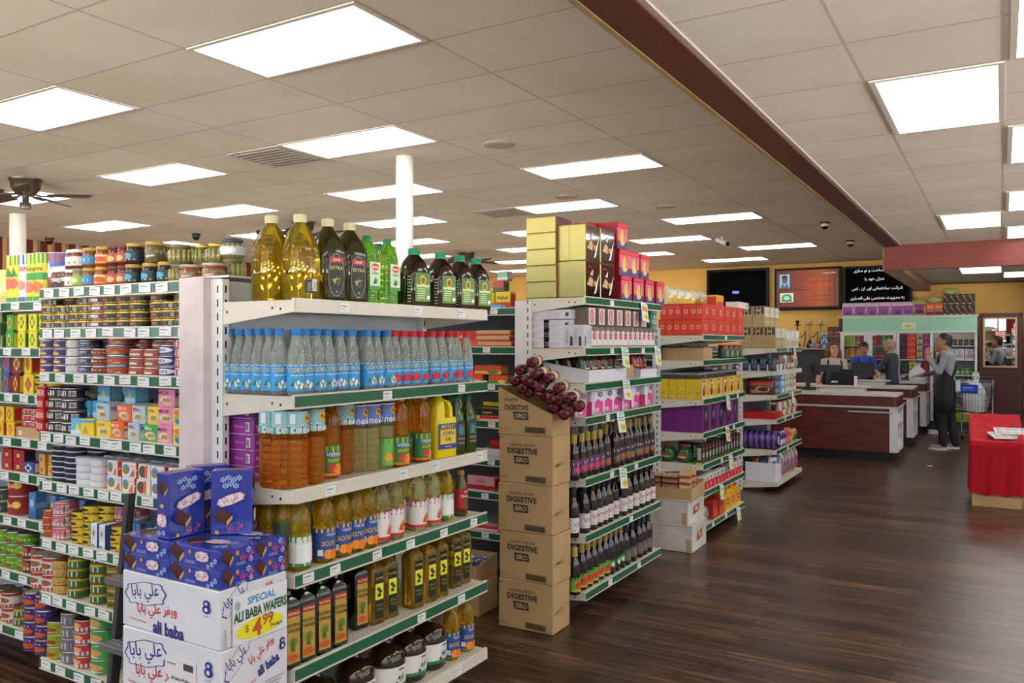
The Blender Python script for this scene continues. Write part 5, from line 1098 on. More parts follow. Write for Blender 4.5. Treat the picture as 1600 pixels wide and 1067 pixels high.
for i, px in enumerate((974, 989, 1005)): E2.put(WF, E2.along(px, .03), .085, Z + .166, f'red wafer carton, second row, {left(i, 3)}', 'carton', rnd.uniform(-.03, .03), 'red wafer cartons')
E2.put(WF, .585, .085, Z + .332, 'red wafer carton alone on top beside the gold tins', 'carton', 0, 'red wafer cartons'); E2.put(WF, .52, .23, Z + .332, 'red wafer carton half hidden behind the gold tins, upper', 'carton'); E2.put(WF, .52, .23, Z + .166, 'red wafer carton half hidden behind the gold tins, lower', 'carton'); E2.put(WF, .52, .23, Z, 'red wafer carton half hidden behind the gold tins, lowest', 'carton')
# white and silver cartons
LY = carton('pasta_carton', .18, .13, .055, 'd0d1d6', [('r', .05, .2, .5, .25, 'a8a8b0'), *[('r', .1, .3 + .12 * i, .6, .34 + .12 * i, 'b0b0b8') for i in range(4)], ('r', .8, .3, .92, .7, '3a3a44')], [('r', .08, .2, .6, .26, 'a8a8b0'), *[('r', .1, .35 + .12 * i, .55, .39 + .12 * i, 'b0b0b8') for i in range(4)], ('r', .78, .25, .93, .75, '3c3c46')], c=.002)
MC = carton('milk_carton', .074, .06, .128, 'dcdad8', [('r', 0, .82, 1, 1, '6a5a52'), ('e', .5, .55, .3, .17, 'c02c34'), ('t', 'CB', .5, .55, .1, 'f4f0f0'), ('r', 0, 0, 1, .12, '8a7a70'), ('p', [(.1, .82), (.5, .72), (.9, .82)], '6a5a52')], [('r', .1, .1, .9, .8, 'c6c6cc')], [('r', .1, .1, .9, .9, '4a4038')], c=.002)
MD = carton('milk_carton', .125, .1, .112, '5a4e46', [('p', [(.2, .1), (.85, .1), (.85, .95), (.2, .95)], 'd8d4d0'), ('e', .52, .52, .22, .38, 'c02c34'), ('e', .52, .52, .14, .28, 'e8e0dc'), ('r', .46, .3, .58, .74, 'b8323a')], [('r', .05, .05, .95, .95, '6a5c52')], [('r', .1, .1, .9, .9, '3a302a')], c=.002)
Z = 1.566
for k in range(4):
    for j in range(2):
        if (k, j) == (3, 1): continue
        E2.put(LY, .08, .33 - .14 * j, Z + .0555 * k, f'flat silver white carton by the near edge, {upn(k, 4 - j)} of the {("rear", "front")[j]} pile', 'carton', R(90), 'flat silver cartons')
E2.put(LY, .075, .185, Z + .17, 'flat silver white carton laid across the top of its pile', 'carton', R(90))
GRYB = carton('grey_carton', .1, .07, .135, 'c2c3c9', [('r', .15, .1, .3, .5, '3a3a44'), ('r', .5, .2, .8, .8, 'b0b0b8')], [('r', .55, .1, .8, .5, '2f2f38'), ('r', .15, .2, .4, .8, 'a8a8b2')])
for j in range(2): E2.put(GRYB, .06, .105 - .075 * j, Z, f'upright silver grey carton by the near edge, {("rear", "front")[j]} one', 'carton', 0, 'upright grey cartons')
for i in range(13): E2.put(MC, .155 + .079 * i, .035, Z, f'small white carton with red oval, front row, {left(i, 13)}', 'carton', rnd.uniform(-.05, .05), 'small white cartons with red oval')
for i in range(7): E2.put(MD, .125 + .135 * i, .065, Z + .129, f'brown and white carton with tall red oval, {left(i, 7)} on the upper tier', 'carton', rnd.uniform(-.03, .03), 'brown cartons with red oval')
_TC = can('teal_can', .038, .085, '2f7a78', [('r', .1, .3, .9, .6, 'd8d8d4'), ('r', 0, 0, 1, .2, 'c8ccc8')])
for k in range(3): E2.put(_TC, 1.175, .05, Z + .0855 * k, f'teal and white can at the far shelf end, {upn(k, 3)} one', 'can', 0, 'teal cans')
# coffee bags in white trays
def tray(name, w, d, hf, hb, m):
    q = MB(); t = .004
    q.box(-w/2, w/2, -d/2, d/2, 0, .004, m); q.box(-w/2, w/2, -d/2, -d/2 + t, .004, hf, m); q.box(-w/2, w/2, d/2 - t, d/2, .004, hb, m)
    for x in (-w/2, w/2 - t):
        a = [(x, -d/2 + t, .004), (x, d/2 - t, .004), (x, d/2 - t, hb), (x, -d/2 + t, hf)]; b = [(p[0] + t, p[1], p[2]) for p in a]
        q.add(a + b, [(3, 2, 1, 0), (4, 5, 6, 7), (2, 3, 7, 6), (0, 4, 7, 3)], m)
    return Spec(name, q.mesh(name), (w, d, hf))
def dbag(c, c2, c3): return bag('coffee_bag', .1, .07, .16, mat(c, .2, coat=.5), [('r', .12, .1, .88, .35, c2), ('e', .5, .7, .22, .12, c3), ('r', .2, .45, .8, .52, 'c8b078')])
BGR, BDK, BRD = dbag('1c4a30', '3a2416', '9a2c2c'), dbag('2a1c16', '1c4a30', 'b83a34'), dbag('a01c22', 'c8383a', 'e0c8b0')
Z = 1.36
E2.put(tray('display_tray', .56, .3, .075, .12, WCARD), .36, .165, Z, 'long white cardboard tray of green coffee bags', 'tray'); E2.put(tray('display_tray', .3, .2, .06, .1, WCARD), 1.03, .11, Z, 'short white cardboard tray of red coffee bags', 'tray')
E2.put(carton('brown_carton', .14, .2, .09, CARD), .745, .14, Z, 'small brown carton between the white coffee trays', 'carton')
for i in range(5):
    for j in range(3): E2.put((BGR, BDK)[(i * 2 + j) % 3 == 1], .145 + .107 * i, .085 + .085 * j, Z + .006, f'{("green", "dark")[(i * 2 + j) % 3 == 1]} foil coffee bag in the long tray, {ordn(i)} of the {("front", "middle", "back")[j]} row', 'bag', rnd.uniform(-.2, .2), 'coffee bags')
for i in range(2): E2.put(BRD, .96 + .13 * i, .1, Z + .006, f'red foil bag in the short white tray, {("left", "right")[i]} one', 'bag', .1, 'red bags')
# tissue packs
TI = carton('tissue_pack', .135, .1, .158, mat('e4e1ea', .3, coat=.2), c=.016, side=[('r', .1, .03, .9, .52, 'd8488e')], front=[('r', .12, .1, .88, .52, 'd8488e'), ('p', [(.12, .5), (.4, .62), (.88, .48), (.88, .4), (.12, .4)], 'd8488e'), ('e', .62, .78, .22, .1, '2f3f8a'), ('t', 'CB', .62, .78, .1, 'f4f4f8'), ('r', .15, .14, .5, .28, 'f0b8d4')])
Z = 1.163
for i, px in enumerate((900, 926, 941, 955, 970, 985, 1006)): E2.put(TI, E2.along(px, .06), .06, Z, f'pink and white tissue pack, {left(i, 7)} on its shelf', 'pack', rnd.uniform(-.1, .1), 'tissue packs')
for i in range(5): E2.put(TI, .1 + .2 * i, .2, Z, f'pink and white tissue pack in the back row, {left(i, 5)}', 'pack', 0, 'tissue packs')
E2.put(carton('brown_carton', .08, .3, .16, CARD, [('r', .1, .1, .9, .9, '9a7c54')]), 1.16, .2, Z, 'tall brown carton at the far end of the tissue shelf', 'carton')
# dark juice and wine bottles
DKB = mat('17100e', .06, coat=.7)
def wine(lab, cap, h=.28, r=.034, cz=.235, body=DKB): return bottle('dark_bottle', [(r * .85, 0), (r, .008), (r, h * .58), (r * .9, h * .66), (r * .5, h * .76), (.0135, h * .82), (.0135, h * .95)], body, (.0155, h * .8, h, cap, None), lab, 18)
V1 = wine([(.03, .12, '5a3a5c', [('r', 0, .1, 1, .5, 'a86a90'), ('e', .5, .35, .2, .2, 'c83a5a'), ('r', .2, .62, .8, .8, 'd0a8b8')])], 'b39a4a', .26, .031); V2 = wine([(.03, .13, '2a2a34', [('e', .5, .3, .3, .22, 'b03a4a'), ('e', .35, .35, .16, .14, '4a7a3a'), ('r', .15, .72, .85, .86, 'd8a0a8')])], '8a7a4a', .285)
V3 = wine([(.03, .115, 'd8d6d4', [('t', 'ViVi', .5, .55, .34, 'b03a4a', 0, .7), ('r', .1, .12, .9, .2, 'a8a0a0')])], '17120f', .285, .034); q = MB(); q.lathe([(.001, .155), (.011, .155)], 'b8a888', 12)
V4 = wine([(.02, .1, '6fa83a', [('e', .5, .45, .28, .3, 'c83a34'), ('r', 0, .8, 1, 1, '2f5a24'), ('r', 0, 0, 1, .12, 'c8a83a')])], 'b89a58', .27, .033); V5 = wine([(.025, .11, '1c2a1e', [('e', .5, .5, .25, .3, '4a8a5a'), ('e', .45, .45, .12, .16, 'd8d8b8')])], 'a08a50', .28, .033); V6 = wine([(.03, .1, '6a6058', [('r', .1, .3, .9, .7, '8a8078')])], '1a2030', .26, .034)
Z = .808
for i, (px, s, d) in enumerate([(897, V1, .05), (909, V1, .05), (918, V1, .06), (929, V1, .04), (937, V1, .05), (948, V2, .04), (960, V2, .05), (968, V2, .06), (977, V2, .06), (985, V2, .04), (992, V2, .06), (999, V2, .04), (1008, V2, .04), (1017, V2, .04)]):
    E2.put(s, E2.along(px, d, 700), d, Z, f'dark juice bottle, {("purple label and gold cap", "fruit label")[s is V2]}, {ordn(i)} from left below the tissue packs', 'bottle', rnd.uniform(-.2, .2), 'dark juice bottles')
Z = .483
for i, (px, d) in enumerate([(896, .05), (913, .05), (925, .05), (934, .05), (942, .05), (950, .05), (959, .06), (972, .05), (981, .05), (991, .05), (1001, .045), (1009, .045), (1017, .045)]):
    E2.put(V3, E2.along(px, d, 780), d, Z, f'black bottle with white label, {ordn(i)} from left on the shelf above the base', 'bottle', rnd.uniform(-.2, .3), 'black bottles with white label')
Z = .153
for i, (px, s, d) in enumerate([(898, V4, .05), (909, V4, .055), (918, V4, .055), (927, V4, .055), (936, V4, .06), (945, V4, .06), (953, V5, .05), (961, V5, .05), (969, V5, .05), (977, V6, .05), (987, V6, .05), (997, V6, .05), (1004, V6, .05), (1012, V6, .05)]):
    E2.put(s, E2.along(px, d, 870), d, Z, f'{("gold topped bottle with green label", "green labelled dark bottle", "dark bottle with grey label")[(V4, V5, V6).index(s)]}, {ordn(i)} from left on the base shelf', 'bottle', rnd.uniform(-.2, .2), 'bottles on the base shelf')
for z, s, n in ((.808, V2, 8), (.483, V3, 8), (.153, V6, 8)):
    for i in range(n): E2.put(s, .08 + .14 * i, .2, z, f'dark bottle in the shaded back row, {left(i, n)}, shelf {("of juice", "of white labels", "at the base")[(V2, V3, V6).index(s)]}', 'bottle', 0, 'dark bottles behind')

# ================================================================ sweets in the gap behind the oil endcap
def gx(px): return G2.along(px, .05)
def simple(name, w, d, h, c, c2, word=None, wc='f4f4f0', c3=None): return carton(name, w, d, h, c, [('r', 0, .1, 1, .4, c2), *([('t', word, .5, .66, .22, wc)] if word else []), *([('e', .7, .3, .2, .2, c3)] if c3 else [])], [('r', .1, .15, .9, .85, c2)], [('r', .1, .1, .9, .9, c2)])
for px, z, d, sp, lb in [(752, 1.808, .08, simple('candy_carton', .06, .06, .13, '4fae3c', '2f8a34', None), 'bright green carton beside the last dark jug'), (775, 1.808, .06, simple('candy_carton', .11, .05, .028, '5aa0d0', 'c8e0f0', None), 'flat blue and white carton at the gap'),
        (768, 1.808, .14, simple('candy_carton', .09, .07, .11, 'e0c83a', 'e88a3a', None), 'yellow and orange carton by the white post'), (790, 1.808, .13, simple('candy_carton', .11, .07, .11, 'e8cf2c', 'c8402c', 'Nabat', '2a4a2a'), 'yellow carton with dark lettering by the white post'),
        (766, 1.92, .14, simple('candy_carton', .08, .06, .06, 'd88a4a', 'e8d8a0', None), 'orange carton lying on the yellow ones'), (783, 1.92, .13, simple('candy_carton', .08, .07, .065, 'c8504a', '3a7a4a', None), 'red carton lying on the yellow ones'), (789, 1.987, .13, simple('candy_carton', .075, .06, .06, '8fc0a0', 'd8e8dc', None), 'mint green carton topmost above the yellow ones'),
        (690, 1.568, .07, simple('candy_bag', .2, .1, .07, '27408f', 'c88a5a', None), 'blue packet behind the red capped bottles'), (727, 1.568, .1, simple('candy_carton', .26, .1, .105, 'c03a2c', 'd8583a', 'Bourbon', 'f4e0d0'), 'large red orange carton behind the red capped bottles'), (757, 1.568, .08, simple('candy_carton', .04, .1, .09, '8f1c24', '7a141c'), 'dark red upright carton, left'), (765, 1.568, .12, simple('candy_carton', .04, .1, .09, '8f1c24', '7a141c'), 'dark red upright carton, right'),
        (745, 1.338, .08, simple('candy_carton', .14, .08, .055, 'd8502c', '3a8a4a', None, c3='e8c84a'), 'orange red carton with green print, lower left'), (783, 1.338, .08, simple('candy_carton', .14, .08, .055, 'd8502c', '3a8a4a', None, c3='e8c84a'), 'orange red carton with green print, lower right'), (768, 1.395, .09, simple('candy_carton', .2, .09, .06, 'd8502c', 'd8b04a', None, c3='3a8a4a'), 'orange red carton stacked over the lower two'),
        (767, 1.108, .08, simple('coffee_pack', .17, .08, .075, '1c1a14', 'e0c02c', 'Eugenie', 'e8c83a'), 'black and yellow pack on the shelf above the pink wafers'), (775, 1.108 + .076, .09, simple('coffee_pack', .15, .07, .04, 'd8b82c', '2a2a1a'), 'yellow pack lying on the black one'), (768, 1.108, .03, simple('candy_carton', .17, .02, .03, 'c01c2c', 'e0c8c8'), 'thin red carton in front of the black pack'),
        (745, .873, .07, simple('candy_carton', .16, .08, .06, 'a8202c', '2f5aa0'), 'red and blue carton low in the gap'), (783, .934, .08, simple('candy_carton', .12, .08, .06, 'b8242c', '8f1c24'), 'red carton resting on the white tray'), (775, .873, .08, simple('white_tray', .22, .12, .06, 'c8ccd2', 'b8bcc4'), 'low white tray in the gap'),
        (757, .663, .07, simple('wafer_carton', .2, .09, .095, 'd8a0a8', 'a8242c', 'Gofret', 'c02c3c'), 'pink wafer carton with red lettering in the gap'), (760, .413, .08, simple('candy_carton', .22, .08, .035, 'c02c34', 'e0d0d0'), 'flat red carton low in the gap')]:
    G2.put(sp, G2.along(px, d), d, z, lb, 'carton')
for i, px in enumerate((742, 751, 760, 770)): G2.put(simple('candy_carton', .05, .1, .085, '7a1a2c', '4a1420'), gx(px), .15, 1.568, f'dark maroon carton at the shaded back, {left(i, 4)}', 'carton', 0, 'maroon cartons')
TF = simple('flat_carton', .24, .11, .035, 'c8a070', 'b83a34', None)
for i in range(3): G2.put(TF, G2.along(776 + 2 * (i == 0), .07), .07, 1.568 + .0355 * i, f'flat tan carton with red stripe, {upn(i, 3)} of three', 'carton', rnd.uniform(-.06, .06), 'flat tan cartons')
q = carton('fruit_carton', .36, .22, .2, CARD, [], [], [('r', .05, .05, .95, .95, CARDIN)]); put(q, (-2.80, 4.10, 0), 'brown carton on the floor in the gap', 'carton', .03)
tr = tray('cardboard_tray', .34, .24, .09, .12, CARD); put(tr, (-2.80, 4.10, .2015), 'brown cardboard tray of candy on the floor carton', 'tray', .03)
CB1, CB2 = [carton('candy_bar', .09, .05, .03, c, [('r', .1, .2, .7, .8, '6a86c8'), ('r', .75, .2, .95, .8, 'c8a8c8')], [('r', .1, .2, .9, .8, c2)], [('r', .1, .2, .6, .8, c2), ('r', .65, .3, .9, .7, 'd8d0e0')], c=.008) for c, c2 in (('2c2a6a', '5a7ac0'), ('4a2458', 'a8b4d8'))]
for i in range(30):
    l, r, c_ = i // 9, (i % 9) // 3, i % 3
    put((CB1, CB2)[i % 2], (-2.90 + .1 * c_ + rnd.uniform(-.008, .008), 4.03 + .066 * r, .207 + .032 * l), f'purple or blue candy bar in the floor tray, layer {ordn(l)}, row {ordn(r)}, {ordn(c_)} along', 'candy bar', rnd.uniform(-.12, .12), 'candy bars in the floor tray')

# ================================================================ goods on the third endcap
TE = carton('tea_box', .2, .062, .128, 'd03a22', [('r', .04, .06, .96, .94, 'c8341e'), ('e', .5, .5, .14, .2, 'e8b0a0'), ('e', .5, .5, .08, .12, 'b02c1c'), ('r', .04, .06, .1, .94, 'd8523a'), ('r', .3, .06, .33, .94, 'e8765a'), ('r', .68, .06, .7, .94, 'e8765a')], [('e', .5, .5, .28, .14, 'e0a898'), ('e', .5, .5, .16, .08, 'c8341e'), ('r', 0, .9, 1, 1, 'b82c1a')], [('r', .05, .1, .95, .9, 'b02a1a')], c=.003)
Z = 1.659
for k in range(2):
    for i in range(6): E3.put(TE, .115 + .03 * k, .035 + .0635 * i, Z + .129 * k, f'red tea box, {("lower", "upper")[k]} tier, {ordn(i)} back along the near edge', 'tea box', rnd.uniform(-.03, .03), 'red tea boxes')
    for i in range(5): E3.put(TE, .325 + .204 * i, .035, Z + .129 * k, f'red tea box wrapped in film, {("lower", "upper")[k]} tier, {ordn(i)} along the front', 'tea box', rnd.uniform(-.03, .03), 'red tea boxes')
FBG = bag('noodle_bag', .14, .09, .15, mat('d8cca0', .2, coat=.6), [('r', .15, .1, .85, .4, 'dcb83a'), ('r', .2, .5, .8, .78, 'e4e0d8')])
for i, px in enumerate((1046, 1058, 1070, 1083, 1094)):
    p = on_x(px, 470, -2.38); put(FBG, (-2.38, max(6.52, p.y), Z + .2585), f'film bag of yellow noodles on the red tea boxes, {left(i, 5)}', 'bag', R(75), 'film bags')
SUP = carton('support_carton', .9, .3, .256, CARD); E3.put(SUP, .72, .245, Z, 'brown carton hidden behind the red tea boxes', 'carton')
E3.put(simple('spice_carton', .2, .1, .1, 'd89a3c', 'c03a2c', None, c3='c8302c'), E3.along(1124, .1), .14, Z + .258, 'orange carton with red oval on the red tea boxes', 'carton'); E3.put(carton('white_carton', .36, .12, .06, 'd8d4c8', [('r', .75, .2, .95, .8, 'b8a890')]), E3.along(1152, .1), .1, Z + .258, 'flat cream carton on the red tea boxes', 'carton')
Z = 1.454
E3.put(tray('cardboard_tray', .24, .35, .1, .1, CARD), .2, .2, Z, 'brown tray of silver snack bags under the red tea', 'tray')
SV = bag('snack_bag', .2, .07, .17, mat('8f8f8c', .22, .5), [('r', .2, .2, .7, .5, 'b8b8b4'), ('r', .55, .3, .9, .8, 'e0e0dc')])
for i in range(4): E3.put(SV, (.14, .26)[i % 2], .05 + .085 * (i // 2) * 2, Z + .125 + .002 * (i % 2), f'silver snack bag in the brown tray, {ordn(i)} from the front', 'bag', R(3), 'silver snack bags', rx=R(-86), scale=(.6, 1, 1))
GJ = jar('olive_jar', .045, .125, mat('3a4a2c', .1, coat=.6), 'a8302c', [('e', .5, .5, .2, .4, 'b8c8a8'), ('e', .5, .5, .13, .28, '5a7a4a')], '46583a', .02, (.12, .8))
for i, px in enumerate((1130, 1138, 1146, 1154)): E3.put(GJ, E3.along(px, .06), .06, Z, f'green jar with red lid, {left(i, 4)} under the red tea', 'jar', .1, 'green jars')
for i, (px, c) in enumerate([(1110, '3a302c'), (1124, 'a88a5a'), (1134, 'b8b4ac'), (1146, '6a3a30')]): E3.put(simple('snack_pack', .14, .08, .07, c, 'c8c0b4'), E3.along(px, .12), .12, 1.3535, f'small snack pack on the inner grey shelf, {left(i, 4)}', 'pack', 0, 'snack packs on the grey shelf')
YC = carton('candy_carton', .19, .07, .16, 'd8ba28', [('r', 0, .0, .45, 1, 'd8c8b0'), ('e', .25, .35, .18, .22, '8a2a28'), ('e', .3, .6, .12, .15, 'b85a3a'), ('t', 'G', .72, .3, .2, 'b8402c'), ('r', .1, .86, .4, .96, 'c03a2c')], [('t', 'C', .5, .3, .18, 'b8502c')], [('r', .1, .1, .9, .9, 'c8a824')], c=.003)
Z = 1.138
for i in range(5): E3.put(YC, .11, .045 + .072 * i, Z, f'yellow carton with dark red print, {ordn(i)} back along the near edge', 'carton', 0, 'yellow cartons')
for i, a in enumerate((.32, .52, .72, .92, 1.12)): E3.put(YC, a, .045, Z, f'yellow carton with dark red print, {ordn(i)} along the front', 'carton', rnd.uniform(-.04, .04), 'yellow cartons')
PC = carton('chocolate_carton', .2, .125, .22, '6d2672', [('r', .1, .08, .7, .95, '2a1830'), ('e', .4, .55, .2, .18, '6a5a70'), ('e', .45, .4, .12, .16, '3a2a40'), ('p', [(.2, .6), (.5, .85), (.4, .6)], '8a7a90')], [('r', 0, .96, 1, 1, '7a3a7e')], c=.003)
Z = .867
for i in range(3): E3.put(PC, .137, .07 + .128 * i, Z, f'purple chocolate carton, {ordn(i)} back along the near edge', 'carton', 0, 'purple chocolate cartons')
for i in range(4): E3.put(PC, .35 + .215 * i, .07, Z, f'purple chocolate carton with dark front, {ordn(i)} along the front', 'carton', rnd.uniform(-.04, .04), 'purple chocolate cartons')
RJ = bottle('round_jar', [(.03, 0), (.06, .015), (.075, .055), (.07, .095), (.045, .125), (.035, .135), (.035, .14)], mat('2c5a34', .08, coat=.6), (.04, .138, .158, 'b8342c', None), [(.04, .085, '2f6a3a', [('e', .5, .55, .16, .35, 'c8402c'), ('r', .3, .05, .7, .3, 'c8d8b8')])], 20)
OT = carton('oil_tin', .055, .055, .155, '1e2a1e', [('r', .1, .1, .9, .6, '9a9c94'), ('e', .5, .78, .36, .1, 'b8342c'), ('r', .1, .1, .9, .3, '4a5a3a')], [('r', .2, .2, .8, .85, 'a8aaa0'), ('r', 0, 0, 1, .1, 'a8a02c')], [('e', .5, .5, .3, .3, '6a6a5a')], c=.004)
Z = .613
for i, px in enumerate((1038, 1063)):
    put(RJ, ((-2.385, -2.245)[i], 6.535, Z + .0015), f'round green jar with red cap, {("left", "right")[i]} one', 'jar', -.3, 'round green jars', scale=(.85, .85, .95))
for i in range(13): E3.put(OT, .055 + .089 * i, .04, Z, f'dark green oil tin with pale label, {left(i, 13)}', 'oil tin', rnd.uniform(-.05, .05), 'dark green oil tins')
for i in range(3): E3.put(OT, .2, .12 + .06 * i, Z, f'dark green oil tin in the back rank, {ordn(i)}', 'oil tin', 0, 'dark green oil tins')
TB = carton('tea_packet', .085, .06, .115, 'd8d4d2', [('r', 0, 0, 1, .62, 'c8283c'), ('e', .5, .3, .3, .2, 'e06a6a'), ('r', .3, .72, .7, .9, '6a5a5a')], [('r', .2, .62, .8, .9, '4a4444'), ('r', 0, 0, 1, .5, 'c8283c')], c=.002)
Z = .394
for i in range(12): E3.put(TB, .06 + .1 * i, .035, Z, f'white and red tea packet, {left(i, 12)} on the low shelf', 'tea packet', rnd.uniform(-.05, .05), 'white and red tea packets')
for i in range(5): E3.put(TB, .04, .1 + .062 * i, Z, f'white and red tea packet, {ordn(i)} back along the near edge', 'tea packet', 0, 'white and red tea packets')
YT = carton('tea_carton', .15, .09, .15, 'dca61e', [('e', .5, .55, .3, .2, 'c8302c'), ('t', 'Lipton', .5, .55, .14, 'f4f0e8', 0, .5), ('r', 0, 0, 1, .16, 'e8c83a')], [('r', .1, .2, .9, .8, 'e0b83a')]); YTL = carton('tea_carton', .15, .09, .085, 'dca61e', [('e', .5, .55, .3, .3, 'c8302c')], [('r', .1, .2, .9, .8, 'e0b83a')]); RT = carton('tea_carton', .13, .09, .15, 'b83424', [('r', .1, .15, .9, .5, 'd05a3a')], [('r', .1, .2, .9, .8, 'a82c20')])
Z = .116
E3.put(RT, .38, .06, Z, 'red carton on the base shelf beside the silver bag', 'carton'); E3.put(RT, .55, .06, Z, 'red carton on the base shelf beside the yellow ones', 'carton')
for i in range(3): E3.put(YT, .74 + .17 * i, .06, Z, f'yellow tea carton with red oval on the base shelf, {left(i, 3)}', 'carton', 0, 'yellow tea cartons')
for i in range(2): E3.put(YTL, .85 + .17 * i, .08, Z + .151, f'yellow tea carton lying higher on the base pile, {("left", "right")[i]} one', 'carton', 0, 'yellow tea cartons')
E3.put(bag('snack_bag', .15, .08, .13, mat('a8a8a4', .2, .5)), .18, .06, Z, 'crumpled silver bag on the base shelf', 'bag')
# white fruit cartons on the floor in front
def worn(name, w, d, h, side_dec): return carton(name, w, d, h, mottled('worn_white_card', 'b8b2a6', 'd2cec6', 6, .7), [('r', .0, .93, 1, .97, 'a8a093'), ('r', .4, .6, .47, .64, '8a8274'), ('r', .03, .3, .2, .36, 'a09684'), ('r', .88, 0, .97, .5, 'b09a74')], side_dec, [('r', .04, .04, .96, .96, 'c8c2b4'), ('r', .2, .3, .8, .7, '9a9080')], c=.004)
SD = [('r', .25, .4, .7, .7, 'b8b0a8'), ('p', [(.3, .35), (.65, .4), (.7, .75), (.35, .65)], '9c4a40'), ('e', .5, .55, .1, .1, 'd8a08a')]
put(worn('fruit_carton', .43, .37, .205, SD), (-2.235, 6.21, 0), 'battered white fruit carton on the floor by the third endcap', 'carton', .03)
put(worn('fruit_carton', .41, .36, .19, SD), (-2.25, 6.215, .2055), 'battered white fruit carton, second up, by the third endcap', 'carton', -.02)
put(tray('cardboard_tray', .42, .35, .085, .12, CARD), (-2.24, 6.21, .396), 'brown cardboard tray of wafer packs on the white cartons', 'tray', .02)
WP = carton('wafer_pack', .13, .05, .04, 'a8825a', [('r', 0, .3, 1, .7, '4a2a20')], [('r', 0, .3, 1, .7, '5a3424')], [('r', .1, .1, .9, .9, 'c8a880')], c=.006); WP2 = carton('wafer_pack', .09, .05, .05, 'c0a070', [('r', 0, 0, 1, .3, 'a8302c'), ('r', .1, .45, .9, .8, 'e0c8a0')], [('r', 0, 0, 1, .3, 'a8302c')], [('r', .1, .1, .9, .9, 'd0b080')], c=.006)
for k in range(4):
    for i in range(3):
        for j in range(2): put(WP if i < 2 else WP2, (-2.36 + .14 * i - (.02 if i == 2 else 0), 6.12 + .1 * j, .4025 + (.041 if i < 2 else .051) * k), f'wafer pack in the brown tray, {upn(k, 4)} layer, {ordn(i)} from left, {("front", "back")[j]}', 'wafer pack', rnd.uniform(-.05, .05), 'wafer packs in the tray')

# ================================================================ goods on the farthest endcap
TNC = carton('drink_carton', .22, .13, .225, mottled('tan_print', 'a08c5c', 'b09a68', 4, .5), [('r', .05, .5, .95, .95, 'd8d4cc'), ('e', .3, .75, .08, .1, 'c0b090'), ('e', .7, .75, .08, .1, 'c0b090'), ('r', .05, .1, .95, .35, 'b8a878')], [('r', .1, .62, .3, .98, '3a2a20'), ('r', .4, .62, .6, .98, '3a2a20'), ('r', .7, .62, .9, .98, '3a2a20'), ('e', .2, .8, .06, .05, 'b8503a'), ('e', .5, .8, .06, .05, 'e0e0e0')], [('r', .1, .1, .9, .9, 'c8b88a')], c=.004)
WHP = carton('drink_carton', .22, .13, .2, 'd0ccc2', [('r', .05, .1, .95, .4, 'b0a888'), ('r', .1, .55, .9, .9, 'e4e2de')], [('r', .1, .1, .9, .9, 'c8c4ba')], [('r', .1, .1, .9, .9, 'd8d4cc')], c=.006)
Z = 1.539
for i in range(3): E4.put(TNC, .125, .07 + .132 * i, Z, f'tan drink carton, lower tier, {ordn(i)} back along the near edge', 'carton', 0, 'tan drink cartons')
for i in range(4): E4.put(WHP if i else TNC, .36 + .24 * i, .07, Z, f'pale wrapped drink carton, lower tier, {ordn(i)} along the front', 'carton', rnd.uniform(-.03, .03), 'pale drink cartons')
for i in range(2): E4.put(TNC, .125 + .02, .2 + .132 * i, Z + .226, f'tan drink carton, upper tier, {ordn(i)} along the near edge', 'carton', 0, 'tan drink cartons')
for i in range(2): E4.put(TNC, .37 + .23 * i, .2, Z + .226, f'tan drink carton wrapped in film, upper tier, {ordn(i)} along', 'carton', .02, 'tan drink cartons'); E4.put(TNC, .37 + .23 * i, .26, Z, f'tan drink carton under the film wrapped ones, {ordn(i)}', 'carton', 0, 'tan drink cartons')
Z = 1.291
E4.put(tray('display_tray', .3, .36, .07, .07, WCARD), .19, .2, Z, 'white tray of dark blue jars on the farthest endcap', 'tray')
DBJ = jar('dark_jar', .045, .13, mat('26303c', .12, coat=.6), '2a4a6a', [('e', .5, .5, .2, .3, '8a5a3a')], '3a4a5a')
for i in range(4): E4.put(DBJ, .06, .06 + .095 * i, Z + .005, f'dark blue jar in the white tray, {ordn(i)} back along the near edge', 'jar', 0, 'dark blue jars'); E4.put(DBJ, .18, .06 + .095 * i, Z + .005, f'dark blue jar in the white tray, second rank, {ordn(i)} back', 'jar', 0, 'dark blue jars')
MIX = [bag('sweet_bag', .1, .07, .17, mat(c, .25, coat=.4), [('r', .15, .15, .85, .45, c2), ('e', .5, .68, .25, .14, c3)]) for c, c2, c3 in (('b04a38', 'e0d0c0', 'd8b050'), ('3a6a80', 'd8c8b8', 'c83a34'), ('c8c0b4', 'b8303a', '4a7a9a'), ('8a9a6a', 'e0d8c8', 'c86a3a'))]
for i in range(8): E4.put(MIX[i % 4], .37 + .11 * i, .05, Z, f'coloured sweet bag below the pale cartons, {left(i, 8)}', 'bag', rnd.uniform(-.2, .2), 'sweet bags')
Z = 1.034
BRD2 = bag('bread_bag', .3, .17, .17, mat('5a3020', .3, coat=.3), [('r', .1, .6, .9, .85, 'a83a2c'), ('e', .6, .35, .25, .2, 'd8b88a'), ('r', .15, .1, .5, .3, 'c8a070')])
p = on_y(1199, 600, 9.02); put(BRD2, (p.x - .07, 9.05, Z + .0015), 'brown pack of baked goods with red print facing the entrance', 'bag', 0)
put(bag('bread_bag', .16, .12, .15, mat('7a6a4a', .3, coat=.3), [('r', .1, .5, .9, .8, '3a5a80')]), (p.x - .31, 9.06, Z + .0015), 'small pack with blue print behind the brown one', 'bag', 0)
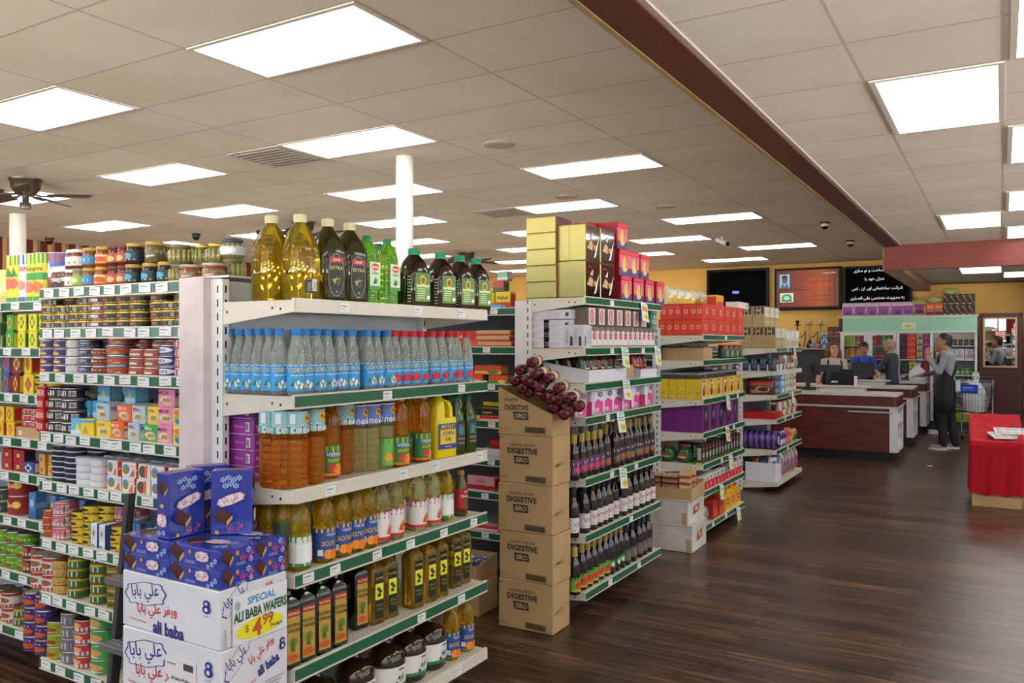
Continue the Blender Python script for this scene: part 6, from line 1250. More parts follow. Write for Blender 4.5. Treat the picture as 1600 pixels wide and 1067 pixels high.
NP = [carton('napkin_pack', .15, .12, .076, c, [('e', .5, .5, .3, .3, 'e8e4e0'), ('r', .1, .1, .9, .25, c2)], [('e', .5, .5, .3, .3, c2)], c=.012) for c, c2 in (('7aa0c8', 'a8c4e0'), ('c8c83a', '8fae4a'), ('d89a70', 'c8503a'))]
for i in range(3):
    for k in range(3): E4.put(NP[i], .36 + .3 * i, .07, Z + .0765 * k, f'{("pale blue", "yellow green", "peach")[i]} napkin pack, {upn(k, 3)} of three', 'pack', rnd.uniform(-.06, .06), 'napkin packs')
for k in range(3):
    for i in range(2): E4.put(NP[0], .52 + .3 * i, .08, Z + .0765 * k, f'pale blue napkin pack between the piles, {("left", "right")[i]}, {upn(k, 3)}', 'pack', rnd.uniform(-.06, .06), 'napkin packs')
Z = .774
E4.put(tray('candy_tray', .26, .35, .075, .075, mat('b01c1c', .4)), .17, .2, Z, 'red tray of candy on the farthest endcap', 'tray')
for i in range(6): E4.put(MIX[(i * 3) % 4], .08 + .08 * (i % 3), .1 + .15 * (i // 3), Z + .01, f'candy pack lying in the red tray, {ordn(i)} one', 'pack', rnd.uniform(0, 3), 'candy packs in the red tray', rx=R(60), scale=(.8, .8, .7))
for i in range(7): E4.put((MIX[2], MIX[0], MIX[2], MIX[3])[i % 4], .36 + .125 * i, .06, Z, f'white and dark snack bag beside the red tray, {left(i, 7)}', 'bag', rnd.uniform(-.2, .2), 'snack bags beside the red tray')
PD = MB(); ax = lambda p: (p[0], p[2], p[1] + .1); mm = mat('4a2a78', .25, coat=.4)
PD.lathe([(.03, -.03), (.094, -.03), (.1, -.024), (.1, .024), (.094, .03), (.03, .03)], mm, 26, axis=ax); PD.lathe([(.1015, -.01), (.1015, .004)], '8a6ab0', 26, axis=ax, cap=False)
k = MB(); k.lathe([(.001, .031), (.08, .031)], '7a56a8', 26, axis=lambda p: (p[0], -p[2], p[1] + .1)); k.lathe([(.03, .032), (.05, .032)], 'c8b8dc', 20, axis=lambda p: (p[0], -p[2], p[1] + .1))
PDS = Spec('round_tin', PD.mesh('round_tin'), (.2, .06, .2), [('printed_lid', k.mesh('printed_lid'))])
Z = .444
for i in range(6): E4.put(PDS, .14, .045 + .062 * i, Z, f'round purple tin standing on edge, {ordn(i)} from the front', 'tin', 0, 'round purple tins')
for i, (c, c2, h) in enumerate([('4a2a78', 'e0d8e4', .17), ('4a2a78', 'c8b8dc', .17), ('b8503a', 'd8a070', .19), ('c85a34', 'e0b080', .18), ('b89a5a', '6a4a2a', .15), ('8a6a3a', '2a2018', .14)]): E4.put(bag('sweet_bag', .13, .08, h, mat(c, .25, coat=.4), [('r', .15, .15, .85, .5, c2)]), .36 + .15 * i, .06, Z, f'{("purple", "purple", "red", "orange", "tan", "brown")[i]} sweet bag beside the round tins, {left(i, 6)}', 'bag', rnd.uniform(-.2, .2), 'sweet bags beside the tins')
Z = .104
p = on_y(1195, 735, 8.99)
put(tray('display_box', .32, .28, .2, .17, WCARD), (p.x - .04, 9.09, Z + .0015), 'white open box of wrapped candy at the foot of the endcap', 'box', 0)
for i in range(6): put(MIX[(i * 5) % 4], (p.x - .13 + .09 * (i % 3), 9.03 + .13 * (i // 3), Z + .1), f'candy bag inside the white box at the foot, {ordn(i)} one', 'bag', rnd.uniform(0, 3), 'candy bags in the white box', rx=R(15))
for i in range(6): E4.put(bag('candy_bag', .15, .1, .26, mat('b8b0b0', .15, .3, coat=.5), [('r', .1, .1, .9, .3, 'b85a50'), ('e', .4, .55, .2, .12, '8a4a90'), ('e', .6, .7, .18, .1, 'd8a0a8')]), .38 + .15 * i, .06, Z, f'shiny bag of wrapped candy on the base shelf, {left(i, 6)}', 'bag', rnd.uniform(-.2, .2), 'shiny candy bags')

# ---------------------------------------------------------------- paper price signs hung on the shelf edges
def sg(col, price, red=False): return sheet('price_sign', .115, .125, [('e', .5, .9, .3, .05, '8ac0d8'), *([('r', .1, .55, .9, .82, 'd8784a')] if red else [('r', .1, .7, .9, .78, '7ab07a'), ('r', .18, .56, .8, .64, '8aba8a')]), ('e', .62, .26, .28, .2, 'e8dc2c'), ('t', price, .6, .26, .2, 'a8742c')])
SGS = [sg(0, '4.99'), sg(0, '3.29'), sg(0, '1.99'), sg(1, '4.99', True)]
for u, px, z, k, lb, ry in [(E2, 1006, 1.86, 3, 'hanging from the gold tin shelf', .12), (E2, 976, 1.566, 1, 'under the white cartons, left of two', .15), (E2, 1027, 1.566, 2, 'under the white cartons, right of two', .18), (E2, 978, 1.36, 0, 'hung under the coffee trays', .12), (E2, 969, 1.162, 1, 'hung under the tissue packs', .05), (E2, 973, .808, 0, 'hung over the white label bottles', .14),
        (E3, 1137, 1.139, 0, 'hung under the yellow cartons', .2), (E3, 1136, .866, 3, 'hung under the purple chocolate', .12), (E3, 1141, .613, 1, 'hung under the oil tins', .02), (E3, 1127, .393, 0, 'hung under the tea packets', .12), (E3, 1153, .116, 2, 'dangling from the base shelf', .1),
        (E4, 1241, 1.54, 1, 'hung under the tan cartons', .12), (E4, 1238, 1.035, 2, 'hung under the napkin packs', .05)]:
    u.put(SGS[k], u.along(px, -.012), -.012, z, f'paper price sign with yellow oval {lb}, {("second", "third", "farthest")[(E2, E3, E4).index(u)]} endcap', 'sign', 0, None, rx=R(-9), ry=ry)

# ================================================================ checkouts
REDW = m_wood('red_brown_counter_wood', '3a1008', '521b0f', '6c2e1a', (1.1, 8, 8), 0.4, 3)
ALU = mat('c8c4ba', .35, .3); CRT = mottled('cream_counter_top', 'c6c0b4', 'd2ccc0', 4, .35)
_g = NT('clear_pane'); _o = [n for n in _g.t.nodes if n.type == 'OUTPUT_MATERIAL'][0]; _m = _g.n('MixShader'); _m.inputs[0].default_value = .07; _gl = _g.n('BsdfGlossy'); _gl.inputs['Roughness'].default_value = .03
_tr = _g.n('BsdfTransparent'); _tr.inputs['Color'].default_value = (.93, .96, .95, 1); _g.l(_tr.outputs[0], _m.inputs[1]); _g.l(_gl.outputs[0], _m.inputs[2]); _g.l(_m.outputs[0], _o.inputs['Surface']); PANE = _g.m
def checkout(xr, y, L, label):
    t = empty('checkout_counter', (xr, y, 0)); tag(t, label, 'counter'); D = .72
    def pb(name, *b, m=REDW, c=0.0): q = MB(); q.box(*b, m, c); return q.obj(name, t)
    pb('toe_kick', -L, -.06, .05, D, 0, .13, m=BLACK); pb('front_panel', -L, -.1, 0, .03, .13, .715, m=REDW); pb('back_panel', -L, -.1, D - .03, D, .13, .86, m=REDW)
    q = MB()                        # upper band with a rounded corner
    for (a, b) in (((-L, 0.0), (-.05, 0.0)), ):
        q.box(-L, -.05, 0.0, .03, .74, .875, REDW)
    n = 8; pts = [(-.05 + .05 * math.sin(i * math.pi / 2 / n), .05 - .05 * math.cos(i * math.pi / 2 / n)) for i in range(n + 1)] + [(0, D)]
    for p, r in zip(pts, pts[1:]): q.add([(p[0], p[1], .74), (r[0], r[1], .74), (r[0], r[1], .875), (p[0], p[1], .875)], [(0, 1, 2, 3)], REDW, True)
    q.obj('upper_band', t)
    q = MB(); q.box(-L, 0, -.012, D, .715, .74, ALU); q.box(0, .012, 0, D, .715, .74, ALU); q.obj('trim_rail', t)
    q = MB(); ol = [(-L, .0)] + pts + [(-L, D)]
    q.add([(a, b, .905) for a, b in ol] + [(a, b, .875) for a, b in ol], [tuple(range(len(ol)))] + [(len(ol) + i, len(ol) + (i + 1) % len(ol), (i + 1) % len(ol), i) for i in range(len(ol))], CRT); q.obj('counter_top', t)
    q = MB(); q.box(-.1, 0, 0, .03, .13, .715, mat('d2d2d0', .4)); q.box(-.1, 0, D - .03, D, .13, .715, mat('d2d2d0', .4)); q.box(-.1, 0, .03, D - .03, .13, .15, mat('d2d2d0', .4)); q.box(-.1, 0, .03, D - .03, .5, .52, mat('d2d2d0', .4)); q.box(-.11, -.1, .03, D - .03, .13, .715, mat('2a2624', .6)); q.obj('end_frame', t)
    q = MB(); q.box(-.62, -.06, -.018, 0, .655, .672, ALU); q.obj('bumper_bar', t)
    q = MB(); q.box(-1.0, -.42, .06, .3, .905, .985, mat('c4c2bc', .35), .006); q.box(-1.06, -.36, .04, .32, .985, 1.0, mat('d2cfc8', .3)); q.obj('belt_housing', t)
    return t
checkout(-1.19, 11.95, 1.9, 'red brown wooden checkout counter with cream top, nearest of three'); checkout(-1.17, 14.0, 1.9, 'red brown wooden checkout counter behind the nearest one'); checkout(-1.14, 16.0, 1.5, 'red brown wooden checkout counter closest to the coolers')
def sack(name, loc, r, h, label, rz=0):
    q = MB(); rings = []; m = mat('dcdde0', .35, trans=.1)
    for k in range(8):
        f = k / 7; rr = r * (1 + .15 * math.sin(f * 3.1)) * (1 - .78 * f ** 3)
        rings.append([(rr * math.cos(a) * (1 + .1 * math.sin(5 * a + k * .7)), rr * .8 * math.sin(a) * (1 + .1 * math.sin(4 * a + k)), h * .8 * f) for a in (2 * math.pi * i / 20 for i in range(20))])
    q.loft(rings, m, True)
    for s in (-1, 1): q.tube([(s * r * .12, 0, h * .74), (s * r * .3, 0, h * .88), (s * r * .22, .01, h), (s * r * .1, .01, h * .93), (s * r * .06, 0, h * .76)], r * .07, m, 6)
    o = q.obj(name, None, loc, rz); tag(o, label, 'bag'); return o
sack('plastic_bag', (-1.31, 16.48, .906), .14, .33, 'knotted white plastic shopping bag on the counter behind the apron man')
for i, (y, z) in enumerate(((12.2, .16), (12.45, .16), (12.25, .53))): sack('plastic_bag', (-1.245, y, z + .001), .05, .17, f'white plastic bag in the open end of the nearest counter, {("lower front", "lower back", "upper")[i]}')
SCR = mat('0a0a0c', .12)
def monitor(loc, rz, w, h, stand, label):
    t = empty('monitor', loc, rz); tag(t, label, 'monitor')
    q = MB(); q.box(-w / 2, w / 2, -.02, .02, stand, stand + h, BLACK, .005); q.obj('housing', t)
    q = MB(); q.box(-w / 2 + .012, w / 2 - .012, -.0215, -.0202, stand + .012, stand + h - .012, SCR); q.obj('screen', t)
    q = MB(); q.box(-.03, .03, .0, .03, .01, stand + .05, BLACK); q.box(-.1, .1, -.08, .08, 0, .012, BLACK, .003); q.obj('stand', t)
for px, Y, z, rz, w, h, st, lb in [(1262, 12.55, .906, 200, .36, .3, .22, 'large black monitor at the checkout next to the farthest endcap'), (1294, 12.5, .906, 190, .38, .1, .27, 'low black register screen in front of the smiling cashier'), (1325, 12.45, .906, 170, .2, .27, .04, 'upright black card terminal screen on the nearest checkout'), (1348, 14.55, .906, 190, .34, .24, .13, 'black monitor on the middle checkout by the cashier in blue')]:
    p = on_y(px, 580, Y); monitor((p.x, Y, z), R(rz), w, h, st, lb)
t = empty('receipt_printer', (on_y(1304, 590, 12.3).x, 12.3, .906)); tag(t, 'small black receipt printer on the nearest checkout', 'printer')
q = MB(); q.box(-.07, .07, -.09, .09, 0, .13, BLACK, .01); q.obj('body', t); q = MB(); q.box(-.04, .04, -.02, .03, .1301, .15, 'e0e0dc'); q.obj('paper', t)
t = empty('scanner_post', (on_y(1337, 580, 12.35).x, 12.35, .906)); tag(t, 'slim white post standing on the nearest checkout', 'post'); q = MB(); q.box(-.02, .02, -.02, .02, 0, .22, 'd0d0ce', .004); q.obj('post', t); q = MB(); q.box(-.05, .05, -.05, .05, 0, .012, 'b8b8b6'); q.obj('foot', t)
for i, (x, y) in enumerate(((-1.52, 12.2), (-1.45, 12.32), (-1.38, 14.2))):
    q = MB(); q.box(-.1, .1, -.07, .07, 0, .006, 'e0dfda'); prints(q, [('r', .1, .2, .6, .3, '8a8a88'), ('r', .1, .5, .8, .6, '8a8a88')], .2, .14, lambda a, b, l: (-.1 + a, -.07 + b, .006 + l)); o = q.obj('paper_sheet', None, (x, y, .906 + .0075 * (i == 1)), .3 * i); tag(o, f'white paper sheet lying on a checkout top, {("nearest counter edge", "over the first sheet", "middle counter")[i]}', 'paper')

# ================================================================ cooler and what stands in and on it
CX0, CX1, CYF, CYB, CH = -2.73, -.39, 17.1, 17.8, 2.10
t = empty('cooler', (CX0, CYF, 0)); tag(t, 'long upright cooler with mint green canopy along the back wall', 'cooler'); CWD = CX1 - CX0; t_cool = t
def cp(name, *b, m=WHITEM, par=None): q = MB(); q.box(*b, m); return q.obj(name, par or t)
MINT = mottled('mint_green_panel', '8fc9a8', '9bd2b2', 2, .4)
cp('back_wall', 0, CWD, .66, .7, 0, CH); cp('side_panel', 0, .04, .02, .66, 0, CH); cp('side_panel', CWD - .04, CWD, .02, .66, 0, CH); cp('base', 0.04, CWD - .04, .05, .66, 0, .14, m=mat('3a3634', .5)); cp('top', -.02, CWD + .02, -.03, .7, CH - .03, CH + .005, m=mat('cfc9bc', .4))
cp('canopy', .05, CWD - .0, -.02, .1, 1.81, CH - .03, m=MINT); cp('canopy_end', -.02, .05, -.02, .1, 1.81, CH - .03, m=BLACK); cp('canopy_trim', -.02, CWD, -.03, .1, 1.785, 1.81)
q = MB(); q.box(1.1, 1.33, -.0215, -.02, 1.86, 1.98, 'd8dcc8'); prints(q, [('e', .5, .4, .3, .28, 'e8dc3a'), ('t', '1.99', .5, .4, .25, '6a7a3a')], .23, .12, lambda x, y, l: (1.1 + x, -.0215 - l, 1.86 + y)); q.obj('price_card', t)
BAYX = [0.0, .51, 1.03, 1.60, CWD]
for x in BAYX[1:-1]: cp('mullion', x - .025, x + .025, 0, .05, .14, 1.785)
SHZ = [.14, .38, .62, .80, 1.00, 1.28, 1.54]
for a, b in zip(BAYX, BAYX[1:]):
    for z in SHZ[1:]:
        if a == 1.03 and z in (1.54, .80): continue
        cp('wire_shelf', a + .045, b - .03, .06, .655, z - .015, z, m=mat('d6d6d2', .4))
for i in (0, 1):
    a, b = BAYX[i], BAYX[i + 1]; q = MB()
    for s in ((a + .03, a + .075, .15, 1.78), (b - .075, b - .03, .15, 1.78), (a + .075, b - .075, .15, .2), (a + .075, b - .075, 1.74, 1.78)): q.box(s[0], s[1], -.02, 0, s[2], s[3], WHITEM)
    d = q.obj('door', t); q = MB(); q.box(a + .075, b - .075, -.012, -.006, .2, 1.74, PANE); q.obj('glass', d); q = MB(); q.box(b - .07, b - .055, -.05, -.02, .8, 1.2, STEEL); q.obj('handle', d)
def cbox(w, h, c, c2, d=.1): return carton('food_carton', w, d, h, c, [('r', .1, .15, .9, .5, c2), ('e', .5, .7, .2, .15, c2)], [('r', .1, .1, .9, .9, c2)], c=.003)
def ccan(c, c2): return can('drink_can', .033, .12, c, [('r', 0, .3, 1, .6, c2)], n=12)
def fill(b, k, items, h=None, rowname=''):
    a, e = BAYX[b] + .06, BAYX[b + 1] - .045; z = SHZ[k]; n = len(items); w = (e - a) / n
    for i, it in enumerate(items):
        lb = f'{it[2]} in the cooler, {("first", "second", "third", "fourth")[b]} bay, {("base", "sixth", "fifth", "fourth", "third", "second", "top")[k]} shelf, {left(i, n)}'
        put(it[0](w * .94, it[1]) if not isinstance(it[0], Spec) else it[0], (CX0 + a + w * (i + .5), CYF + .16, z + .0015), lb, it[3], rnd.uniform(-.04, .04), 'goods in the cooler')
K = lambda c, c2, nm, h=.2: (lambda w, hh: cbox(w, hh, c, c2), h, nm, 'carton')
def KC(c, c2, nm): s = ccan(c, c2); return (s, 0, nm, 'can')
fill(0, 6, [K('c8c83a', '8fae3c', 'lime yellow carton', .19), K('d8d04a', 'a8b83a', 'yellow carton', .2), K('c03a3a', 'e0a0b0', 'pink red carton', .17), K('b82c34', 'd86a6a', 'red carton', .19)]); fill(0, 5, [K('b8823a', 'd8a05a', 'tan carton'), K('d8862c', 'e8b05a', 'orange carton', .22), K('d87a24', 'f0c070', 'orange carton'), K('c88a3a', 'e0b060', 'amber carton')])
fill(0, 4, [K('d88a3c', 'a85a2a', 'brown carton'), K('b85a2c', 'e0b070', 'rust carton'), K('c8a040', 'e8d080', 'yellow carton')]); fill(0, 3, [K('8a3a2c', 'c88a5a', 'dark carton', .14), K('a8502c', 'd8a060', 'orange carton', .14), K('8a2c2c', 'd87a5a', 'red carton', .14)])
fill(1, 6, [K('b83040', 'd87a80', 'red carton', .18), K('c8404a', '8a2030', 'red carton', .2), K('4a9a44', '8fc870', 'green carton', .21), K('3f8f4a', 'a8d088', 'green carton', .21), K('d0708a', 'e8b0c0', 'pink carton', .2)]); fill(1, 5, [KC('b83038', 'e0d8d8', 'red and white can') for _ in range(3)] + [KC('a82c34', 'd8a0a0', 'red can'), KC('7a9a5a', 'd8d8c0', 'green can'), KC('4a7a4a', 'c8d0b0', 'green can')])
fill(1, 4, [K('8a3a34', 'c89a6a', 'dark red carton'), K('c87a3a', 'e8c08a', 'orange carton'), K('7a9a4a', 'b8c880', 'green carton')]); fill(1, 3, [K('c8963a', '8a5a2c', 'golden carton', .14), K('b8302c', 'e08a6a', 'red carton', .14), K('d8a83c', 'a8602c', 'yellow carton', .14)])
for c, c2, x, w, nm in (('3a1c34', '5a2c50', 1.075, .14, 'dark purple'), ('c8301f', 'e0604a', 1.225, .16, 'bright red'), ('c8b83a', '3a5a9a', 1.365, .095, 'yellow and blue'), ('8a2a6a', 'b84a90', 1.485, .12, 'magenta')):
    s = cbox(w, .118, c, c2, .12)
    for k in range(4): put(s, (CX0 + x + .03, CYF + .15, 1.2815 + .119 * k), f'{nm} carton in the cooler column, {upn(k, 4)} of four', 'carton', rnd.uniform(-.03, .03), 'carton columns in the cooler')
fill(2, 4, [K('2a2430', '4a4050', 'dark carton', .24), K('b8b83a', '5a8a3a', 'yellow green carton', .24), K('a81c20', 'd04a3a', 'red carton', .22), K('6a1c2c', 'a83a4a', 'maroon carton', .24)]); fill(2, 2, [K('5a1c24', '8a3a40', 'maroon carton', .22), K('7a2028', 'a84048', 'dark red carton', .22), K('3a2a30', '5a4a50', 'dark carton', .22)]); fill(2, 1, [K('c8c0b0', '8a8478', 'pale carton'), K('7a6a3a', 'b8a860', 'olive carton')]); fill(2, 0, [K('b8b030', '6a8a2a', 'yellow carton'), K('8aa03a', 'c8c85a', 'green carton'), K('a8a02c', 'd8d06a', 'yellow carton')])
fill(3, 6, [K('c02c2c', 'e0d0d0', 'red and white carton', .13), K('c02c2c', 'e0d0d0', 'red and white carton', .13)] + [KC('4a2a24', '8a6a5a', 'dark brown can') for _ in range(5)]); fill(3, 5, [K('c8ccd0', 'a0a4aa', 'silver carton', .2), K('b8bcc2', '8a9098', 'silver carton', .21), K('d0d0d2', 'a8a0a0', 'silver carton', .2), K('c0c4c8', '9a8a8a', 'silver carton', .2)])
for k in (4, 3): fill(3, k, [KC('2f7a3a', 'b8d0b0', 'green can') if i % 2 else KC('4a9a44', 'd8e0c8', 'pale green can') for i in range(8)])
fill(3, 2, [K('a82c34', 'd8a0a0', 'red carton', .16), K('6a2a2c', 'a86a60', 'dark carton', .16), K('c8c4bc', '8a8680', 'pale carton', .16)]); fill(3, 1, [K('3a3430', '7a6a5a', 'dark carton'), K('5a4a3a', '9a8a6a', 'brown carton'), K('2a2a34', '5a5a6a', 'black carton')]); fill(3, 0, [K('b8b430', '7a8a2a', 'yellow bottle pack', .18) for _ in range(5)])
for a, b in zip(BAYX, BAYX[1:]): q = MB(); q.box(a + .06, b - .05, .11, .13, 1.79, 1.81, mat('fff6e8', .5, emit=6.0)); q.obj('light_strip', t_cool)  # unseen strips behind the canopy, added to brighten the goods
# bags and boxes on top of the cooler
RB = bag('rice_bag', .235, .14, .27, mat('d8c4d8', .3, coat=.3), [('r', .1, .3, .9, .72, '9a4a9c'), ('p', [(.12, .7), (.5, .6), (.88, .72), (.88, .62), (.5, .5), (.12, .6)], 'd86a9a'), ('e', .45, .55, .28, .12, 'c8405a'), ('r', .06, .08, .94, .3, '7a6ab0'), ('e', .55, .25, .16, .09, '2a2030'), ('r', .06, .04, .94, .1, 'b8c870')])
for i, px in enumerate((1325.5, 1344, 1363, 1382, 1402, 1419.5)): put(RB, (on_y(px, 480, 17.3).x, 17.3, CH + .006), f'purple and white rice bag on top of the cooler, {left(i, 6)}', 'bag', rnd.uniform(-.1, .1), 'purple rice bags')
RG = bag('rice_bag', .26, .15, .3, mat('a8b070', .3, coat=.3), [('r', .08, .1, .92, .72, '7a3a6a'), ('e', .5, .5, .25, .14, 'c84a7a'), ('e', .55, .25, .16, .09, '2a2030')])
put(RG, (on_y(1437, 480, 17.3).x, 17.3, CH + .006), 'taller rice bag with yellow green top beside the orange packs', 'bag', .05)
OP = carton('bean_pack', .155, .12, .24, 'c8502c', [('r', .1, .05, .9, .45, '5a2a1c'), ('r', .15, .55, .85, .8, 'e0883a'), ('t', 'XUAN', .5, .36, .12, 'e8c0a0')], [('r', .1, .1, .9, .9, 'a83c20')], c=.012)
for i, px in enumerate((1454, 1467)): put(OP, (on_y(px, 480, 17.3).x, 17.3, CH + .0065), f'orange and brown pack on top of the cooler, {("left", "right")[i]} one', 'pack', 0, 'orange packs on the cooler')
FL = bag('rice_bag', .15, .3, .11, mat('9aa05a', .3, coat=.3), [('r', .1, .2, .9, .7, 'c8c88a')])
put(FL, (on_y(1460, 480, 17.3).x, 17.3, CH + .248), 'green bag lying across the orange packs', 'bag', R(90)); put(FL, (on_y(1485, 480, 17.3).x, 17.3, CH + .402), 'green bag lying across the black and yellow boxes', 'bag', R(90))
BY = carton('pasta_carton', .112, .12, .196, '15120e', [('p', [(.05, .95), (.35, .6), (.45, .5), (.3, .62)], 'd8a82c'), ('p', [(.1, .9), (.5, .55), (.75, .15), (.9, .1), (.6, .5), (.3, .85)], 'd8a028'), ('e', .75, .3, .15, .12, '6a1c2c'), ('r', .1, .05, .5, .12, 'e0c060')], [('r', .1, .1, .9, .9, '241c14')], c=.002)
for k in range(2):
    for i in range(5): put(BY, (on_y(1479 + 9.7 * i, 480, 17.3).x, 17.3, CH + .0065 + .197 * k), f'black carton with yellow streak, {("lower", "upper")[k]} row, {left(i, 5)}, on the cooler', 'carton', rnd.uniform(-.02, .02), 'black and yellow cartons')

# ================================================================ wall screens, back counter, mirror door
def tv(x0, x1, z0, z1, label, decs, base):
    w, h = x1 - x0, z1 - z0; t = empty('wall_television', ((x0 + x1) / 2, 17.72, z0)); tag(t, label, 'television')
    q = MB(); q.box(-w / 2, w / 2, -.04, .03, 0, h, mat('0c0c0e', .4, spec=.2), .008); q.obj('bezel', t)
    q = MB(); q.box(-w / 2 + .05, w / 2 - .05, -.0425, -.0405, .07, h - .05, base); prints(q, decs, w - .1, h - .12, lambda x, y, l: (-w / 2 + .05 + x, -.0425 - l * 2, .07 + y)); q.obj('screen', t)
    q = MB(); q.box(-.12, .12, .03, .13, h * .3, h * .7, BLACK); q.obj('wall_bracket', t); return t
GL = lambda c, e: mat(c, .4, emit=e)
tv(-5.59, -4.25, 2.31, 3.19, 'black wall television with a small blue caption, leftmost of three', [('r', .42, .36, .54, .44, GL('2a5ae0', 1.5)), ('r', .44, .39, .52, .41, GL('a8c0ff', 1.5))], mat('030304', .6, spec=.05))
og = [('r', i / 12, 0, (i + 1) / 12, 1, GL(c, .55)) for i, c in enumerate(('5a1e10', '64220f', '702810', '7c2e12', '8a3614', '943c14', '9c4216', 'a24818', 'a85022', 'a04c24', '8a4020', '70341c'))]
tv(-4.13, -2.80, 2.27, 3.15, 'wall television showing an orange notice with a small portrait', og + [('r', .05, .52, .22, .9, GL('8ab8dc', .7)), ('e', .135, .74, .045, .1, GL('6a4a3a', .6)), ('e', .135, .82, .048, .05, GL('2a221e', .5)), ('p', [(.06, .52), (.09, .64), (.18, .64), (.21, .52)], GL('4a6a88', .6)), ('p', [(.12, .64), (.15, .64), (.135, .56)], GL('e0e4e8', .6)),
    ('r', .06, .13, .28, .38, GL('c8dcc8', .7)), ('e', .17, .25, .085, .11, GL('2f8a5a', .6)), ('e', .17, .24, .05, .07, GL('9ad0c8', .7)), ('r', .08, .15, .26, .19, GL('3a6a4a', .5)), ('t', ar('خدمات موسسه'), .86, .9, .05, GL('f0e0d0', .8), 0, .2), ('t', ar('شرکت ساختمانی'), .68, .76, .06, GL('c8502c', .7), 0, .5), ('t', 'ADA.FFF.USSC', .7, .58, .08, GL('d8402c', .8), 0, .56), ('t', ar('مشاوره و ساخت'), .72, .3, .055, GL('5a1810', .4), 0, .45), ('t', ar('تهران و لندن'), .72, .18, .055, GL('5a1810', .4), 0, .45), ('r', .06, .44, .5, .47, GL('6a1c10', .4)), ('r', .06, .48, .42, .5, GL('6a1c10', .4))], mat('4a1a0e', .4, spec=.15))
tv(-2.77, -1.50, 2.33, 3.13, 'black wall television with white Persian writing, beside the soffit', [('t', ar('طراحی، ساخت و نو سازی').replace('ط', ''), .45, .93, .085, GL('e8eaee', 1.0), 0, .7), ('t', ar('منزل خود با'), .46, .68, .085, GL('e8eaee', 1.0), 0, .4), ('t', ar('شرکت ساختمانی ای. ان . اس'), .5, .40, .085, GL('e8eaee', 1.0), 0, .84), ('t', ar('به مدیریت مهندس علی انصاری'), .5, .12, .085, GL('e8eaee', 1.0), 0, .88)], mat('030304', .6, spec=.05))
BCN = mat('241c18', .5)
t = empty('back_counter', (-4.2, 17.15, 0)); tag(t, 'dark back counter with pale top below the wall televisions', 'counter')
for nm, b, m in (('body', (-1.0, 1.42, .03, .6, 0, 1.46), BCN), ('counter_top', (-1.02, 1.44, 0, .62, 1.46, 1.485), mat('c0b090', .5))): q = MB(); q.box(*b, m); q.obj(nm, t)
for k in range(3): q = MB(); q.box(-.95 + .8 * k, -.2 + .8 * k, .01, .03, .1, 1.4, mat('2e2420', .45)); q.obj('door', t)
def hookah(px, label, metal):
    x = on_y(px, 520, 17.4).x; t = empty('hookah', (x, 17.4, 1.486)); tag(t, label, 'hookah')
    q = MB(); q.lathe([(.05, 0), (.065, .02), (.06, .08), (.025, .15), (.02, .18)], mat(('2a2a5a', '1c1c22')[metal], .1, coat=.5), 18); q.obj('vase', t)
    q = MB(); q.lathe([(.016, .18), (.012, .25), (.022, .28), (.012, .31), (.012, .44), (.02, .46)], mat(('2a2622', 'a09a90')[metal], .25, .8), 14); q.obj('stem', t)
    q = MB(); q.lathe([(.012, .455), (.075, .465), (.08, .475)], mat(('3a3632', 'b0aaa0')[metal], .3, .8), 20, cap=False); q.obj('ash_tray', t)
    q = MB(); q.lathe([(.014, .475), (.035, .52), (.042, .56), (.03, .565)], mat(('1c1a18', 'c8c4bc')[metal], .3, .6 * metal), 14); q.obj('bowl', t)
    q = MB(); q.tube([(.02, 0, .2), (.1, 0, .24), (.16, 0, .34), (.15, 0, .16), (.13, -.05, .02)], .009, mat('4a1c1c', .5), 8); q.obj('hose', t)
hookah(1246, 'dark hookah on the back counter, left one', 0); hookah(1265, 'silver hookah with red hose on the back counter', 1); hookah(1282, 'short hookah half hidden beside the silver one', 1)
for i, (c, c2) in enumerate((('2a3a7a', 'd8dce4'), ('d0d4dc', '3a4a8a'), ('2f4a8a', 'b8c4dc'), ('c8ccd4', '2a3a6a'))): put(cbox(.14, .075, c, c2, .14), (on_y(1289, 520, 17.35).x, 17.35, 1.486 + .0755 * i), f'blue and white carton stacked on the back counter, {upn(i, 4)}', 'carton', rnd.uniform(-.04, .04), 'blue cartons on the back counter')
for j in range(2):
    for i in range(6): put(cbox(.125, .07, ('3a2a24', '7a2a24', '2a221e')[(i + j) % 3], ('8a6a4a', 'c0504a', '5a4a3a')[i % 3], .14), (on_y(1299 + 9.5 * j, 520, 17.35).x, 17.35, 1.486 + .0705 * i), f'dark carton in the {("left", "right")[j]} tall pile by the cooler, {upn(i, 6)}', 'carton', rnd.uniform(-.04, .04), 'dark cartons by the cooler')
for i, (px, c) in enumerate(((1277, 'c86a8a'), (1270, '6a8ac8'))):
    q = MB(); q.lathe([(.001, 0), (.05, .005), (.06, .04), (.045, .09), (.001, .1)], mat(c, .4), 14); o = q.obj('cloth_pouch', None, (on_y(px, 540, 17.25).x, 17.25, 1.486)); tag(o, f'{("pink", "blue")[i]} cloth pouch lying on the back counter', 'pouch')
DW = mat('4a2420', .45)
door = empty('door_1', (-.025, 17.15, 0), R(-5.7)); door['kind'] = 'structure'
for nm, b, m in (('leaf', (-.335, .335, 0, .045, 0.0, 2.13), DW), ('upper_border', (-.335, .335, -.008, 0, 2.06, 2.13), mat('542a24', .45)), ('middle_rail', (-.335, .335, -.01, 0, 1.04, 1.09), mat('542a24', .45)), ('stile', (-.335, -.30, -.008, 0, 0, 2.13), mat('542a24', .45)), ('stile', (.28, .335, -.008, 0, 0, 2.13), mat('542a24', .45))): q = MB(); q.box(*b, m); q.obj(nm, door)
